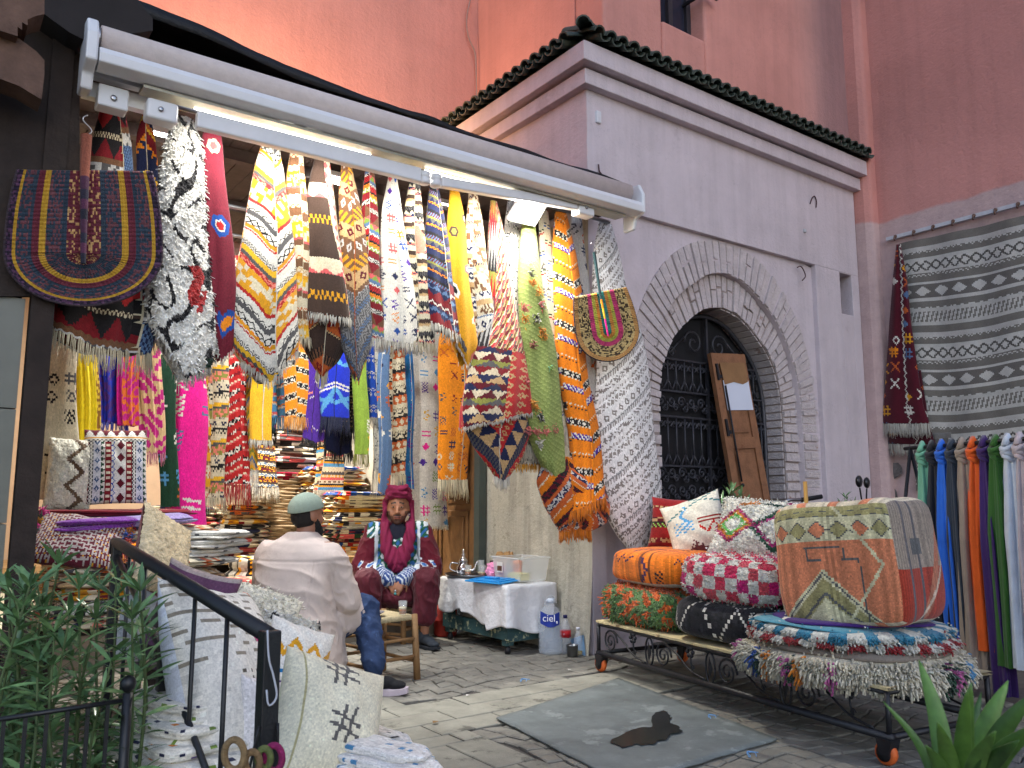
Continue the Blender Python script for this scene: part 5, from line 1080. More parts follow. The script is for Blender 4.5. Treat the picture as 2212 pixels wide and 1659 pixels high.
round_rug('teal and white checked edge rug in the round stack', .500, .465, .045, alt((40, 128, 158), (226, 222, 208), .15), 1500, .012, seed=4, sag=.012)
round_rug('thin turquoise rug with lifted rim near the top of the stack', .526, .44, .014, lambda p, q: np.tile(c((86, 148, 166)), p.shape+(1,)), seed=8, mat=WOOL, wob=.04, sag=.02)
round_rug('folded purple rug directly under the big salmon pouf', .536, .37, .02, lambda p, q: np.where((h2(np.floor(p/.03), 2) > .85)[..., None], c('white'), c((66, 38, 108))), seed=6, mat=WOOL, wob=.06, sag=.008)
# ------------------------------------------------------------------ rubber mat with a wet patch
mt = MB(); q = [onz(1072, 1555, .004), onz(1335, 1468, .004), onz(1680, 1600, .004), onz(1352, 1700, .004)]
def lerpq(u, v): return (q[0]*(1-u)+q[1]*u)*(1-v)+(q[3]*(1-u)+q[2]*u)*v
nu, nv_ = 26, 26; Pm = np.array([[lerpq(i/nu, j/nv_)+EZ*(.006+.004*mnoise.noise(Vector((i*.3, j*.3, 0)))+.006*max(0, abs(i/nu-.5)-.47)*20*.5) for i in range(nu+1)] for j in range(nv_+1)])
M_MAT = plain('worn_rubber_mat', (106, 112, 111), .7, vscale=7, var=.25, bscale=40, bump=.3, col2=(130, 136, 134), stain=.56)
m_ = gridmesh('floor_mat', Pm, None, M_MAT, solid=.008); tag(m_, 'grey rubber floor mat with a wet patch on the paving', 'mat')
wet = [(1318, 1601), (1350, 1582), (1385, 1571), (1408, 1570), (1407, 1556), (1412, 1542), (1430, 1536), (1448, 1546), (1447, 1560), (1466, 1570), (1472, 1580), (1450, 1586), (1440, 1596), (1410, 1604), (1370, 1610), (1332, 1610)]
wp = smooth_rs([onz(x, y, .021) for x, y in wet]+[onz(1318, 1601, .021)], 150)[:-1]; wc = np.mean(wp, 0); wp = np.array([p+(p-wc)*(.16*mnoise.noise(Vector((p[0]*22, p[1]*22, 1)))+.10*mnoise.noise(Vector((p[0]*60, p[1]*60, 4)))) for p in wp]); wp[:, 2] = .021
MB().add(list(wp)[::-1], [tuple(range(len(wp)))]).build('wet_patch', plain('water_film', (44, 46, 48), .18, spec=.5, bump=.1, bscale=30), m_)
# ------------------------------------------------------------------ iron gate in the arch
M_GATE = plain('gate_iron', (66, 66, 72), .4, metal=.4, var=.3, vscale=25, bscale=150, bump=.2, spec=.5)
gate = thing('iron_gate', 'black wrought iron gate with scrollwork filling the brick arch', 'gate')
GYY = .30
gin = A_in.copy(); gin[:, 0] = XC+(gin[:, 0]-XC)*.965; gin[:, 1] = gin[:, 1]*.985
MB().tube([(x, GYY, z) for x, z in rs(gin, 70)], .022, 6).build('frame', M_GATE, gate, True)
def gx(z):
    r_ = [x for x, zz in gin if abs(zz-z) < .06]; return (min(r_), max(r_)) if r_ else (XC-.3, XC+.3)
bars = [2.30, 2.02, 1.80, 1.38, .62, .12]
hb = MB()
for z in bars:
    a, b = gx(z); hb.box(a, b, GYY-.012, GYY+.012, z-.008, z+.008)
hb.box(XC-.012, XC+.012, GYY-.014, GYY+.014, .05, 2.72); hb.build('rail', M_GATE, gate)
for z0, z1 in ((2.02, 2.30), (1.38, 1.80)):
    a, b = gx(z0); k = 0; x = a+.06
    while x < b-.04:
        mb = MB().tube([(x, GYY, z0), (x, GYY, z1)], .008, 5)
        for s in (-1, 1): mb.tube([(x+s*(.028-.024*t)*math.cos(-1.5+t*5)+s*.026, GYY, z1-.06+(.028-.02*t)*math.sin(-1.5+t*5)) for t in np.linspace(0, 1, 10)], .007, 5); mb.tube([(x, GYY, z0+.10), (x+s*.03, GYY, z0+.05), (x+s*.05, GYY, z0+.01)], .007, 5)
        mb.build('baluster', M_GATE, gate, True); x += .105
def gscroll(x, z, r, s=1, v=1):
    return [(x+s*(r-r*.85*t)*math.cos(t*9), GYY, z+v*(r-r*.85*t)*math.sin(t*9)) for t in np.linspace(0, 1, 22)]
for z0, z1 in ((1.80, 2.02), (.62, 1.38), (.12, .62)):
    a, b = gx((z0+z1)/2); nr = max(1, round((z1-z0)/.16))
    for rr_ in range(nr):
        z = z0+(rr_+.5)*(z1-z0)/nr; x = a+.06; k = 0
        while x < b-.05:
            MB().tube(gscroll(x, z+.02, .05, 1 if k % 2 else -1, 1 if (k+rr_) % 2 else -1), .008, 5).tube(gscroll(x+.055, z-.03, .035, -1 if k % 2 else 1, -1 if (k+rr_) % 2 else 1), .007, 5).build('scroll', M_GATE, gate, True); x += .125; k += 1
for s in (-1, 1):
    MB().tube(gscroll(XC+s*.17, 2.47, .12, s, 1), .009, 5).tube(gscroll(XC+s*.45, 2.36, .05, -s, 1), .007, 4).tube([(XC+s*.28, GYY, 2.52), (XC+s*.38, GYY, 2.44), (XC+s*.49, GYY, 2.34)], .007, 4).build('scroll', M_GATE, gate, True)
MB().add([(x, GYY+.05, z) for x, z in rs(gin, 60)], [tuple(range(60))]).build('sheet_backing', plain('black_sheet_metal', (26, 26, 29), .6, var=.25, vscale=4), gate)
# ------------------------------------------------------------------ old wooden door leaf leaning in the arch
M_DOORW = plain('worn_cedar_door', (134, 92, 64), .7, vscale=12, var=.28, bscale=60, bump=.35, col2=(110, 66, 42), stain=.62)
dtl, dtr = ony(1535, 762, .20), ony(1600, 766, .17); dbl0 = ony(1590, 1090, .04)
vdir = Vector(tuple(dtl-dbl0)).normalized(); ddir = Vector(tuple(dtr-dtl)).normalized(); dn = ddir.cross(vdir).normalized(); ddir = vdir.cross(dn).normalized()
Ht = (dtl[2]-.02)/vdir.z; base = Vector(tuple(dtl))-vdir*Ht; DM = Mframe(base, ddir, -dn, vdir); DW = .43
door = thing('door_leaf', 'old brown panelled door leaf leaning against the iron gate', 'door leaf')
MB().box(0, .075, .0, .045, 0, Ht, DM).build('stile', M_DOORW, door); MB().box(DW-.075, DW, .0, .045, 0, Ht, DM).build('stile', M_DOORW, door)
zz = [0, .14, .78, .92, 1.56, 1.68, Ht-.46, Ht-.40, Ht-.06]
for a, b in ((0, .14), (.80, .92), (1.52, 1.62), (Ht-.10, Ht)): MB().box(.076, DW-.076, .0, .045, a, b, DM).build('rail', M_DOORW, door)
for a, b in ((.14, .80), (.92, 1.52), (1.62, Ht-.10)):
    pn = MB().box(.076, DW-.076, .018, .035, a, b, DM).build('panel', M_DOORW, door); bevel(MB().box(.105, DW-.105, .006, .018, a+.04, b-.04, DM).build('raised_field', M_DOORW, pn), .01, 2)
MB().box(.09, DW-.02, -.006, -.003, Ht-.52, Ht-.25, DM).build('paper_sheet', plain('white_paper', (206, 210, 222), .8, var=.03, bump=.05), door)
cbp = [(.08, Ht-.09), (DW-.03, Ht-.085), (DW-.03, Ht-.26), (DW-.10, Ht-.285), (.22, Ht-.265), (.10, Ht-.29)]
MB().add([tuple(DM @ Vector((x, -.010, z))) for x, z in cbp]+[tuple(DM @ Vector((x, -.007, z))) for x, z in cbp], [tuple(range(6)), tuple(range(11, 5, -1))]).build('cardboard', plain('torn_cardboard', (140, 104, 70), .9), door)
for z in (Ht-.25, Ht-.75): MB().box(.03, .055, -.014, 0, z, z+.15, DM).box(.055, .085, -.012, 0, z+.02, z+.05, DM).build('hinge', M_IRON, door)
MB().tube([tuple(DM @ Vector(p)) for p in ((.10, -.015, Ht-.3), (.10, -.015, Ht-1.15))], .009, 6).ell(tuple(DM @ Vector((.105, -.015, Ht-1.18))), .016).build('bolt_rod', M_IRON, door, True)
st = [ony(1418, 985, .05), ony(1426, 1095, .03)]; tag(MB().tube([st[0], onz(1436, 1200, .02)*0+np.array([st[1][0]+.06, .0, .02])], .012, 6).build('wooden_pole', plain('raw_wood', (150, 118, 80), .8)), 'thin bare wooden pole standing left of the gate', 'pole')
# ------------------------------------------------------------------ woven hand fans
M_STRAW = woven('woven_straw', 180, .8, .1, .8, .006, .25)
def fan(label, top, end, rx, ratio, y, bandsf, outline_top, hand_top, hand_cols, ring, hr=.012):
    """U-ringed straw fan: rings run down one side of the handle, round its foot and up the other. px measures on the plane y"""
    t = thing('woven_fan', label, 'fan'); n_u, n_d = 220, 74
    (tx, ty), (ex, ey) = top, end; ax = np.array([ex-tx, ey-ty], float); L = np.linalg.norm(ax); ax /= L; side = np.array([-ax[1], ax[0]])
    sL = L; arcn = math.pi*rx*.62; tot = 2*sL+arcn; us = np.linspace(0, tot, n_u); ds = np.linspace(.02, 1, n_d); P = np.zeros((n_d, n_u, 3))
    for j, u in enumerate(us):
        for i, d in enumerate(ds):
            if u < sL: q = np.array([tx, ty])+ax*u+side*(d*rx*(1-.15*(1-u/sL)**2)); 
            elif u > sL+arcn: v = tot-u; q = np.array([tx, ty])+ax*v-side*(d*rx*(1-.15*(1-v/sL)**2))
            else:
                a = (u-sL)/arcn*math.pi; q = np.array([ex, ey])+side*(d*rx*math.cos(a))+ax*(d*rx*ratio*math.sin(a))
            r = .0035*math.sin(u/tot*n_u*2.2)+.0018*math.sin(d*60*math.pi)
            P[i, j] = ony(q[0], q[1], y+r-.02*d*d+.03*math.sin(d*2)*.3)
    U, Dd = np.meshgrid((us[:-1]+us[1:])/2, (ds[:-1]+ds[1:])/2); col = bandsf(U, Dd); gridmesh('blade', P, col, M_STRAW, t, solid=.012)
    e_ = np.vstack([P[-1]]); MB().tube(e_, .007, 5).build('rim', M_STRAW, t, True).data.materials.clear()
    rim = [o for o in t.children if o.name.startswith('rim')][0]; rim.data.materials.append(plain('dark_straw_rim', (58, 46, 52), .8))
    hp = [ony(*hand_top, y-.03), ony(tx, ty, y-.035), ony(tx+ax[0]*L*.5, ty+ax[1]*L*.5, y-.04), ony(ex+ax[0]*L*.12, ey+ax[1]*L*.12, y-.036)]; hp = rs(hp, 40)
    mb = MB(); w_ = np.linspace(1, .45, 40)*hr
    for k in range(39): mb.tube([hp[k], hp[k+1]], [w_[k], w_[k+1]], 8, False, col=c(hand_cols[int(k/39*len(hand_cols))]))
    mb.build('handle', M_STRAW, t, True)
    a, b = hp[0], ony(*ring, y-.02); MB().tube([a+(b-a)*s+np.array([.02*math.sin(s*math.pi*2), 0, 0]) for s in np.linspace(0, 1, 14)], .003, 5).build('wire_loop', M_CHROME, t, True)
    return t
def fb_big(U, D):
    fl = (h2(np.floor(U/5), np.floor(D*40), 2) < .45)[..., None]; M_, T, Y, Tn = c((108, 46, 58)), c((52, 66, 80)), c((196, 152, 52)), c((206, 164, 108))
    o = np.where(fl, c((112, 70, 76)), T); rng = [(.0, .22, 'm'), (.22, .29, 't'), (.29, .49, 'f'), (.49, .575, 'y'), (.575, .67, 'm2'), (.67, .72, 't'), (.72, .86, 'f'), (.86, .925, 'y'), (.925, 1.01, 'p')]
    for a, b, k in rng:
        m = (D >= a) & (D < b)
        if k == 'm': o[m] = np.where((h2(np.floor(U/6), np.floor(D*46), 7) < .25)[..., None], Tn, M_)[m]
        elif k == 't': o[m] = T
        elif k == 'y': o[m] = Y
        elif k == 'm2': o[m] = M_
        elif k == 'p': o[m] = np.where(fl, c((92, 62, 88)), c((50, 40, 56)))[m]
    return o
fan('large dark woven straw fan with yellow and maroon rings on the left', (183, 369), (180, 548), 170, .66, -.48, fb_big, None, (187, 292), [(150, 88, 70)]*4+[(84, 52, 72), (52, 50, 64), (96, 54, 78), (44, 44, 56)]*2, (190, 248), .024)
def fb_small(U, D):
    tan = np.where((h2(np.floor(U/4), np.floor(D*26), 2) < .35)[..., None], c((80, 66, 50)), c((206, 180, 124))); o = tan.copy()
    for a, b, k in ((0, .13, (60, 140, 128)), (.13, .24, (216, 146, 70)), (.24, .36, (190, 190, 80)), (.36, .50, (206, 70, 120)), (.86, 1.01, (196, 148, 90))):
        m = (D >= a) & (D < b); o[m] = c(k)
    return o
fan('small colourful woven fan with pink and green rings near the pavilion corner', (1296, 632), (1312, 716), 67, .95, -.44, fb_small, None, (1283, 545), [(40, 62, 66)]*5+['orange', 'yellow', 'pink', 'pink'], (1282, 520))
# ------------------------------------------------------------------ side door of the pavilion
M_DARKDOOR = plain('varnished_walnut', (104, 72, 42), .45, vscale=10, var=.35, bscale=50, bump=.25)
sd_ = thing('side_door', 'dark varnished panelled door in the shop side wall', 'door')
bevel(MB().box(-.06, -.03, 1.42, 2.46, .29, 2.45).build('leaf', M_DARKDOOR, sd_), .004)
for z0, z1 in ((.40, 1.0), (1.06, 1.24), (1.32, 2.3)):
    for y0, y1 in ((1.54, 1.90), (1.98, 2.34)):
        p_ = bevel(MB().box(-.075, -.06, y0, y1, z0, z1).build('panel', M_DARKDOOR, sd_), .008); bevel(MB().box(-.088, -.075, y0+.05, y1-.05, z0+.05, z1-.05).build('raised_field', M_DARKDOOR, p_), .01)
MB().box(-.09, -.02, 1.34, 1.42, .28, 2.5).box(-.09, -.02, 1.34, 2.54, 2.5, 2.58).build('frame', plain('door_frame_green', (66, 74, 70), .6), sd_)
# ------------------------------------------------------------------ tea table with a white oilcloth
M_TEALW = plain('chipped_teal_paint', (44, 72, 74), .6, vscale=22, var=.2, col2=(176, 176, 140), stain=.55)
TBx0, TBx1, TBy0, TBy1, TBz = -.50, -.07, .36, 1.24, .48
tt = thing('tea_table', 'low chipped teal table holding the tea tray', 'table')
for x in (TBx0+.04, TBx1-.04):
    for y in (TBy0+.05, TBy1-.05): MB().box(x-.03, x+.03, y-.03, y+.03, .06, TBz-.01).build('leg', M_TEALW, tt); MB().lathe([(.02, 0), (.022, .03), (.012, .06)], (x, y, 0), 10).build('caster', M_IRON, tt, True)
MB().box(TBx0, TBx0+.03, TBy0, TBy1, .10, .20).build('side_rail', M_TEALW, tt); MB().box(TBx0+.03, TBx1, TBy0, TBy0+.03, .09, .19).build('side_rail', M_TEALW, tt); MB().box(TBx1-.03, TBx1, TBy0+.03, TBy1, .10, .20).build('side_rail', M_TEALW, tt)
MB().box(TBx0+.03, TBx1-.03, TBy0+.03, TBy1-.03, .13, .145).build('shelf', M_TEALW, tt); MB().box(TBx0, TBx1, TBy0, TBy1, TBz-.03, TBz).build('tabletop', M_TEALW, tt)
# cloth: top sheet + two overlapping drops with an uneven hem
def clothgrid():
    na, nr = 160, 34; per = [(TBx0-.01, TBy1), (TBx0-.01, TBy0-.01), (TBx1, TBy0-.01), (TBx1, TBy1), (TBx0-.01, TBy1)]; pp = rs(per, na+1)[:-1]; cx, cy_ = (TBx0+TBx1)/2, (TBy0+TBy1)/2; P = np.zeros((nr, na, 3))
    for j, (x, y) in enumerate(pp):
        if y > TBy1-.01 or x > TBx1-.02: drop = .14
        else: drop = .26+.03*math.sin(j*.21)+(.05 if y < .55 else 0)-(.03 if y > .9 else 0)
        nx_ = -1 if x < TBx0 else (1 if x > TBx1-.01 else 0); ny_ = -1 if y < TBy0 else (1 if y > TBy1-.01 else 0); wv = .5+.5*math.sin(j*.37+1.3*math.sin(j*.11))
        for i in range(nr):
            if i < 12:
                s = i/11; P[i, j] = (cx+(x-cx)*s, cy_+(y-cy_)*s, TBz+.004+.003*math.sin(x*20+s*5))
            else:
                s = (i-11)/(nr-12); o_ = .012+.035*s*wv; P[i, j] = (x+nx_*o_, y+ny_*o_, TBz+.003-drop*s-.004*s)
    return P
_P = clothgrid(); _P[..., 0] = np.minimum(_P[..., 0], -.062)
cloth = gridmesh('oilcloth', _P, None, plain('white_oilcloth', (216, 216, 218), .38, vscale=8, var=.05, bscale=14, bump=.5, bdist=.03, spec=.5, col2=(196, 194, 192), stain=.66), closed=True, solid=.003)
tag(cloth, 'crumpled white oilcloth draped over the low teal table', 'tablecloth')
TZ = TBz+.009
def T(px, py): return onz(px, py, TZ)
M_SILVER = plain('polished_silver', (206, 206, 210), .12, metal=1.0, var=.06, bscale=40, bump=.25)
def tpos(u, v): return np.array([TBx0+(TBx1-TBx0)*u, TBy0+(TBy1-TBy0)*v, TZ])
pt = tpos(.36, .82); TRAYC = pt
tray = MB().lathe([(.0, 0), (.17, 0), (.19, .012), (.20, .022), (.205, .02), (.192, .006), (.17, -.003), (0, -.003)], pt+EZ*.004, 36).build('tray', plain('dull_tray_metal', (128, 130, 134), .3, metal=1.0), None, True); tag(tray, 'round dull metal tray on the white oilcloth', 'tray')
tpz = pt+np.array([-.03, .06, .008])
pot = thing('teapot', 'silver Moroccan teapot standing on the round tray', 'teapot')
MB().lathe([(.034, 0), (.046, .008), (.058, .035), (.054, .062), (.036, .085), (.030, .10), (.036, .104)], tpz, 26).build('body', M_SILVER, pot, True)
lid_ = MB().lathe([(.037, .104), (.034, .118), (.02, .135), (.012, .15), (.012, .156), (.02, .162), (.008, .172), (.006, .18), (.012, .188), (.002, .205)], tpz, 20).build('lid', M_SILVER, pot, True)
MB().tube(smooth_rs([tpz+np.array(v) for v in ((.045, -.03, .03), (.075, -.05, .045), (.085, -.058, .085), (.10, -.068, .11))], 14), np.linspace(.014, .006, 14), 10).build('spout', M_SILVER, pot, True)
MB().tube(smooth_rs([tpz+np.array(v) for v in ((-.03, .02, .09), (-.075, .055, .095), (-.085, .06, .05), (-.045, .03, .025))], 18), .006, 8).build('handle', M_SILVER, pot, True)
M_GLASS = glass('clear_glass', (235, 240, 240), alpha=.16); M_TEA = plain('mint_tea', (150, 88, 24), .2, bump=0, var=.1); M_FOAM = plain('tea_foam', (206, 190, 150), .6)
def tea_glass(label, p, h=.085, r=.028, fill=.4):
    g = thing('tea_glass', label, 'glass', 'tea glasses'); MB().lathe([(r*.75, 0), (r*.8, .003), (r, h), (r*.95, h), (r*.76, .006), (0, .006)], p, 18).build('glass_wall', M_GLASS, g, True)
    MB().lathe([(r*.74, .007), (r*(.76+.2*fill), h*fill)], p, 18).build('tea', M_TEA, g, True); MB().lathe([(r*(.76+.2*fill), h*fill+.0005), (r*(.78+.2*fill), h*fill+.012)], p, 18).build('foam', M_FOAM, g, True); return g
tea_glass('half full tea glass in front of the teapot', pt+np.array([-.06, -.06, .008]), fill=.42)
tea_glass('second tea glass on the tray beside the spout', pt+np.array([.03, -.13, .008]), fill=.25)
tea_glass('empty tall glass upside the spout on the tray', pt+np.array([.06, -.06, .008]), h=.12, fill=.12)
jar = thing('glass_jar', 'glass jar with a black lid behind the tea glasses', 'jar'); jp = tpos(.72, .68)
MB().lathe([(.038, 0), (.042, .01), (.042, .085), (.035, .10)], jp, 20).build('glass_wall', M_GLASS, jar, True); MB().lathe([(.038, .1), (.042, .104), (.042, .122), (.0, .124)], jp, 20).build('lid', plain('black_plastic', (28, 28, 30), .4), jar, True); MB().lathe([(.036, .004), (.038, .05), (.0, .055)], jp, 16).build('spice', plain('brown_spice', (84, 58, 44), .9, vscale=80, var=.5), jar)
def crumple(name, ctr, r, mat, label, cat, seed=1, amp=.3, tall=1.0):
    rng = random.Random(seed); V, F = [], []; n, m = 22, 15
    for i in range(m+1):
        ph = math.pi*i/m
        for k in range(n):
            thh = 2*math.pi*k/n; d = Vector((math.sin(ph)*math.cos(thh), math.sin(ph)*math.sin(thh), math.cos(ph))); q = 1+amp*mnoise.noise(d*3.1+Vector((seed, 0, 0)))+amp*.7*abs(mnoise.noise(d*6+Vector((0, seed, 0))))
            V.append((ctr[0]+r*q*d.x, ctr[1]+r*q*d.y, ctr[2]+max(-.9, d.z)*r*q*tall))
    F = [(i*n+k, (i+1)*n+k, (i+1)*n+(k+1) % n, i*n+(k+1) % n) for i in range(m) for k in range(n)]
    return tag(mesh_obj(name, V, F, mat, None, False), label, cat)
crumple('paper_bag', tpos(.82, .60)+EZ*.085, .085, plain('kraft_paper', (166, 128, 84), .85, bscale=30, bump=.6), 'crumpled brown kraft paper bag against the wall', 'paper bag', 3, .5, 1.15)
crumple('pink_cloth', tpos(.50, .52)+EZ*.055, .075, plain('pink_plastic_bag', (232, 150, 190), .5, bscale=25, bump=.6), 'crumpled pink plastic bag beside the clear tub', 'plastic bag', 8, .45, .85)
tub = thing('plastic_tub', 'clear rectangular plastic tub with an orange lidded pot inside', 'tub'); M_TUB = glass('milky_plastic', (226, 228, 224), .25, alpha=.42)
u0 = tpos(.30, .04); u1 = tpos(.98, .44); h_ = .175
def frust(x0, x1, y0, y1, z0, z1, e): return [(x0+e, y0+e, z0), (x1-e, y0+e, z0), (x1-e, y1-e, z0), (x0+e, y1-e, z0), (x0, y0, z1), (x1, y0, z1), (x1, y1, z1), (x0, y1, z1)]
tb = MB().add(frust(u0[0], u1[0], u0[1], u1[1], TZ+.004, TZ+h_, .02), [(0,3,2,1), (0,1,5,4), (1,2,6,5), (2,3,7,6), (3,0,4,7)]).build('wall', M_TUB, tub); bevel(tb, .012)
MB().tube([(u0[0], u0[1], TZ+h_), (u1[0], u0[1], TZ+h_), (u1[0], u1[1], TZ+h_), (u0[0], u1[1], TZ+h_), (u0[0], u0[1], TZ+h_)], .007, 6).build('rim', M_TUB, tub)
MB().box(u0[0]+.06, u0[0]+.16, u0[1]+.08, u0[1]+.22, TZ+.01, TZ+.06).build('yellow_sponge', plain('pale_yellow', (222, 212, 130), .9), tub)
MB().lathe([(.035, .02), (.035, .12), (.037, .121), (.037, .145), (0, .147)], ((u0[0]+u1[0])/2, u1[1]-.14, TZ), 18).build('orange_lid_pot', plain('orange_plastic', (226, 118, 40), .4), tub, True)
lx = u0[0]+.009; MB().box(lx-.012, lx-.010, u1[1]-.15, u1[1]-.075, TZ+.065, TZ+.14).build('sticker', plain('sticker_white', (222, 216, 206), .6), tub); MB().box(lx-.0135, lx-.0125, u1[1]-.142, u1[1]-.083, TZ+.075, TZ+.112).build('sticker_picture', plain('sticker_print', (96, 58, 40), .6, vscale=60, var=.7), tub)
lidp = tpos(.02, .30); LM = Matrix.Translation(tuple(lidp+np.array([.02, -.03, .006]))) @ Matrix.Rotation(R(12), 4, 'Z') @ Matrix.Rotation(R(-3), 4, 'Y')
bl_ = thing('blue_lid', 'bright blue plastic tub lid lying on the oilcloth', 'lid'); M_BLUEP = plain('blue_plastic', (40, 140, 206), .35, var=.05, bump=.02)
bevel(MB().box(-.11, .12, -.18, .18, 0, .012, LM).build('plate', M_BLUEP, bl_), .012, 3); bevel(MB().box(-.085, .095, -.15, .15, .012, .02, LM).build('raised_panel', M_BLUEP, bl_), .008, 2); bevel(MB().box(-.02, .03, -.06, .06, .02, .034, LM).build('handle', M_BLUEP, bl_), .006, 2)
for y in (-.11, .11): MB().box(-.07, .08, y-.006, y+.006, .0201, .025, LM).build('rib', M_BLUEP, bl_)
# ------------------------------------------------------------------ bottles and gas can on the paving
M_PET = glass('clear_pet', (226, 234, 244), .06, alpha=.24); M_WATER = glass('water_in_bottle', (190, 206, 226), .02, alpha=.22)
def water_bottle(label, p, s, capc, lab=True):
    b = thing('water_bottle', label, 'bottle'); prof = [(.0, 0), (.070, .0), (.078, .012)]
    for k in range(7): z = .03+k*.026; prof += [(.080, z), (.076, z+.013)]
    prof += [(.080, .22), (.074, .25), (.05, .29), (.028, .305), (.024, .32)]
    MB().lathe([(r*s, z*s) for r, z in prof], p, 28).build('body', M_PET, b, True); MB().lathe([(.027*s, .318*s), (.027*s, .345*s), (0, .347*s)], p, 18).build('cap', plain('cap_'+capc[0], capc[1], .4), b, True)
    MB().tube([p+np.array([.03*s*math.cos(a), .0, (.30+.06*math.sin(a))*s])+np.array([.02*math.cos(a), 0, 0]) for a in np.linspace(0, math.pi, 12)], .004, 5).build('carry_strap', M_PET, b, True)
    MB().lathe([(.0, .004), (.072*s, .006), (.074*s, .17*s), (0, .171*s)], p, 24).build('water', M_WATER, b, True)
    if lab:
        dv = CAM-p; a0 = math.atan2(dv[1], dv[0]); rows_ = []
        for z in np.linspace(.185, .262, 5): rows_.append([(p[0]+.0815*s*math.cos(a0+a), p[1]+.0815*s*math.sin(a0+a), p[2]+(z-.01*math.cos(a*3))*s) for a in np.linspace(-.95, .75, 18)])
        gridmesh('label', np.array(rows_), None, plain('blue_label', (36, 58, 150), .45), b)
        cu = bpy.data.curves.new('label_text', 'FONT'); cu.body = 'ciel'; cu.size = .062*s; cu.extrude = .0004; cu.align_x = 'CENTER'; to = bpy.data.objects.new('label_text', cu); C.objects.link(to); to.parent = b
        d_ = Vector((math.cos(a0+.12-.25), math.sin(a0+.12-.25), 0)); Mt = Mframe(p+np.array(d_)*.0845*s+EZ*.212*s, Vector((0, 0, 1)).cross(d_), (0, 0, 1), d_); dg_ = bpy.context.evaluated_depsgraph_get(); tme = bpy.data.meshes.new_from_object(to.evaluated_get(dg_)); bpy.data.objects.remove(to); tme.transform(Mt); tme.materials.clear(); tme.materials.append(plain('label_white', (226, 228, 236), .5)); to = bpy.data.objects.new('label_text', tme); C.objects.link(to); to.parent = b
        drop = MB().ell(p+np.array([math.cos(a0+.5), math.sin(a0+.5), 0])*.0825*s+EZ*.205*s, (.006, .006, .011), 8, 6).build('droplet_mark', MATS['label_white'], b, True)
    return b
wbp = onz(1190, 1413, 0.0); wbp = np.array([-.30, .10, 0.0])
water_bottle('large clear water bottle with a blue ciel label by the table', onz(1190, 1412, .001), 1.12, ('clear', (206, 214, 226)))
water_bottle('clear ribbed water bottle with a bright green cap beside the seated man', np.array([-.30, 1.42, .001]), 1.12, ('green', (104, 206, 66)), False)
cola = thing('cola_bottle', 'small soda bottle with a red label behind the water bottle', 'bottle'); kp = np.array([-.12, .17, .001])
MB().lathe([(0, 0), (.036, 0), (.04, .01), (.037, .06), (.04, .11), (.04, .17), (.034, .20), (.018, .235), (.014, .25)], kp, 22).build('body', M_PET, cola, True); MB().lathe([(.0405, .115), (.0408, .165)], kp, 22).build('label', plain('red_label', (186, 26, 36), .45, vscale=50, var=.15), cola, True); MB().lathe([(.016, .249), (.016, .27), (0, .272)], kp, 14).build('cap', plain('cap_navy', (30, 34, 84), .4), cola, True)
MB().box(-.002, .002, 0, .03, 0, .012, Mframe(kp+np.array([-.034, -.024, .135]), (.6, -.8, 0), (.8, .6, 0), (0, 0, 1))).build('label_mark', MATS['label_white'], cola)
oil = thing('oil_bottle', 'small clear bottle with a little yellow oil against the wall', 'bottle'); op = np.array([-.085, .07, .001])
MB().lathe([(0, 0), (.030, 0), (.032, .008), (.030, .12), (.014, .16), (.012, .175)], op, 18).build('body', M_PET, oil, True); MB().lathe([(0, .003), (.028, .004), (.028, .03), (0, .031)], op, 16).build('oil', plain('yellow_oil', (170, 146, 40), .2), oil, True); MB().lathe([(.014, .174), (.014, .192), (0, .193)], op, 12).build('cap', MATS['label_white'], oil, True)
cup = MB().lathe([(0, 0), (.034, 0), (.038, .01), (.043, .075), (.045, .08), (.041, .078), (.034, .012), (0, .01)], np.array([-.15, .06, .001]), 20).build('metal_cup', plain('dull_steel_cup', (118, 120, 122), .35, metal=1.0), None, True); tag(cup, 'dull steel cup on the ground by the soda bottle', 'cup')
can = thing('gas_canister', 'small red camping gas canister under the edge of the table', 'gas canister'); gp = np.array([-.40, 1.36, .001])
MB().lathe([(0, 0), (.085, 0), (.095, .015), (.095, .12), (.098, .125), (.095, .13), (.093, .2), (.07, .24), (.03, .25)], gp, 26).build('body', plain('worn_red_paint', (150, 44, 36), .55, vscale=16, var=.25, col2=(110, 40, 36), stain=.6), can, True); MB().lathe([(.03, .25), (.03, .30), (.045, .305), (.045, .33), (.02, .34)], gp, 14).build('valve', plain('black_plastic', (28, 28, 30), .4), can, True)
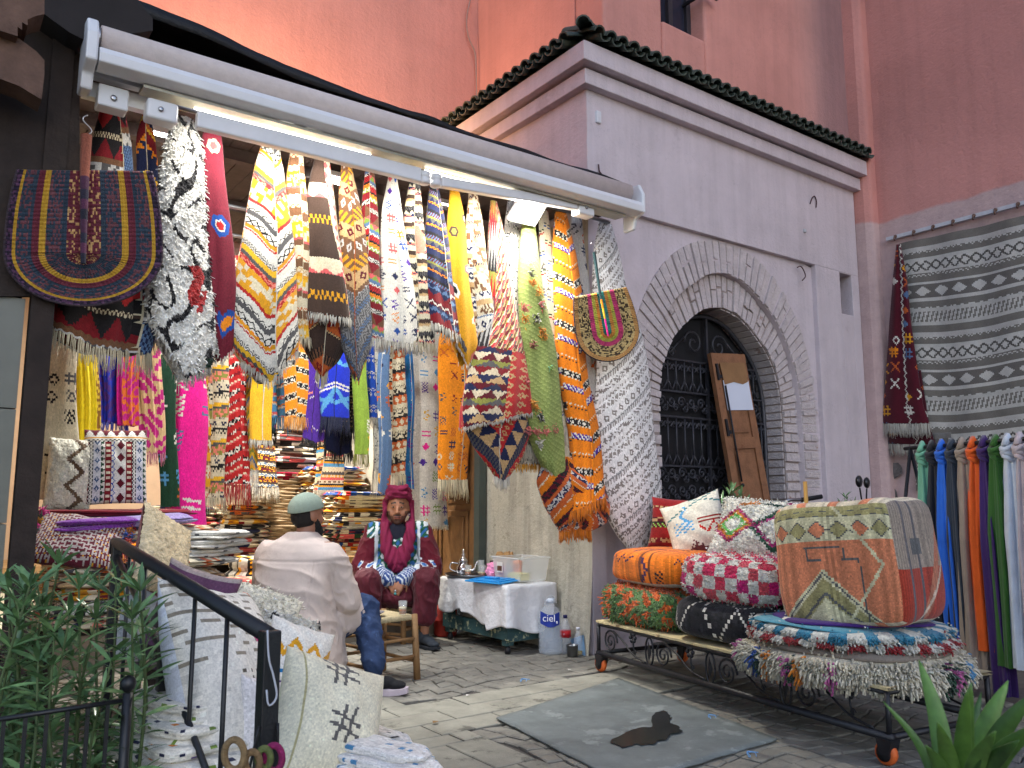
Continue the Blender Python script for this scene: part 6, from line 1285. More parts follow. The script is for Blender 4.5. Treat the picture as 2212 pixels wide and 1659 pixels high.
# ------------------------------------------------------------------ wooden stools
M_STICK = plain('turned_stool_wood', (142, 108, 70), .7, vscale=14, var=.25, bscale=60, bump=.3, col2=(106, 78, 50), stain=.6); M_RUSH = plain('rush_seat', (186, 170, 132), .9, vscale=60, var=.3, bscale=120, bump=.9)
def stool(label, ctr, w_, h, rot, cat='stool'):
    t = thing('stool', label, cat, 'low wooden stools'); M = Matrix.Translation(tuple(ctr)) @ Matrix.Rotation(rot, 4, 'Z'); a = w_/2
    for sx in (-1, 1):
        for sy in (-1, 1): MB().tube([M @ Vector((sx*a*1.06, sy*a*1.06, 0)), M @ Vector((sx*a*.96, sy*a*.96, h+.03))], [.022, .02], 10).build('leg', M_STICK, t, True)
    for z in (h*.3, h*.6):
        for sx in (-1, 1): MB().tube([M @ Vector((sx*a*1.03, -a, z)), M @ Vector((sx*a*1.03, a, z))], .011, 7).build('stretcher', M_STICK, t, True); MB().tube([M @ Vector((-a, sx*a*1.03, z+.03)), M @ Vector((a, sx*a*1.03, z+.03))], .011, 7).build('stretcher', M_STICK, t, True)
    P = np.array([[tuple(M @ Vector((x*a*.95, y*a*.95, h+.012-.02*(1-max(abs(x), abs(y)))+.004*math.sin((abs(x)-abs(y))*60)*.5))) for x in np.linspace(-1, 1, 31)] for y in np.linspace(-1, 1, 31)])
    gridmesh('rush_seat', P, None, M_RUSH, t, solid=.03); return t
S2 = np.array([-1.60, .22, 0]); stool('wooden stool with rush seat holding the plate and tea glass', S2, .34, .36, R(8))
plate = thing('plate_of_pastries', 'small striped plate of bread pieces on the rush stool', 'plate'); pp_ = S2+np.array([-.04, .03, .385])
MB().lathe([(0, 0), (.06, 0), (.09, .014), (.094, .018), (.085, .014), (.06, .005), (0, .005)], pp_, 28).build('dish', plain('striped_plate', (92, 92, 104), .3, vscale=60, var=.6), plate, True)
for k in range(6):
    a = k*1.05; bevel(MB().box(-.022, .022, -.016, .016, -.012, .012, Matrix.Translation(tuple(pp_+np.array([.035*math.cos(a), .035*math.sin(a), .022+.02*(k % 2)]))) @ Matrix.Rotation(a*2, 4, 'Z') @ Matrix.Rotation(.5*k, 4, 'X')).build('bread_piece', plain('bread_crust', (196, 142, 84), .8, vscale=40, var=.3), plate), .007, 2)
tea_glass('glass of tea at the corner of the rush stool', S2+np.array([.115, -.115, .388]), fill=.42)
# ------------------------------------------------------------------ scarf rack and the rugs on the terracotta wall
rk = thing('scarf_rack', 'black metal rack carrying knotted scarves on the right', 'rack'); RA, RB = np.array([1.0, -1.86, 1.415]), np.array([.50, -3.15, 1.415]); rd = (RB-RA)/np.linalg.norm(RB-RA); rn = np.array([-rd[1], rd[0], 0])
MB().tube([RA-rd*.05, RB], .012, 8).build('top_rod', M_IRON, rk, True)
for f_ in (.0, .98):
    q_ = RA+(RB-RA)*f_; MB().tube([q_, q_+rn*-.28-EZ*1.4], .012, 6).build('leg', M_IRON, rk, True); MB().tube([q_, q_+rn*.28-EZ*1.4], .012, 6).build('leg', M_IRON, rk, True); MB().tube([q_+rn*.13-EZ*.66, q_-rn*.13-EZ*.66], .009, 6).build('brace', M_IRON, rk, True)
def rack_scarf(label, s, w_, L, col, hem=None, seed=1):
    ctr = RA+rd*s; t = thing('knotted_scarf', label, 'scarf', 'scarves knotted on the rack'); n_t, n_s = 46, 70; th_ = np.linspace(0, 2*math.pi, n_t, endpoint=False); P = np.zeros((n_s, n_t, 3)); Cc = np.zeros((n_s-1, n_t, 3))
    for i in range(n_s):
        q = i/(n_s-1); ww = w_*(.36+.64*min(1, q*2.6)**.8)*(1+.05*math.sin(q*5+seed)); fo = 1+.24*np.cos(5*th_+seed+.8*math.sin(q*3+seed))+.14*np.cos(11*th_+seed*2+q*2)
        P[i] = ctr-EZ*(.06+q*L)+np.outer(ww*.5*np.cos(th_)*fo, rd)+np.outer(ww*.36*np.sin(th_)*fo+.01*math.sin(q*4+seed), rn)
        if i: Cc[i-1] = c(col) if hem is None or q < .82 else c(hem)
    gridmesh('drape', P, Cc, SILK, t, closed=True, smooth=True)
    kn = MB()
    for k in range(5): r0 = .030-.002*k; kn.tube([ctr-EZ*(.035+.016*k)+rd*r0*math.cos(a)+rn*r0*math.sin(a)+EZ*.016*math.sin(a+k) for a in np.linspace(0, 2*math.pi, 15)], .015, 6, False)
    kn.tube([ctr+rn*.02-EZ*.03, ctr+EZ*.016, ctr-rn*.02-EZ*.03], [.020, .026, .020], 8); kn.c = [c(col)]*len(kn.f); kn.build('knot', SILK, t, True); return t
for k, (nm, col) in enumerate((('mint green', (112, 176, 146)), ('black', (34, 34, 40)), ('bright blue', (40, 104, 214)), ('dark slate', (46, 54, 66)), ('taupe', (160, 142, 126)), ('vivid orange', (232, 92, 26)), ('deep purple', (62, 34, 96)), ('forest green', (52, 98, 36)), ('white', (206, 214, 226)), ('pale pink', (200, 184, 188)), ('pale lavender', (172, 170, 184)), ('sea green', (92, 144, 132)), ('cream', (206, 196, 180)))):
    rack_scarf('%s scarf knotted over the rack rod' % nm, .10+k*.078, .125+.02*math.sin(k*1.9), 1.18+.12*math.sin(k*2.3), np.array(col)*.92+8, seed=k*1.7)
kw = bands([(.10, 'p', (122, 116, 108)), (.05, 'p', (194, 188, 180)), (.03, 'zig', (122, 116, 108), (204, 199, 190), .05), (.06, 'p', (122, 116, 108)), (.05, 'p', (200, 195, 186)), (.13, 'x', (204, 199, 190), (94, 90, 84), .14), (.03, 'p', (200, 195, 186)), (.04, 'zig', (122, 116, 108), (204, 199, 190), .06), (.07, 'p', (122, 116, 108)), (.04, 'p', (200, 195, 186)), (.17, 'fdiam', (112, 106, 100), (202, 197, 188), .26), (.04, 'p', (200, 195, 186)), (.07, 'p', (122, 116, 108)), (.025, 'zig', (122, 116, 108), (204, 199, 190), .05), (.04, 'p', (194, 189, 180)), (.13, 'hatch', (200, 195, 186), (122, 116, 108), .06), (.04, 'p', (194, 189, 180))])
def kwd(p, q):
    o = kw(p, q); return o
ys = np.linspace(-.40, -2.6, 160); nz_ = 190; PW_ = np.zeros((nz_, 160, 3))
for j, y in enumerate(ys):
    f_ = (y+.4)/-2.2; top = 3.64-.06*f_-.05*math.sin(f_*math.pi*2.2)*.4
    for i in range(nz_):
        v = i/(nz_-1); PW_[i, j] = (3.80-.018*math.sin(f_*17+v*2)*v-.012*math.sin(f_*31), y+.03*(1-v)*math.sin(f_*6)*.3, top-v*2.12+.012*math.sin(f_*9+v*4))
A_, B_ = np.meshgrid((-(ys[:-1]+ys[1:])/2), np.linspace(0, 2.12, nz_-1)); wr_ = thing('striped_wall_rug', 'wide grey and white banded kilim pinned to the terracotta wall', 'rug'); gridmesh('cloth', PW_, kwd(A_*1.5, B_*1.3), WOOL, wr_)
def onx_rug():
    rows_ = [(528, 1937, 1945), (600, 1930, 1958), (700, 1922, 1968), (800, 1915, 1982), (880, 1909, 1995), (915, 1907, 2008)]; n_, m_ = 120, 40; P = np.zeros((n_, m_, 3)); ys_ = np.array([r[0] for r in rows_])
    for i in range(n_):
        py = 528+(915-528)*i/(n_-1); a = np.interp(py, ys_, [r[1] for r in rows_]); b = np.interp(py, ys_, [r[2] for r in rows_])
        for j in range(m_):
            u = j/(m_-1); P[i, j] = onx(a+(b-a)*u, py, 3.74-.05*math.sin(u*math.pi)-.02*math.sin(u*9))
    return P
PB = onx_rug(); bg_ = thing('burgundy_wall_rug', 'burgundy rug with scattered motifs folded beside the striped kilim', 'rug')
a_, b_ = np.meshgrid(np.linspace(-.25, .25, 39), np.linspace(0, 1.85, 119)); a_ = a_*np.linspace(.15, 1, 119)[:, None]
colb = symbols((82, 24, 36), ['orange', 'white', 'must', 'slate', 'rust'], .15, 31, .7, kinds=(0, 1, 3, 5))(a_, b_); zz_ = np.abs(a_-.02-.03*b_/1.8-.012*(np.abs(np.mod(b_/.035, 2)-1)*2-1)) < .008; colb[zz_] = c('white'); gridmesh('cloth', PB, colb, WOOL, bg_, solid=.01)
yarns(np.repeat(PB[-1], 3, 0)+np.random.normal(0, .004, (120, 3)), np.tile([0, 0, -1.0], (120, 1)), .13*np.random.uniform(.7, 1.1, 120), .004, c('white')*.95, 'fringe', WOOL, bg_, droop=0, jit=.1)
PB2 = PB[70:].copy(); PB2[..., 2] -= .20; PB2[..., 0] += .03; PB2[..., 1] += -.03; gridmesh('under_layer', PB2, colb[70:]*.8, WOOL, bg_, solid=.01)
yarns(np.repeat(PB2[-1], 2, 0)+np.random.normal(0, .004, (80, 3)), np.tile([0, 0, -1.0], (80, 1)), .11, .004, c('white')*.9, 'fringe', WOOL, bg_, droop=0, jit=.12)
q1, q2 = onx(1958, 1060, 3.8), onx(1990, 960, 3.8); sm = gridmesh('small_grey_rug', np.array([[(3.80-.01*math.sin(j), q1[1]-.10+.028*-j, q2[2]+.1-(q2[2]+.1-q1[2])*i/30) for j in range(14)] for i in range(31)]), bands([(.05, 'p', (120, 116, 112)), (.05, 'x', (180, 176, 170), (100, 96, 92), .05), (.04, 'chev', (110, 106, 102), (190, 186, 180), .05)])(*np.meshgrid(np.linspace(0, .4, 13), np.linspace(0, .6, 30))), WOOL, solid=.008); tag(sm, 'grey geometric rug end showing below the burgundy rug', 'rug')
rail_ = thing('wall_hook_rail', 'white metal rail with rusty hooks screwed above the striped kilim', 'rail'); ra, rb = onx(1915, 513, 3.80), onx(2230, 438, 3.80); ra[2] = rb[2] = (ra[2]+rb[2])/2
MB().box(3.79, 3.83, rb[1], ra[1], ra[2]-.018, ra[2]+.018).build('bar', plain('chipped_white_paint', (196, 196, 200), .6, vscale=30, var=.1, col2=(120, 84, 66), stain=.66), rail_)
for k in range(8):
    y = ra[1]-.1-k*.19; MB().tube([(3.79, y, ra[2]), (3.765, y, ra[2]-.01), (3.755, y, ra[2]-.03), (3.77, y, ra[2]-.045)], .008, 6).ell((3.785, y, ra[2]), .018, 8, 6).build('hook', plain('rusty_hook', (110, 84, 72), .7), rail_, True)
# ------------------------------------------------------------------ scooter, bicycle handle, broom behind the cart
sc = thing('motor_scooter', 'black motor scooter parked behind the cart near the wall', 'scooter'); M_BODY = plain('black_scooter_plastic', (30, 30, 33), .3, spec=.5); sb = np.array([1.92, -.98, -.06]); hd = np.array([.43, -.90, 0]); hs = np.array([.90, .43, 0])
SMx = Mframe(sb, hs, hd*-1, EZ)
MB().lathe([(.13, -.05), (.19, -.045), (.215, 0), (.19, .045), (.13, .05)], (0, 0, 0), 26, M=SMx @ Matrix.Translation((0, -.35, .215)) @ Matrix.Rotation(R(90), 4, 'Y')).build('front_wheel', M_HUB, sc, True); MB().lathe([(.13, -.05), (.19, -.045), (.215, 0), (.19, .045), (.13, .05)], (0, 0, 0), 26, M=SMx @ Matrix.Translation((0, .85, .215)) @ Matrix.Rotation(R(90), 4, 'Y')).build('rear_wheel', M_HUB, sc, True)
bevel(MB().add([tuple(SMx @ Vector(v)) for v in ((-.22, -.12, .35), (.22, -.12, .35), (.2, .02, .88), (-.2, .02, .88), (-.15, -.24, .4), (.15, -.24, .4), (.1, -.10, .95), (-.1, -.10, .95))], [(0,1,2,3), (5,4,7,6), (0,4,5,1), (1,5,6,2), (2,6,7,3), (3,7,4,0)]).build('front_shield', M_BODY, sc), .04, 3)
bevel(MB().box(-.14, .14, .1, .5, .2, .32, SMx).build('footboard', M_BODY, sc), .03); bevel(MB().box(-.15, .15, .5, 1.1, .3, .68, SMx).build('tail', M_BODY, sc), .08, 3); bevel(MB().box(-.14, .14, .45, 1.05, .68, .77, SMx).build('seat', plain('black_vinyl', (26, 26, 28), .5), sc), .04, 3)
bevel(MB().box(-.13, .13, -.12, .05, .94, 1.06, SMx).build('handlebar_cowl', M_BODY, sc), .045, 3); bevel(MB().box(-.075, .075, -.135, -.115, .955, 1.03, SMx).build('headlight', plain('headlight_glass', (112, 118, 132), .15, spec=.8), sc), .02, 2)
for s in (-1, 1):
    MB().tube([SMx @ Vector((s*.1, .0, 1.03)), SMx @ Vector((s*.32, .06, 1.07))], .018, 10).build('grip', plain('black_rubber', (24, 24, 26), .7), sc, True)
    ms = MB().tube([SMx @ Vector((s*.15, .0, 1.05)), SMx @ Vector((s*.19, .0, 1.16)), SMx @ Vector((s*.26, .0, 1.24))], .007, 6).build('mirror_stem', M_HUB, sc, True)
    mi = MB().ell(SMx @ Vector((s*.29, .0, 1.29)), (.058, .026, .045), 16, 10, SMx.to_3x3().to_4x4()).build('mirror', M_BODY, sc, True)
bk = thing('bicycle', 'bicycle with bent steel handlebar half hidden behind the shag cushion', 'bicycle'); bb = np.array([1.22, -.86, 0]); h0 = ond(1735, 1080, 6.0)
MB().tube(smooth_rs([h0+np.array([-.16, .05, -.10]), h0+np.array([-.17, .05, -.03]), h0+np.array([-.12, .03, .0]), h0+np.array([.0, 0, .005]), h0+np.array([.1, -.04, .02])], 24), .012, 8).build('handlebar', M_CHROME, bk, True); MB().tube([h0+np.array([-.02, 0, .0]), h0+np.array([.14, -.06, .025])], .017, 10).build('grip', plain('black_rubber', (24, 24, 26), .7), bk, True)
MB().tube([h0+np.array([-.05, .0, -.02]), h0+np.array([-.10, .02, -.10])], .008, 6).build('brake_lever', M_HUB, bk, True); hc = h0+np.array([-.17, .05, -.1]); MB().tube([hc, hc*[1, 1, 0]+EZ*.34], .014, 8).build('fork', M_IRON, bk, True)
for dx in (0.0, .95): MB().tube([hc*[1, 1, 0]+np.array([dx*.8+.32*math.cos(a)*.85, dx*.35+.32*math.cos(a)*.4, .34+.32*math.sin(a)]) for a in np.linspace(0, 2*math.pi, 40)], .016, 6, False).build('wheel', M_HUB, bk, True)
MB().tube([hc-EZ*.25, hc*[1, 1, 0]+np.array([.35, .16, .32]), hc*[1, 1, 0]+np.array([.76, .33, .34])], .016, 8).build('frame', M_IRON, bk, True)
bs = ond(1739, 1040, 5.7); tag(MB().tube([bs, (bs[0]+.05, bs[1]+.02, .02)], .014, 8).build('broom_handle', plain('yellow_broom_wood', (206, 156, 84), .6)), 'yellow wooden broom handle standing behind the shag cushion', 'broom')
# ------------------------------------------------------------------ small things on the pavilion wall
for (px, py, nm, lab, col, w_, h_) in ((1291, 254, 'wall_box', 'torn white junction box high on the pavilion corner', (206, 206, 210), .05, .10), (1737, 499, 'wall_socket', 'small white cable clip on the upper pavilion wall', (196, 196, 198), .035, .035)):
    p = ony(px, py, 0); tag(bevel(MB().box(p[0]-w_/2, p[0]+w_/2, -.02, .01, p[2]-h_/2, p[2]+h_/2).build(nm, plain(nm+'_paint', col, .6)), .008), lab, 'wall fitting')
for (pts, lab) in (([(1750, 440), (1755, 427), (1760, 424), (1764, 436), (1763, 448)], 'loop of dark wire hanging from the pavilion wall'), ([(1722, 578), (1728, 575), (1734, 580), (1740, 596), (1733, 606)], 'loose wire end above the arch corner'), ([(1293, 355), (1295, 370), (1300, 378), (1294, 390), (1299, 400)], 'knotted blue string dangling on the pavilion corner')):
    tag(MB().tube(smooth_rs([ony(x, y, -.012) for x, y in pts], 20), .006, 5).build('wire', plain('dark_wire', (84, 60, 62), .6), None, True), lab, 'wire')
bpnt = [(0, .0), (.0, .20), (-.0, .30)]
MB().add([(-.062, .02, .002), (-.060, .42, .002), (-.054, .36, .06), (-.052, .22, .085), (-.050, .05, .14)], [(0, 1, 2, 3, 4)]).build('blue_paint_patch', plain('faded_blue_paint', (128, 164, 196), .8, vscale=20, var=.2), pavilion)
# ------------------------------------------------------------------ the two seated men
def fuse(mb, name, mat, parent, voxel=.012, smooth=8, fac=.5, disp=None, colf=None, dec=None):
    """melt overlapping forms into one continuous skin; disp(co, n)->metres, colf(co, n)->sRGB"""
    o = mesh_obj('tmp_form', mb.v, mb.f, None)
    r = o.modifiers.new('r', 'REMESH'); r.mode = 'VOXEL'; r.voxel_size = voxel; r.use_smooth_shade = True
    s = o.modifiers.new('s', 'SMOOTH'); s.factor = fac; s.iterations = smooth
    dg = bpy.context.evaluated_depsgraph_get(); me = bpy.data.meshes.new_from_object(o.evaluated_get(dg), depsgraph=dg); bpy.data.objects.remove(o)
    n = len(me.vertices); co = np.zeros(n*3, np.float32); me.vertices.foreach_get('co', co); co = co.reshape(-1, 3).astype(float)
    nm = np.zeros(n*3, np.float32); me.vertex_normals.foreach_get('vector', nm); nm = nm.reshape(-1, 3)
    if disp is not None:
        co = co+nm*disp(co, nm)[:, None]; me.vertices.foreach_set('co', co.astype(np.float32).ravel())
    if colf is not None:
        cols = s2l_arr(colf(co, nm)); at = me.color_attributes.new('col', 'FLOAT_COLOR', 'POINT'); at.data.foreach_set('color', np.c_[cols, np.ones(n)].astype(np.float32).ravel())
    me.polygons.foreach_set('use_smooth', np.ones(len(me.polygons), bool)); me.materials.clear(); me.materials.append(mat); me.update(); me.name = name
    ob = bpy.data.objects.new(name, me); C.objects.link(ob); ob.parent = parent; return ob
def fold_noise(f1=14, a1=.008, f2=34, a2=.003, dirv=(0, 0, 1), seed=0.0):
    dv = np.array(dirv, float)
    def f(co, n):
        p = co@np.array([1.0, .7, .2]); q = co@dv
        return a1*np.sin(f1*p+3*np.sin(f1*.45*q+seed)+seed)*np.sin(f1*.35*q+1.7*np.sin(4*p)+seed*2)+a2*np.sin(f2*(p*.6+q)+2*np.sin(f2*.3*p+seed))
    return f
class Pose:
    def __init__(s, base, f):
        s.b = np.array(base, float); s.f = np.array([f[0], f[1], 0.0]); s.f /= np.linalg.norm(s.f); s.r = np.array([s.f[1], -s.f[0], 0.0])
        s.M = Mframe((0, 0, 0), s.r, s.f, EZ).to_3x3().to_4x4()
    def __call__(s, r, f, z): return np.array([s.b[0], s.b[1], 0.0])+s.r*r+s.f*f+EZ*z
    def loc(s, co): d = co-np.array([s.b[0], s.b[1], 0]); return d@s.r, d@s.f, co[:, 2]
def hand(mb, wrist, palm_dir, side, up, s=1.0, curl=.5, mirror=1):
    """palm, four bent fingers of different length and a thumb leaving the side of the palm"""
    w, d, sd, u = np.array(wrist), np.array(palm_dir, float), np.array(side, float), np.array(up, float)
    d /= np.linalg.norm(d); sd /= np.linalg.norm(sd); u /= np.linalg.norm(u)
    for k in (-1.2, -.4, .4, 1.2): mb.cone(w+sd*k*.012*s, w+d*.082*s+sd*k*.019*s, .017*s, .0125*s, 8)
    for k, L in ((-1.5, .062), (-.5, .074), (.5, .078), (1.5, .068)):
        a = w+d*.084*s+sd*k*.0175*s; b = a+(d*math.cos(curl*.5)-u*math.sin(curl*.5))*L*.5*s; e = b+(d*math.cos(curl*1.4)-u*math.sin(curl*1.4))*L*.34*s; g = e+(d*math.cos(curl*2.2)-u*math.sin(curl*2.2))*L*.26*s
        mb.cone(a, b, .0098*s, .0090*s, 7); mb.cone(b, e, .0090*s, .0082*s, 7); mb.cone(e, g, .0082*s, .0072*s, 7)
    a = w+d*.022*s+sd*mirror*.026*s; b = a+(d*.55+sd*mirror*.8-u*.3)*.036*s; e = b+(d*.9+sd*mirror*.25-u*.3)*.034*s; mb.cone(a, b, .0125*s, .0105*s, 7); mb.cone(b, e, .0105*s, .0085*s, 7)
def head(mb, p, ctr, f, s=1.0):
    """skull, jaw, nose, brow, lips, ears round the centre ctr facing f"""
    f = np.array(f, float); f /= np.linalg.norm(f); r = np.cross(f, EZ); r /= np.linalg.norm(r); u = np.cross(r, f); Mh = Mframe((0, 0, 0), r, f, u).to_3x3().to_4x4()
    q = lambda a, b, c_: np.array(ctr)+(r*a+f*b+u*c_)*s
    E = lambda a, b, c_, rx, ry, rz: mb.ell(q(a, b, c_), (rx*s, ry*s, rz*s), 18, 14, Mh)
    E(0, -.008, .025, .074, .092, .092); E(0, .018, -.045, .058, .064, .066); E(0, .045, -.085, .030, .030, .026)
    E(-.045, .030, -.025, .026, .040, .036); E(.045, .030, -.025, .026, .040, .036); E(0, .066, .030, .052, .018, .012)
    mb.cone(q(0, .078, .018), q(0, .104, -.022), .0085*s, .0125*s, 8); E(-.013, .090, -.026, .010, .010, .008); E(.013, .090, -.026, .010, .010, .008)
    E(0, .078, -.052, .024, .012, .0065); E(0, .076, -.063, .021, .012, .0075)
    for sx in (-1, 1): E(sx*.074, -.010, -.005, .009, .021, .032)
    return q, Mh
M_SKIN1 = woven('skin_tone', 30, .06, .0, .5, .002, .05); MATS['skin_tone'].node_tree.nodes['Principled BSDF'].inputs['Specular IOR Level'].default_value = .4
M_SKIN1.node_tree.nodes['Principled BSDF'].inputs['Sheen Weight'].default_value = 0
def loft(mb, pose, rings, n=36, p=2.5):
    P = np.zeros((len(rings)+2, n, 3)); th_ = np.linspace(0, 2*math.pi, n, endpoint=False); cs, sn = np.cos(th_), np.sin(th_); k = (np.abs(cs)**p+np.abs(sn)**p)**(-1/p)
    for i, (z, a, b, f) in enumerate([(rings[0][0], .001, .001, rings[0][3])]+list(rings)+[(rings[-1][0], .001, .001, rings[-1][3])]):
        for j in range(n): P[i, j] = pose(a*cs[j]*k[j], f+b*sn[j]*k[j], z)
    mb.grid(P, closed_u=True)
def creases(co, amp, freq, stretch, seed):
    """sharp ridged cloth creases"""
    out = np.empty(len(co)); sx, sy, sz = stretch
    for i, (x, y, z) in enumerate(co.tolist()):
        v = Vector((x*freq*sx+seed, y*freq*sy, z*freq*sz+.5*x*freq)); w1 = mnoise.noise(v); out[i] = amp*((1-abs(w1))**5-.22)
    return out
# ---- man with his back to us
A = Pose((-2.20, .06), (.74, .67)); SEAT1 = .30
stool('low wooden stool under the man in the beige tunic', A(0, .0, 0), .34, .25, R(-35))
man = thing('person', 'man in a long beige tunic and sage cap sitting with his back turned', 'person')
SK1 = (150, 104, 80)
shR, shL = A(.185, .03, .80), A(-.185, .03, .80); elR, waR = A(.265, .11, .535), A(.13, .36, .47); elL, waL = A(-.255, .13, .535), A(-.08, .38, .48)
knR, anR = A(.30, .30, .455), A(.42, .16, .115); hipR, hipL = A(.10, .0, .34), A(-.10, .0, .34); knL, anL = A(-.16, .42, .46), A(-.16, .44, .1)
hc1 = A(.01, .10, 1.005); hf1 = A.f*.86+A.r*.5+EZ*-.05
mb = MB(); q1, Mh1 = head(mb, A, hc1, hf1, 1.03)
mb.cone(A(0, .06, .82), hc1-EZ*.05, .060, .056); mb.cone(A(0, .0, .36), A(0, .03, .76), .13, .13); mb.cone(shR, elR, .045, .04); mb.cone(elR, waR, .038, .028); mb.cone(shL, elL, .045, .04); mb.cone(elL, waL, .038, .028); mb.cone(shL, shR, .06, .06)
mb.cone(hipR, knR, .075, .05); mb.cone(knR, anR, .05, .032); mb.cone(hipL, knL, .075, .05); mb.cone(knL, anL, .05, .032)
hand(mb, waR, A.f*.8-A.r*.55, -A.r*.4-A.f*.3+EZ*.2, EZ, .95, .5, 1); hand(mb, waL, A.f*.7+A.r*.6, A.r*.4+A.f*.2, EZ, .95, .5, -1)
fuse(mb, 'body', M_SKIN1, man, .0085, 4, .5, colf=lambda co, n: np.tile(c(SK1), (len(co), 1)))
hm = MB(); hm.ell(q1(0, -.018, .0), (.077, .088, .085), 20, 14, Mh1); fuse(hm, 'hair', plain('black_hair', (30, 26, 24), .8, bscale=300, bump=.6), man, .006, 3)
bm = MB(); bm.ell(q1(0, .060, -.085), (.050, .045, .042), 14, 10, Mh1); bm.ell(q1(0, .07, -.125), (.040, .034, .045), 14, 10, Mh1); bm.cone(q1(.055, .02, -.03), q1(.035, .055, -.09), .02, .03); bm.cone(q1(-.055, .02, -.03), q1(-.035, .055, -.09), .02, .03)
fuse(bm, 'beard', MATS['black_hair'], man, .006, 2, disp=lambda co, n: .003*np.sin(co[:, 0]*240)*np.sin(co[:, 2]*200))
# knitted cap: ribbed dome
P = []
for i in range(26):
    ph = i/25*1.62
    P.append([tuple(Vector(q1(0, -.016, .035))+Mh1 @ (Matrix.Rotation(R(14), 4, 'X') @ Vector(((.090+.0012*math.sin(a*26))*math.sin(ph)*math.cos(a), (.106+.0012*math.sin(a*26))*math.sin(ph)*math.sin(a), .096*math.cos(ph)+.004*math.sin(a*26)*0)))) for a in np.linspace(0, 2*math.pi, 104, endpoint=False)])
gridmesh('cap', np.array(P), None, plain('sage_knit', (146, 160, 144), .95, vscale=10, var=.1, bscale=260, bump=.6), man, closed=True, solid=.006)
# tunic
tm = MB(); e = lambda r, f, z, a, b, c_: tm.ell(A(r, f, z), (a, b, c_), 22, 16, A.M)
loft(tm, A, [(.14, .27, .22, -.02), (.26, .275, .235, -.02), (.36, .255, .215, -.02), (.46, .232, .185, -.02), (.58, .222, .165, -.015), (.68, .225, .152, -.005), (.76, .225, .138, .01), (.81, .215, .128, .022), (.85, .172, .118, .035), (.88, .110, .098, .055), (.91, .080, .080, .065)])
tm.cone(shR-EZ*.03, elR, .092, .086); tm.cone(elR, waR*.85+elR*.15, .082, .062); tm.cone(shL-EZ*.03, elL, .092, .086); tm.cone(elL, waL*.85+elL*.15, .082, .062)
tm.cone(A(.08, .0, .38), A(.24, .22, .43), .135, .10); tm.cone(A(-.08, .0, .38), A(-.16, .30, .43), .13, .10); e(.17, .05, .30, .10, .13, .16); e(.20, .10, .20, .065, .10, .11); e(.06, -.07, .24, .15, .10, .12)
def t_disp(co, n):
    r, f, z = A.loc(co); w_ = np.clip((.80-z)/.5, .15, 1); return creases(co, .013, 6.0, (.6, .6, 1.6), 1.0)*np.clip(.35+np.abs(r)*3, 0, 1)+creases(co, .007, 15.0, (1, 1, .8), 4.0)*np.clip(np.abs(r)*5+(.45-z)*2, .1, 1)-.004*np.exp(-((z-.755)/.005)**2)*(f < .03)-.003*np.exp(-((r-.150)/.004)**2)*(f < .0)*(z < .76)
    return w_*(.0030*np.sin(30*r+9*z+3*np.sin(9*z))*np.sin(14*z+5*r+1.0)+np.clip((np.abs(r)-.13)/.08, .12, 1)*.0045*np.sin(78*z+36*r+2.5*np.sin(26*r+9*f)))+np.clip((.42-z)/.2, 0, 1)*.010*np.sin(34*r+20*f)+.010*np.exp(-((z-(.62+.5*(r-.2)))/.03)**2)*(r > .10)-.004*np.exp(-((z-.735)/.006)**2)*(f < .03)
M_TUNIC = plain('beige_cotton', (196, 180, 170), .95, vscale=14, var=.08, bscale=340, bump=.4, col2=(188, 171, 161), stain=.58)
fuse(tm, 'tunic', M_TUNIC, man, .0075, 14, .5, disp=t_disp)
col_ = [A(.062*math.cos(a), .065+.058*math.sin(a), .893+.012*math.sin(a)) for a in np.linspace(0, 2*math.pi, 30)]; MB().tube(col_, .016, 8, False).build('collar', M_TUNIC, man, True)
jm = MB(); jm.cone(A(.13, .08, .36), knR, .105, .086); jm.cone(knR, anR+EZ*.05, .084, .062); jm.cone(A(-.1, .1, .36), knL, .10, .08); jm.cone(knL, anL+EZ*.06, .08, .06)
M_JEANS = plain('dark_denim', (44, 62, 96), .9, vscale=16, var=.35, bscale=300, bump=.5, col2=(66, 88, 126), stain=.6)
fuse(jm, 'jeans', M_JEANS, man, .010, 5, .5, disp=lambda co, n: creases(co, .012, 10.0, (1, 1, 1.3), 5.0)+creases(co, .006, 24.0, (1, 1, 1.2), 2.0))
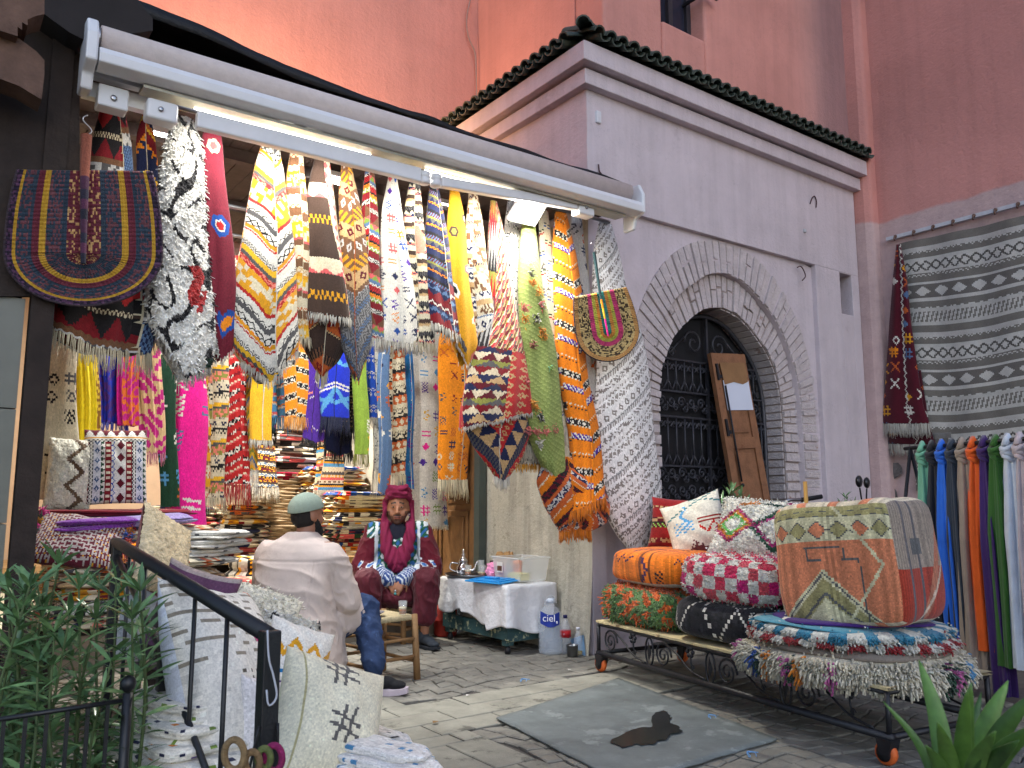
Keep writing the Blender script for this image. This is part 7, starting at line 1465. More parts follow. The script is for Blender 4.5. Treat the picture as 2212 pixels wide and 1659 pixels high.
def shoe(par, ankle, d, mat_up, mat_sole, L=.27, sock=None, sole_h=.03):
    d = np.array([d[0], d[1], 0.0]); d /= np.linalg.norm(d); s = np.array([d[1], -d[0], 0]); b = np.array([ankle[0], ankle[1], 0.0])-d*.07; Ms = Mframe((0, 0, 0), s, d, EZ).to_3x3().to_4x4(); m = MB()
    m.ell(b+d*.05+EZ*(.055+sole_h), (.040, .065, .052), 14, 10, Ms); m.ell(b+d*.13+EZ*(.038+sole_h), (.043, .075, .036), 14, 10, Ms); m.ell(b+d*.20+EZ*(.024+sole_h), (.042, .058, .027), 14, 10, Ms); m.cone(b+d*.055+EZ*.07, b+d*.06+EZ*.105, .042, .042)
    up = fuse(m, 'shoe', mat_up, par, .007, 4); out = [(.0, -.03), (.035, -.02), (.046, .05), (.04, .1), (.048, .17), (.044, .23), (.022, .265), (0, .27)]; ring = [(x, y) for x, y in out]+[(-x, y) for x, y in out[-2:0:-1]]
    n_ = len(ring); v = [tuple(b+s*x+d*y+EZ*(.002+.012*max(0, (y-.2)/.07))) for x, y in ring]+[tuple(b+s*x*1.02+d*y+EZ*(sole_h+.004+.010*max(0, (y-.2)/.07))) for x, y in ring]
    MB().add(v, [tuple(range(n_-1, -1, -1)), tuple(range(n_, 2*n_))]+[(i, (i+1) % n_, (i+1) % n_+n_, i+n_) for i in range(n_)]).build('sole', mat_sole, up)
    if sock is not None: MB().tube([b+d*.058+EZ*.08, np.array(ankle)+EZ*.06], [.040, .040], 14).build('sock', sock, par, True)
M_SOCK = plain('grey_sock', (150, 154, 164), .95, bscale=200)
shoe(man, anR, A.f*.15+A.r*.98, plain('black_knit_shoe', (24, 24, 27), .8, bscale=220, bump=.5), plain('pale_foam_sole', (196, 182, 190), .7), sock=M_SOCK)
shoe(man, anL, A.f, MATS['black_knit_shoe'], MATS['pale_foam_sole'], sock=M_SOCK)
# ---- man in the crimson turban
B = Pose((-.83, 1.40), (-.50, -.866)); SEAT2 = .28
stool('low wooden stool under the man in the crimson turban', B(0, -.02, 0), .32, .24, R(30))
tur = thing('person', 'man in crimson turban and embroidered maroon robe sitting facing us', 'person')
SK2 = (156, 108, 82)
hc2 = B(.0, .07, 1.025); hf2 = B.f+B.r*.05+EZ*-.02
s_R, s_L = B(.185, .02, .835), B(-.185, .02, .835); eR, wR = B(.275, .10, .57), B(.055, .33, .50); eL, wL = B(-.275, .10, .57), B(-.055, .33, .50)
kR, aR = B(.21, .40, .50), B(.19, .34, .10); kL, aL = B(-.235, .38, .51), B(-.22, .36, .10); h_R, h_L = B(.10, 0, .34), B(-.10, 0, .34)
mb = MB(); q2, Mh2 = head(mb, B, hc2, hf2, 1.14)
mb.cone(B(0, .03, .84), hc2-EZ*.06, .06, .056); mb.cone(B(0, 0, .36), B(0, .02, .78), .13, .13); mb.cone(s_L, s_R, .06, .06); mb.cone(s_R, eR, .045, .04); mb.cone(eR, wR, .038, .03); mb.cone(s_L, eL, .045, .04); mb.cone(eL, wL, .038, .03)
mb.cone(h_R, kR, .075, .05); mb.cone(kR, aR, .05, .034); mb.cone(h_L, kL, .075, .05); mb.cone(kL, aL, .05, .034)
hand(mb, wR, B.f*.35-B.r*.5-EZ*.75, B.r*.75-EZ*.45, B.f, 1.0, .6, 1); hand(mb, wL+B.f*.03, -EZ*.8+B.r*.45+B.f*.2, B.r*.8+EZ*.4, B.f, 1.0, .55, -1)
hr2 = np.array(Mh2)[:3, 0]; hf2n = np.array(Mh2)[:3, 1]; hu2 = np.array(Mh2)[:3, 2]
def skin2(co, n):
    d = (co-hc2)/1.14; a, b, u = d@hr2, d@hf2n, d@hu2; o = np.tile(c(SK2), (len(co), 1)); inh = (np.abs(a) < .1) & (u > -.13) & (u < .12) & (b > -.1)
    jaw = inh & (b > .0) & (u < -.048-.0*a) & ((u < -.070) | (np.abs(a) > .026)) | (inh & (np.abs(a) > .052) & (u < -.015) & (b > -.01)); o[jaw] = c((84, 58, 48))
    o[inh & (np.abs(u+.0425) < .006) & (np.abs(a) < .028) & (b > .06)] = c((58, 40, 34))
    o[inh & (np.abs(u+.0575) < .009) & (np.abs(a) < .022) & (b > .066)] = c((140, 84, 76)); o[inh & (np.abs(u+.0575) < .0018) & (np.abs(a) < .021) & (b > .066)] = c((70, 36, 34))
    br = inh & (np.abs(u-.040-.006*np.cos(np.abs(a)*50)) < .0055) & (np.abs(a) > .012) & (np.abs(a) < .046) & (b > .04); o[br] = c((34, 26, 24)); return o
fuse(mb, 'body', M_SKIN1, tur, .0065, 3, .5, colf=skin2)
M_EYEW = plain('eye_white', (168, 158, 150), .2, bump=0); M_IRIS = plain('dark_iris', (30, 20, 16), .1, bump=0); M_LID = plain('brown_eyelid', SK2, .5, bump=0)
for sx in (-1, 1):
    ey = MB().ell(q2(sx*.029, .0735, .014), (.0135, .009, .0068), 14, 10, Mh2).build('eye', M_EYEW, tur, True); MB().ell(q2(sx*.0285, .0805, .0135), (.0060, .0035, .0060), 12, 8, Mh2).build('iris', M_IRIS, ey, True)
    MB().tube([q2(sx*.029+t*.016, .0800-.012*t*t,   .0188-.004*t*t) for t in np.linspace(-1, 1, 9)], .0034, 6).build('eyelid', M_LID, ey, True)
M_TURB = plain('crimson_cotton', (122, 26, 64), .85, vscale=12, var=.14, bscale=220, bump=.5)
wr = MB()
for k, (z, tilt, roll, rx, ry, rr) in enumerate(((.078, 14, 12, .086, .096, .024), (.092, 10, -14, .088, .098, .025), (.108, 14, 10, .082, .092, .025), (.122, 4, -10, .070, .080, .025), (.072, 12, -4, .086, .097, .020), (.134, 10, 0, .052, .060, .024))):
    Mt = Mh2 @ Matrix.Rotation(R(tilt), 4, 'X') @ Matrix.Rotation(R(roll), 4, 'Y')
    wr.tube([Vector(q2(0, -.012, z))+Mt @ Vector((rx*math.cos(a), ry*math.sin(a), .004*math.sin(3*a))) for a in np.linspace(0, 2*math.pi, 40)], rr, 10, False)
wr.ell(q2(0, -.012, .10), (.078, .088, .060), 20, 14, Mh2); wr.ell(q2(0, -.05, .03), (.080, .062, .085), 18, 12, Mh2)
wr.tube([q2(-.086, .01, .06), q2(-.05, .080, .104), q2(.03, .086, .134), q2(.06, .04, .155)], .021, 8); wr.tube([q2(.086, .01, .06), q2(.05, .080, .102), q2(-.03, .086, .134), q2(-.06, .04, .155)], .021, 8)
fuse(wr, 'turban', M_TURB, tur, .0055, 2, .5, disp=lambda co, n: .0028*np.sin(co@np.array([60, 30, 190.])+3*np.sin(co@np.array([30., 40, 10]))))
sf = MB()
for sx in (-1, 1):
    sf.tube(smooth_rs([q2(sx*.088, -.02, .06), q2(sx*.096, -.012, -.02), q2(sx*.092, .01, -.10), B(sx*.095, .12, .875), B(sx*.085, .165, .74), B(sx*.03, .19, .60)], 30), np.interp(np.linspace(0, 1, 30), [0, .3, .6, 1], [.020, .026, .046, .048]), 12)
    sf.tube(smooth_rs([q2(sx*.07, .0, -.09), B(sx*.10, .06, .88), B(sx*.12, -.02, .87), B(sx*.05, -.08, .88)], 16), .045, 10)
sf.ell(B(0, .185, .585), (.062, .045, .06), 16, 12, B.M); sf.cone(B(-.07, .15, .72), B(.0, .175, .62), .05, .06); sf.cone(B(.07, .15, .72), B(.0, .175, .62), .05, .06)
def sc_d(co, n):
    r, f, z = B.loc(co); return .0065*np.sin((np.abs(r)*1.0+.30*(z-.6))*125+1.6*np.sin(z*11+r*5))+creases(co, .005, 14.0, (1, 1, .5), 3.0)
fuse(sf, 'scarf', M_TURB, tur, .0075, 3, .5, disp=sc_d)
um = MB().ell(B(0, .095, .80), (.085, .055, .13), 18, 14, B.M); um.build('undershirt', plain('navy_undershirt', (26, 28, 44), .9), tur, True)
rm = MB(); e2 = lambda r, f, z, a, b, c_: rm.ell(B(r, f, z), (a, b, c_), 22, 16, B.M)
e2(0, .0, .74, .205, .13, .15); e2(0, .02, .56, .205, .16, .18); e2(0, .0, .40, .22, .19, .13); rm.cone(B(-.16, .02, .835), B(.16, .02, .835), .082, .082)
rm.cone(s_R, eR, .084, .082); rm.cone(eR, wR, .080, .058); rm.cone(s_L, eL, .084, .082); rm.cone(eL, wL, .080, .058); e2(0, .12, .47, .15, .10, .09); e2(0, .085, .68, .13, .085, .16)
def robe_col(co, n):
    r, f, z = B.loc(co); o = np.tile(c((92, 20, 36)), (len(co), 1)); W, G, Bl = c((206, 214, 220)), c((30, 84, 62)), c((52, 104, 168))
    pat = np.sin(r*58+2*np.sin(z*30))*np.sin(z*52+2*np.sin(r*34)); pc_ = np.where((pat > .30)[:, None], W, np.where((pat < -.42)[:, None], Bl, G))
    front = (f > .03) & (np.abs(r) < .165) & (z > .44) & (z < .9); sh_ = (z > .80) & (np.abs(r) > .09) & (np.abs(r) < .24); st = (np.abs(np.abs(r)-.165) < .012) & (f > .0) & (z > .45)
    o[front] = pc_[front]; o[sh_] = pc_[sh_]; o[st] = W
    for w_, e_ in ((wR, eR), (wL, eL)):
        ax_ = (w_-e_)/np.linalg.norm(w_-e_); t = (co-e_)@ax_; L = np.linalg.norm(w_-e_); near = np.linalg.norm(co-e_-np.outer(t, ax_), axis=1) < .10
        cuf = near & (t > L*.66); u = np.mod((t-L*.66)/.022, 1); o[cuf] = np.where((u < .35)[:, None], W, c((48, 74, 132)))[cuf]
        sl = near & (t > L*.10) & (t < L*.55) & (f > .06); pp2 = np.sin(t*70+2)*np.sin(co[:, 2]*60); o[sl & (pp2 > .1)] = np.where((pp2 > .55)[:, None], Bl, W)[sl & (pp2 > .1)]
    return o
M_ROBE = woven('velvet_embroidery', 300, .4, .12, .6, .003, .12)
fuse(rm, 'robe', M_ROBE, tur, .0075, 5, .5, disp=lambda co, n: creases(co, .012, 9.0, (1, 1, 1), 2.0)+creases(co, .006, 20.0, (1, 1, .7), 7.0), colf=robe_col)
sm_ = MB(); sm_.cone(B(.10, .02, .36), kR-EZ*.01, .125, .095); sm_.cone(kR-EZ*.01, B(.20, .37, .25), .098, .088); sm_.cone(B(.20, .37, .25), aR+EZ*.10, .085, .055); sm_.cone(B(-.10, .02, .36), kL-EZ*.01, .125, .095); sm_.cone(kL-EZ*.01, B(-.22, .38, .25), .098, .088); sm_.cone(B(-.22, .38, .25), aL+EZ*.12, .085, .055); sm_.ell(B(0, .20, .36), (.17, .19, .08), 16, 10, B.M); sm_.ell(B(0, .30, .38), (.14, .06, .07), 14, 10, B.M)
fuse(sm_, 'trousers', plain('maroon_velvet', (82, 18, 34), .75, vscale=10, var=.25, bscale=200, bump=.3, Sheen_Weight=.08), tur, .0085, 6, .5, disp=lambda co, n: creases(co, .016, 9.0, (1, 1, .8), 3.0)+creases(co, .007, 22.0, (1, 1, .6), 9.0))
M_BOOT = plain('dark_suede_boot', (44, 50, 58), .9, bscale=200)
shoe(tur, aL, B.f*.8-B.r*.45, M_BOOT, plain('boot_sole', (34, 38, 44), .9), sole_h=.018); shoe(tur, aR, B.f*.9+B.r*.2, M_BOOT, MATS['boot_sole'], sole_h=.018)
for w_, e_ in ((wR, eR),):
    ax_ = (w_-e_)/np.linalg.norm(w_-e_); s1 = np.cross(ax_, EZ); s1 /= np.linalg.norm(s1); s2 = np.cross(ax_, s1)
    for k in (.0, .012): MB().tube([w_+ax_*(.008+k)+(s1*math.cos(a)+s2*math.sin(a))*.034 for a in np.linspace(0, 2*math.pi, 24)], .0035, 6, False).build('bracelet', M_CHROME, tur, True)
rg = wR+(B.f*.35-B.r*.5-EZ*.75)/.97*.105
MB().ell(rg+B.f*.014, (.013, .013, .010), 10, 8).build('ring', M_CHROME, tur, True); MB().ell(wL+B.f*.05+(-EZ*.8+B.r*.45)/.95*.12, (.011, .011, .012), 10, 8).build('turquoise_ring', plain('turquoise_stone', (90, 176, 178), .25, bump=0), tur, True)
# ------------------------------------------------------------------ folded rugs piled inside the shop
def folded(label, ctr, size, paint, rot=0.0, group=None, mat=None, seed=1, n=10, crease=.10, tilt=0.0, sag=.0, name='folded_rug', cat='folded rug'):
    M = Matrix.Translation(tuple(map(float, ctr))) @ Matrix.Rotation(rot, 4, 'Z') @ Matrix.Rotation(tilt, 4, 'Y')
    o = rbox(name, M, tuple(s/2 for s in size), paint, mat or WOOL, None, n=n, p=5.5, wob=.05, seed=seed, crease=crease, sag=sag); return tag(o, label, cat, group)
def sd_band(spec, q0=0.0, horiz=True):
    b = bands(spec); return lambda f, a, bb: b(bb, a+q0) if horiz else b(a, bb+q0)
PALS = [('cream', 'dgrey', 'rust'), ('navy', 'red', 'cream'), ('must', 'dred', 'cream'), ('maroon', 'tan', 'black'), ('cream', 'salmon', 'navy'), ('orange', 'black', 'cream'), ('white', 'slate', 'rose'), ('tan', 'brown', 'cream'), ('rose', 'cream', 'dgreen'), ('black', 'lgrey', 'white'), ('blue', 'cream', 'red'), ('lgrey', 'must', 'black')]
rngS = random.Random(11)
ORD = ['lowest', 'second', 'third', 'fourth', 'fifth', 'sixth', 'seventh', 'eighth', 'ninth', 'tenth', 'eleventh', 'twelfth', 'thirteenth', 'fourteenth', 'fifteenth', 'sixteenth', 'seventeenth', 'eighteenth', 'nineteenth', 'twentieth', 'twenty-first', 'twenty-second']
CN = dict(must='mustard', dred='dark red', lgrey='pale grey', dgrey='dark grey', dgreen='dark green')
def klab(k, off, where): a = PALS[((k+off)*5+3) % 12]; return '%s and %s kilim, %s from bottom of %s' % (CN.get(a[0], a[0]), CN.get(a[1], a[1]), ORD[k], where)
M_SHELF = plain('pale_shelf_wood', (156, 124, 84), .75, vscale=8, var=.25)
plat = thing('rear_platform', 'low wooden platform carrying the folded rugs at the back', 'platform'); MB().box(-3.9, -.62, 4.05, 5.2, .44, .50).build('deck', M_SHELF, plat); MB().box(-.70, -.06, 2.75, 4.05, .50, .56).build('side_deck', M_SHELF, plat)
for x in (-3.7, -2.4, -1.2): MB().box(x, x+.08, 4.2, 5.1, .28, .44).build('trestle', M_BLACKWOOD, plat)
for y in (2.85, 3.8): MB().box(-.6, -.1, y, y+.08, .28, .50).build('trestle', M_BLACKWOOD, plat)
def stack(x, y, z0, heights, w_, d, palf, labf, group, rot=0.0, jit=.02):
    z = z0
    for k, h in enumerate(heights):
        folded(labf(k), (x+rngS.uniform(-jit, jit), y+rngS.uniform(-jit, jit), z+h/2), (w_*rngS.uniform(.88, 1.08), d*rngS.uniform(.92, 1.05), h*1.12), palf(k), rot+rngS.uniform(-.05, .05), group, seed=int(x*31+k*7) % 97, n=9); z += h*.96*rngS.uniform(.9, 1.1)
    return z
zb = stack(-.62, 4.42, .50, [.042]*20, .62, .55, lambda k: sd_band([(.06, 'p', (176, 152, 120)), (.012, 'p', (150, 126, 96)), (.05, 'p', (184, 162, 130))], k*.03), lambda k: 'beige woollen blanket, %s from the bottom of the tall stack' % ORD[k], 'beige blankets in the tall stack')
zb = stack(-.62, 4.42, zb, [.045, .045], .66, .56, lambda k: sd_band([(.04, 'rand', (176, 40, 70), 'white', .02), (.04, 'p', (150, 26, 60))]), lambda k: ('lower', 'upper')[k]+' crimson patterned rug on top of the beige blankets', 'crimson rugs on the beige stack')
zb = stack(-.62, 4.42, zb, [.06]*8, .68, .58, lambda k: sd_band([(.05, 'rand', ('black', 'white', 'dgrey', 'cream')[k % 4], ('white', 'dgrey', 'rose', 'black')[k % 4], .03), (.05, 'p', ('white', 'black', 'lgrey', 'dbrown')[k % 4])], k*.05), lambda k: 'black and white rug, %s above the crimson rugs of the tall stack' % ORD[k], 'black and white rugs in the tall stack', jit=.04)
def mixpal(k): a = PALS[(k*5+3) % 12]; return sd_band([(.05, 'p', a[0]), (.03, 'rand', a[1], a[2], .02), (.04, 'zig', a[0], a[1], .04), (.03, 'p', a[2])], k*.04)
stack(-1.15, 4.42, .50, [.05]*11, .55, .6, mixpal, lambda k: klab(k, 0, 'low stack beside beige blankets'), 'kilims in the low striped stack')
stack(-1.75, 4.45, .50, [.05]*11, .60, .6, lambda k: mixpal(k+4), lambda k: klab(k, 4, 'wide stack below red fringe'), 'kilims in the wide stack')
stack(-2.4, 4.5, .50, [.05]*9, .62, .6, lambda k: mixpal(k+7), lambda k: klab(k, 7, 'stack behind the pink rug'), 'kilims behind the pink rug')
stack(-.36, 3.80, .56, [.042]*22, .56, .50, lambda k: mixpal(k+2), lambda k: klab(k, 2, 'tall side stack'), 'kilims in the tall side stack')
stack(-.36, 3.22, .56, [.042]*15, .56, .52, lambda k: mixpal(k+9), lambda k: klab(k, 9, 'short side stack'), 'kilims in the short side stack')
folded('small folded kilim lying on the shop floor by the man', (-1.35, 3.3, .33), (.5, .4, .09), mixpal(1), .4, seed=5); folded('patterned kilim folded on the shop floor behind the man', (-1.15, 3.6, .42), (.55, .4, .26), mixpal(4), .2, seed=8)
# kilim runner draped over the tall stack
e_ = [(945, 687, 737), (1075, 684, 736)]
hang_rug('draped_runner', 'cream and brown kilim runner draped down the folded stack', 'rug', [(950, 688, 738), (1010, 687, 738), (1062, 683, 737)], 3.4, bands([(.05, 'p', 'sky'), (.06, 'p', 'cream'), (.03, 'dots', 'cream', 'brown', .05), (.03, 'p', 'dgrey'), (.05, 'fdiam', 'must', 'cream', .06), (.04, 'p', 'rose'), (.05, 'dots', 'cream', 'brown', .08), (.03, 'p', 'black'), (.03, 'p', 'must')]), fringe='white', flen=.10, k=.12, famp=.02, ns=60, nf=40)
hang_rug('hanging_rug', 'dark kilim with fringed hem hanging over the low stack', 'rug', [(960, 520, 590), (1010, 515, 588), (1055, 460, 590)], 3.9, rotd(bands([(.05, 'rand', 'maroon', 'must', .03), (.04, 'p', 'dbrown'), (.05, 'rand', 'slate', 'cream', .02), (.04, 'diam', 'black', 'must', .05)]), 4), fringe='white', flen=.14, k=.15, famp=.03, ns=60, nf=40)
# ------------------------------------------------------------------ left bench with cushions
bench = thing('display_bench', 'dark wooden bench heaped with rugs at the left of the shop', 'bench')
MB().box(-3.50, -2.78, -.10, .62, .46, .50).build('top', M_BLACKWOOD, bench)
for x in (-3.48, -2.86):
    for y in (-.06, .54): MB().box(x, x+.06, y, y+.06, 0, .46).build('leg', M_BLACKWOOD, bench)
for k in range(5): folded('dark patterned rug, %s of five folded under the tasselled cushion' % ORD[k], (-3.12+.02*k, .10, .535+k*.062), (.74, .62, .065), mixpal(k+5), .02*k, 'dark rugs on the bench', seed=k+3, n=16)
folded('purple and lilac shag rug folded across the bench', (-3.16, .12, .985), (.66, .5, .06), lambda f, a, b: np.where((a > .04)[..., None], c((168, 148, 196)), c((134, 56, 160))), .03, None, SHAG, 4, n=22, tilt=R(-3))
folded('orange and cream rug folded beneath the purple shag rug', (-3.10, .14, .925), (.78, .52, .05), sd_band([(.05, 'rand', 'cream', 'rust', .02), (.04, 'p', 'tan'), (.05, 'p', 'cream')]), .05, None, None, 6, n=16, tilt=R(-3))
folded('dark red rug with black stripe laid under the berber cushion', (-3.18, .22, 1.03), (.72, .34, .035), sd_band([(.1, 'p', 'maroon'), (.03, 'x', 'black', 'tan', .03), (.08, 'p', 'dred')], horiz=False), .02, None, None, 9, n=16)
for k in range(4): folded('white rug, %s of four piled beside the pink tassels' % ORD[k], (-2.80+.02*k, .02, .78+k*.045), (.40, .34, .045), lambda f, a, b: np.where((h2(np.floor(a/.02), np.floor(b/.012), 3) > .93)[..., None], c('dgrey'), c((216, 210, 196))), .5+.1*k, 'white rugs in the pile', seed=k+20, n=14)
def zigp(a, b):
    o = np.tile(c((240, 230, 204)), a.shape+(1,)); z = .035*(np.abs(np.mod(b/.07, 2)-1)*2-1)
    o[np.abs(a-.02-z) < .014] = c((110, 84, 56)); o[np.abs(a-.15-z*.6) < .008] = c((120, 92, 62)); return o
o_ = ony(150, 1024, .18); zp = tag(pillow('cushion', face_frame(o_, (-.05, -1, .15), roll=R(2)), .21, .37, .12, zigp, SHAG, shag=.004, seed=3, n=40, ears=.03), 'cream shag cushion with a brown zigzag line', 'cushion', 'cushions on the bench')
zp['pile'] = 1; del zp['pile']
def berb(a, b):
    o = bands([(.028, 'dots', 'dred', 'cream', .03), (.022, 'x', 'white', 'black', .02), (.035, 'diam', (206, 204, 206), (60, 84, 120), .05), (.018, 'tri', 'white', 'dgreen', .03), (.032, 'dots', 'dred', 'cream', .03), (.02, 'zig', 'white', 'blue', .03), (.05, 'fdiam', 'white', 'maroon', .07)])(b, a+.16)
    t = b < -.125; o[t] = bands([(.045, 'tri', 'white', 'maroon', .05), (.01, 'p', 'must'), (.02, 'zig', 'white', 'black', .02)])(a, b+.20)[t]; return o
o_ = ony(250, 1008, .16); tag(pillow('cushion', face_frame(o_, (-.12, -1, .2), roll=R(-2)), .30, .40, .12, berb, WOOL, seed=5, n=60, ears=.03), 'upright berber cushion with white and dark red woven bands', 'cushion', 'cushions on the bench')
def tass(a, b):
    u = np.mod(a/.032+b/.05, 1); v = np.mod(a/.032-b/.05, 1); o = np.where((((np.abs(u-.5) < .2) ^ (np.abs(v-.5) < .2)))[..., None], c((176, 164, 156)), c((98, 34, 46)))
    o[(np.abs(u-.5) < .08) & (np.abs(v-.5) < .08)] = c('must'); return o
o_ = ony(172, 1168, -.12)+EZ*.0; tc = tag(pillow('cushion', face_frame(o_, (-.1, -.62, .8), roll=R(12)), .42, .36, .13, tass, WOOL, back='maroon', seed=7, n=54), 'dark red diamond cushion edged with bright woollen tassels', 'cushion', 'cushions on the bench')
Mt_ = face_frame(o_, (-.1, -.62, .8), roll=R(12)); pts_, cc_ = [], []
for sx in (-1, 1):
    for k in range(10):
        col = [c(x) for x in ('pink', 'blue', 'must', 'orange', 'dgreen', 'red')][(k*2+(sx > 0)) % 6]
        for m_ in range(26): pts_.append(tuple(Mt_ @ Vector((sx*.205+random.gauss(0, .010), -.02+random.gauss(0, .010), -.17+k*.036+random.gauss(0, .010))))); cc_.append(col)
pts_ = np.array(pts_); dd_ = np.random.normal(0, 1, (len(pts_), 3)); dd_ /= np.linalg.norm(dd_, axis=1)[:, None]; yarns(pts_, dd_, .022, .004, np.array(cc_), 'tassels', SHAG, tc, seg=2, droop=.2)
# ------------------------------------------------------------------ handrail with balusters
RP1, RP2 = ond(580, 1372, 2.2), ond(250, 1170, 3.4)
rail = thing('black_handrail', 'black iron handrail sloping past the heap of cushions', 'railing')
M_BLK = plain('satin_black_paint', (26, 27, 30), .42, var=.2, vscale=20, bscale=120, bump=.15, spec=.5)
rv = RP2-RP1; MB().tube([RP1, RP1+rv*.97, RP2, RP2-EZ*.05], .023, 14).build('handrail', M_BLK, rail, True)
bevel(MB().box(-.024, .024, -.024, .024, -RP1[2], .015, Matrix.Translation(tuple(RP1+rv*-.005)) @ Matrix.Rotation(.05, 4, 'Z')).build('post', M_BLK, rail), .004)
for t in (.55, .985):
    q_ = RP1+rv*t; bevel(MB().box(-.019, .019, -.019, .019, -q_[2], -.01, Matrix.Translation(tuple(q_))).build('post', M_BLK, rail), .004)
for t in (.19, .37, .72, .86):
    q_ = RP1+rv*t; MB().tube([q_, (q_[0], q_[1], .03)], .0075, 7).build('baluster', M_BLK, rail, True)
MB().tube([RP1+rv*.02-EZ*.66, RP1+rv*.55-EZ*.28, RP1+rv*.98-EZ*.05], .011, 7).build('diagonal_bar', M_BLK, rail, True); MB().tube([(RP1[0], RP1[1], .06), (RP2[0], RP2[1], .06)], .014, 7).build('lower_bar', M_BLK, rail, True)
hk = [RP1+np.array([-.02, -.045, .02]), RP1+np.array([-.015, -.05, -.05]), RP1+np.array([.0, -.05, -.10]), RP1+np.array([.01, -.05, -.15]), RP1+np.array([-.01, -.05, -.17]), RP1+np.array([-.018, -.05, -.13])]
tag(MB().tube(smooth_rs(hk, 30), .0028, 5).build('wire_hook', plain('white_coated_wire', (196, 198, 206), .4), None, True), 'white wire hook hanging from the near railing post', 'hook')
for dx in (-.03, .02): (MB().tube(smooth_rs([RP1+np.array([dx, -.04, -.22]), RP1+np.array([dx*1.6-.01, -.05, -.34]), RP1+np.array([dx*2.2, -.05, -.44]), RP1+np.array([dx*1.5, -.05, -.62])], 20), .004, 5).build('hanging_cord', M_HUB, rail, True))
# ------------------------------------------------------------------ heap of cushions behind the rail
def cush(label, px, py, t, w_, h, th, paint, toward, roll, mat=None, shag=0, pile=0, back='white', n=44, seed=1, plen=.012):
    o_ = ond(px, py, t); p_ = tag(pillow('cushion', face_frame(o_, toward, roll=R(roll)), w_, h, th, paint, mat or WOOL, back=back, shag=shag, n=n, seed=seed), label, 'cushion', 'cushions heaped behind the rail')
    if pile: shag_on(p_, 'pile', plen, .0034, pile, SHAG, p_, seed=seed)
    return p_
IV = (242, 236, 224)
def p_redz(a, b):
    o = np.tile(c(IV), a.shape+(1,)); o[(np.mod(b+.02*np.sin(a*9), .035) < .006) & (b < -.08)] = c((150, 140, 124))
    tri = np.abs(np.mod((b+.02)/.045, 2)-1); o[(np.abs(a-.14-.03*(tri*2-1)) < .012) & (np.abs(b+.03) < .07)] = c((186, 40, 44))
    o[(np.mod(a, .04) < .012) & (h2(np.floor(a/.04), np.floor(b/.018), 2) > .4) & (a < .02) & (a > -.12) & (b > -.02) & (b < .14)] = c((96, 88, 78)); o[np.abs(a-.12-b*.7) < .010] = c((206, 44, 130)); o[np.abs(a-.19+b*.1) < .008] = c((232, 140, 70)); return o
def p_hash(a, b):
    o = np.tile(c((240, 231, 202)), a.shape+(1,))
    for (x, y) in ((.0, .02), (.09, .17), (-.02, -.17)):
        u, v = a-x, b-y; m = (np.abs(u) < .06) & (np.abs(v) < .06) & ((np.abs(np.abs(u+v*.25)-.018) < .006) | (np.abs(np.abs(v-u*.25)-.018) < .006)); o[m] = c((104, 100, 96))
    o[np.abs(a+.14) < .004] = c((190, 178, 130)); return o
def p_yel(a, b):
    o = np.tile(c((242, 236, 224)), a.shape+(1,)); tri = np.abs(np.mod(a/.04, 2)-1); o[np.abs(b+.03-.03*(tri*2-1)) < .016] = c((230, 164, 40)); o[np.abs(b-.07) < .008] = c((44, 122, 176)); o[np.abs(b-.11) < .006] = c((90, 60, 140)); return o
cush('cream fluffy cushion with a red back leaning at the rail top', 350, 1200, 3.5, .30, .40, .13, lambda a, b: np.tile(c((236, 212, 168)), a.shape+(1,)), (.62, -.75, .35), 30, SHAG, .005, 0, back=(150, 74, 66), seed=3)
cush('plum and black striped cushion behind the thin balusters', 405, 1345, 3.25, .34, .44, .12, bands([(.05, 'p', (70, 56, 54)), (.02, 'p', (176, 158, 150)), (.05, 'p', (110, 72, 96)), (.015, 'p', (60, 50, 48))]), (-.75, -.7, .15), 14, seed=5)
cush('big white cushion with a red zigzag and grey stitches behind the rail', 494, 1495, 2.86, .52, .80, .30, p_redz, (.60, -.68, .42), 12, n=60, seed=2, back=(232, 236, 248))
cush('ivory cushion with a yellow zigzag and blue stripe', 640, 1432, 2.98, .26, .30, .12, p_yel, (.1, -.9, .45), 24, seed=4)
cush('magenta lined white cushion standing below the big one', 590, 1600, 2.72, .28, .40, .14, lambda a, b: np.where((np.abs(a-.02-b*.5) < .012)[..., None] | ((np.abs(b-.02) < .012) & (a > 0))[..., None], c((206, 40, 140)), c((240, 234, 232))), (.1, -.95, .25), 12, seed=8)
cush('pale cream cushion with grey hash marks in front', 705, 1578, 2.58, .37, .46, .26, p_hash, (.12, -.86, .45), 24, n=64, seed=6, back=(226, 220, 184))
cush('small white shag cushion behind the near post', 622, 1375, 3.1, .22, .16, .12, lambda a, b: np.where((h2(np.floor(a/.03), np.floor(b/.03), 4) > .9)[..., None], c('black'), c((244, 238, 222))), (-.1, -.8, .5), 20, SHAG, .006, 260, seed=9, plen=.02)
cush('white shag cushion with brown corner beside the man', 565, 1325, 3.5, .34, .26, .12, lambda a, b: np.where((b > .07)[..., None] & (a < -.05)[..., None], c('brown'), c((244, 236, 214))), (.1, -.7, .7), 28, SHAG, .006, 260, seed=10, plen=.02)
cush('pale grey cushion tucked beneath the plum striped one', 335, 1330, 3.5, .34, .40, .14, lambda a, b: np.tile(c((196, 196, 196)), a.shape+(1,)), (-.7, -.7, .1), 5, seed=11)
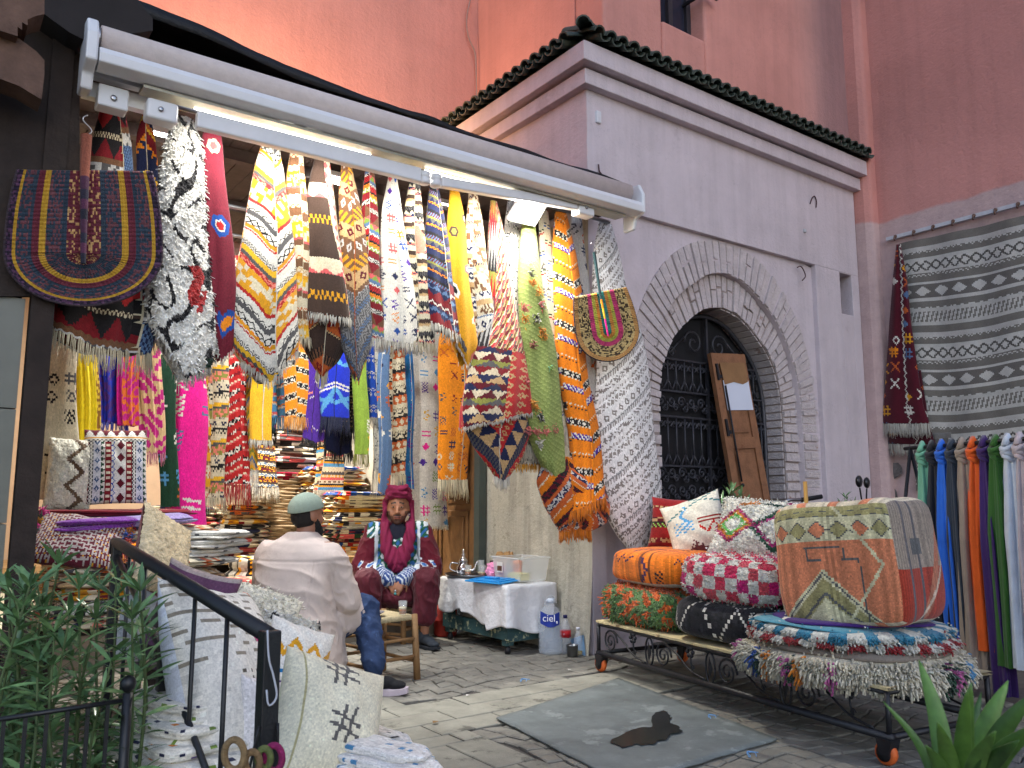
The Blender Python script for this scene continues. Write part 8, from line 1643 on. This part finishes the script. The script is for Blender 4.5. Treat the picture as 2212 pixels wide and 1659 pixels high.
for k, (px, py, t, w_, rot) in enumerate(((420, 1560, 2.75, .34, .2), (410, 1600, 2.7, .36, .3), (430, 1635, 2.65, .36, .1), (420, 1515, 2.8, .30, .4), (430, 1670, 2.6, .38, .2))):
    folded('white rug with coloured threads, number %s in the heap behind the rail' % ('two', 'three', 'four', 'one', 'five')[k], ond(px, py, t), (w_, .40, .075), lambda f, a, b: np.where((h2(np.floor(a/.012), np.floor(b/.010), 5) > .965)[..., None], np.array([c(x) for x in ('green', 'navy', 'orange', 'purple')])[(h2(np.floor(a/.02), 1, 7)*4).astype(int)], c((236, 231, 218))), rot, 'white rugs low behind the rail', seed=30+k, n=16, crease=.14)
for k, (px, py, t) in enumerate(((830, 1625, 2.45), (835, 1655, 2.4), (838, 1690, 2.35))):
    folded('ivory rug with blue threads, %s of three at the near end' % ('top', 'middle', 'bottom')[k], ond(px, py, t), (.13, .30, .05), lambda f, a, b: np.where((h2(np.floor(a/.02), np.floor(b/.012), 9) > .94)[..., None], c('sky'), c((240, 234, 226))), .35+.08*k, 'ivory rugs at the near end', seed=40+k, n=16, crease=.14)
for k in range(3): folded('kilim, %s of three under the heaped cushions' % ORD[k], (-2.94, -1.25+.03*k, .05+k*.09), (.40, 1.1, .09), mixpal(k), .03*k, 'rugs under the cushions', seed=50+k, n=10)
folded('white rug rolled beside the cream cushion', ond(800, 1592, 2.75), (.07, .34, .07), lambda f, a, b: np.where((np.mod(b+a*.3, .05) < .006)[..., None], c('black'), c((222, 216, 208))), .2, None, None, 60, n=16)
ring_c = ond(515, 1630, 1.98)
rp_ = thing('rope_coil', 'coiled straw and coloured rope handles hanging by the near post', 'rope')
for k, (dx, dz, r_, col) in enumerate(((-.01, .0, .030, (150, 124, 88)), (.03, -.025, .022, (140, 112, 78)), (.055, -.02, .02, (110, 120, 70)), (.075, -.025, .026, (150, 44, 96)))):
    MB().tube([ring_c+RIGHT*(dx+r_*math.cos(a)*.8)+UP*(dz+r_*1.2*math.sin(a))+FWD*.012*k for a in np.linspace(0, 2*math.pi, 26)], .0085, 8, False).build('rope_ring', plain('rope_%d' % k, col, .9, vscale=60, var=.35, bscale=160, bump=.9), rp_, True)
# ------------------------------------------------------------------ little front fence and the oleander
fen = thing('garden_fence', 'low black iron garden fence in front of the oleander', 'fence'); f0, f1 = ond(-40, 1560, 2.15), ond(275, 1512, 2.35)
MB().tube([f0, f1], .007, 7).build('top_rail', M_BLK, fen, True); MB().tube([f0-EZ*.30, f1-EZ*.30], .007, 7).build('bottom_rail', M_BLK, fen, True)
for k in range(7): q_ = f0+(f1-f0)*(k/7); MB().box(-.005, .005, -.004, .004, -q_[2], 0, Matrix.Translation(tuple(q_))).build('picket', M_BLK, fen)
MB().tube([f1*[1, 1, 0], f1+EZ*.02], .014, 10).ell(f1+EZ*.045, (.022, .022, .024), 14, 10).build('finial_post', M_BLK, fen, True)
def leaf_mesh(L=.13, w_=.0105):
    V, F = [], []; n_ = 6
    for i in range(n_+1):
        t = i/n_; ww = w_*math.sin(math.pi*min(1, t*.96+.03))**.8; z = .16*L*t*t*-1
        V += [(-ww, L*t, z+.25*ww), (0, L*t, z), (ww, L*t, z+.25*ww)]
    for i in range(n_): F += [(i*3, i*3+1, i*3+4, i*3+3), (i*3+1, i*3+2, i*3+5, i*3+4)]
    return V, F
def leafmat(name, top, rough=.35):
    m, nt, b = new_mat(name); oi = nt.nodes.new('ShaderNodeObjectInfo'); n = _noise(nt, nt.nodes.new('ShaderNodeNewGeometry').outputs['Position'], 22, 3)
    a = s2l(top); r1 = _ramp(nt, n.outputs['Fac'], [(.3, tuple(a*.6)), (.7, tuple(a*1.35))]); r2 = _ramp(nt, oi.outputs['Random'], [(0, (.5, .55, .5)), (1, (1.5, 1.4, 1.15))])
    nt.links.new(_mix(nt, 1.0, r1.outputs[0], r2.outputs[0], 'MULTIPLY'), b.inputs['Base Color']); b.inputs['Roughness'].default_value = rough; b.inputs['Specular IOR Level'].default_value = .5
    MATS[name] = m; return m
M_LEAF = leafmat('oleander_leaf', (104, 138, 98), .22); M_STEM = plain('green_stem', (84, 100, 62), .7)
LV, LF = leaf_mesh(); _lo = mesh_obj('leaf', LV, LF, M_LEAF, None, True); LEAF_ME = _lo.data; bpy.data.objects.remove(_lo)
def oleander(label, roots, seed, n_obj=300, ls=1.0):
    t = thing('oleander_shrub', label, 'shrub'); rng = random.Random(seed); stems = MB(); leaves = []
    for (base, top, nb_) in roots:
        base, top = np.array(base), np.array(top); mid = (base+top)/2+np.array([rng.uniform(-.05, .05), rng.uniform(-.05, .05), .02]); path = smooth_rs([base, mid, top], 16); stems.tube(path, np.linspace(.007, .0028, 16), 6)
        L = np.linalg.norm(top-base); nw = max(4, int(L/.06))
        for k in range(nw):
            s = .22+.78*k/(nw-1); p = path[min(15, int(s*15))]; d = path[min(15, int(s*15)+1)]-path[max(0, int(s*15)-1)]; d = d/(np.linalg.norm(d)+1e-6); tiplen = 1.0 if s < .9 else .8
            for m in range(3 if s < .92 else 6):
                az = m*2.094+k*.9+rng.uniform(-.4, .4); el = rng.uniform(.15, .7) if s < .9 else rng.uniform(.5, 1.2)
                a = np.cross(d, [.3, .9, .1]); a /= np.linalg.norm(a); b = np.cross(d, a); ld = (a*math.cos(az)+b*math.sin(az))*math.cos(el)+d*math.sin(el); leaves.append((p, ld, ls*tiplen*rng.uniform(.7, 1.15), rng.uniform(-.6, .6)))
    stems.build('stems', M_STEM, t, True); leaves.sort(key=lambda l: np.linalg.norm(np.array(l[0])-CAM)); rest = MB()
    for k, (p, d, s, roll) in enumerate(leaves):
        d = Vector(tuple(d)).normalized(); x = d.cross(Vector((0, 0, 1))); x = x.normalized() if x.length > .05 else Vector((1, 0, 0)); z = x.cross(d); M = Mframe(p, x, d, z) @ Matrix.Rotation(roll, 4, 'Y') @ Matrix.Scale(s, 4)
        if k < n_obj:
            o = bpy.data.objects.new('leaf', LEAF_ME); C.objects.link(o); o.parent = t; o.matrix_world = M
        else: rest.add([tuple(M @ Vector(v)) for v in LV], LF)
    if rest.v: rest.build('inner_foliage', M_LEAF, t, True, kind='stuff')
    return t
rng = random.Random(5); roots = []
for k in range(20):
    px, py = rng.uniform(-60, 330), rng.uniform(1195, 1600); lim = 1180+max(0, (px-120))*.55+abs(rng.gauss(0, 40)); py = max(py, lim); tt_ = rng.uniform(2.35, 2.95); top = ond(px, py, tt_); base = np.array([top[0]+rng.uniform(-.12, .12), top[1]+rng.uniform(-.12, .12), max(.0, top[2]-rng.uniform(.45, .9))]); roots.append((base, top, 1))
for (px, py, t_) in ((135, 1185, 2.6), (170, 1235, 2.5), (60, 1245, 2.5), (20, 1290, 2.45), (95, 1270, 2.6), (300, 1240, 2.45), (285, 1300, 2.4), (215, 1300, 2.5), (40, 1340, 2.4), (150, 1330, 2.4), (240, 1430, 2.35)):
    top = ond(px, py, t_); roots.append((np.array([top[0]+.03, top[1]+.06, max(0, top[2]-.8)]), top, 1))
oleander('glossy oleander shrub filling the lower left corner', roots, 3, 300, .92)
pl = thing('planter_bed', 'dark earth bed under the oleander shrub', 'planter'); MB().box(-4.9, -3.33, -2.9, -1.3, -.01, .10).build('soil', plain('dark_soil', (50, 42, 36), .95, bscale=30, bump=.8), pl)
r2 = []
for (px, py, t_) in ((1575, 1068, 5.6), (1590, 1080, 5.6), (1560, 1090, 5.5), (1600, 1075, 5.7), (1582, 1062, 5.65)):
    top = ond(px, py, t_); r2.append((np.array([top[0], top[1]+.03, max(0, top[2]-.5)]), top, 1))
oleander('small potted oleander tips behind the ivory cushion', r2, 8, 120, .9)
r3 = []
for (px, py, t_) in ((1815, 1088, 5.6), (1830, 1080, 5.6), (1845, 1092, 5.5), (1825, 1075, 5.7)):
    top = ond(px, py, t_); r3.append((np.array([top[0], top[1]+.03, max(0, top[2]-.4)]), top, 1))
oleander('little leafy plant in front of the scooter', r3, 9, 100, .55)
# ------------------------------------------------------------------ litter on the paving
for (px, py, lab) in ((1537, 1549, 'scrap of blue twine on the paving beside the mat'), (1622, 1630, 'scrap of blue twine by the near corner of the mat'), (1130, 1470, 'scrap of blue twine near the tea table')):
    o_ = onz(px, py, .012); tag(MB().tube(smooth_rs([o_+np.array([.05*math.cos(k*1.3)*(1-.1*k), .03*math.sin(k*1.9), .004*(k % 2)]) for k in range(7)], 40), .0022, 5).build('twine_scrap', plain('blue_twine', (104, 150, 196), .6), None, True), lab, 'twine')
for (px, py, lab, s_) in ((1010, 1502, 'tiny scrap of white paper on the cobbles', .012), (1230, 1447, 'small torn paper bit near the cart wheel', .014), (940, 1560, 'fallen dry leaf on the pale slabs', .018)):
    o_ = onz(px, py, .010); tag(MB().add([o_+np.array([-s_, -s_*.5, 0]), o_+np.array([s_*.8, -s_*.7, .004]), o_+np.array([s_, s_*.5, .001]), o_+np.array([-s_*.4, s_*.8, .006])], [(0, 1, 2, 3)]).build('litter_scrap', plain('litter_'+('leaf' if 'leaf' in lab else 'paper'), (120, 92, 58) if 'leaf' in lab else (196, 192, 186), .9)), lab, 'litter')
# ------------------------------------------------------------------ broad leaved plant at the lower right
pm = thing('yucca_plant', 'green strap leaved plant close by in the lower right corner', 'plant'); rootp = ond(2075, 1760, 1.35); M_YUC = leafmat('strap_leaf', (84, 120, 56), .45)
def strap(path, w_, fold=.25):
    q_ = smooth_rs(path, 14); V, F = [], []; 
    for i, p in enumerate(q_):
        t = i/13; d = q_[min(13, i+1)]-q_[max(0, i-1)]; s = np.cross(d, CAM-p); s /= np.linalg.norm(s); n_ = np.cross(s, d); n_ /= np.linalg.norm(n_); ww = w_*min(1, .55+t*1.6)*(1-t**3)**.9+.0006
        V += [p-s*ww+n_*ww*fold, p, p+s*ww+n_*ww*fold]
    for i in range(13): F += [(i*3, i*3+1, i*3+4, i*3+3), (i*3+1, i*3+2, i*3+5, i*3+4)]
    o = mesh_obj('leaf', V, F, M_YUC, pm, True); md = o.modifiers.new('thickness', 'SOLIDIFY'); md.thickness = .0012
for (tx, ty, tt_, w_) in ((1985, 1425, 1.45, .017), (1908, 1515, 1.42, .007), (2098, 1475, 1.33, .016), (2090, 1490, 1.28, .014), (2178, 1470, 1.38, .019), (2240, 1490, 1.30, .018), (2250, 1560, 1.22, .018), (2025, 1560, 1.28, .016), (2120, 1495, 1.45, .010), (2200, 1600, 1.2, .016), (2000, 1610, 1.3, .014), (2150, 1580, 1.22, .015)):
    tip = ond(tx, ty, tt_); b_ = rootp+RIGHT*(tx-2090)/1770*.25; m_ = (b_+tip)/2+(tip-b_)[2]*EZ*.10+RIGHT*(-(tx-2090)/1770*.12); strap([b_, m_, tip], w_)
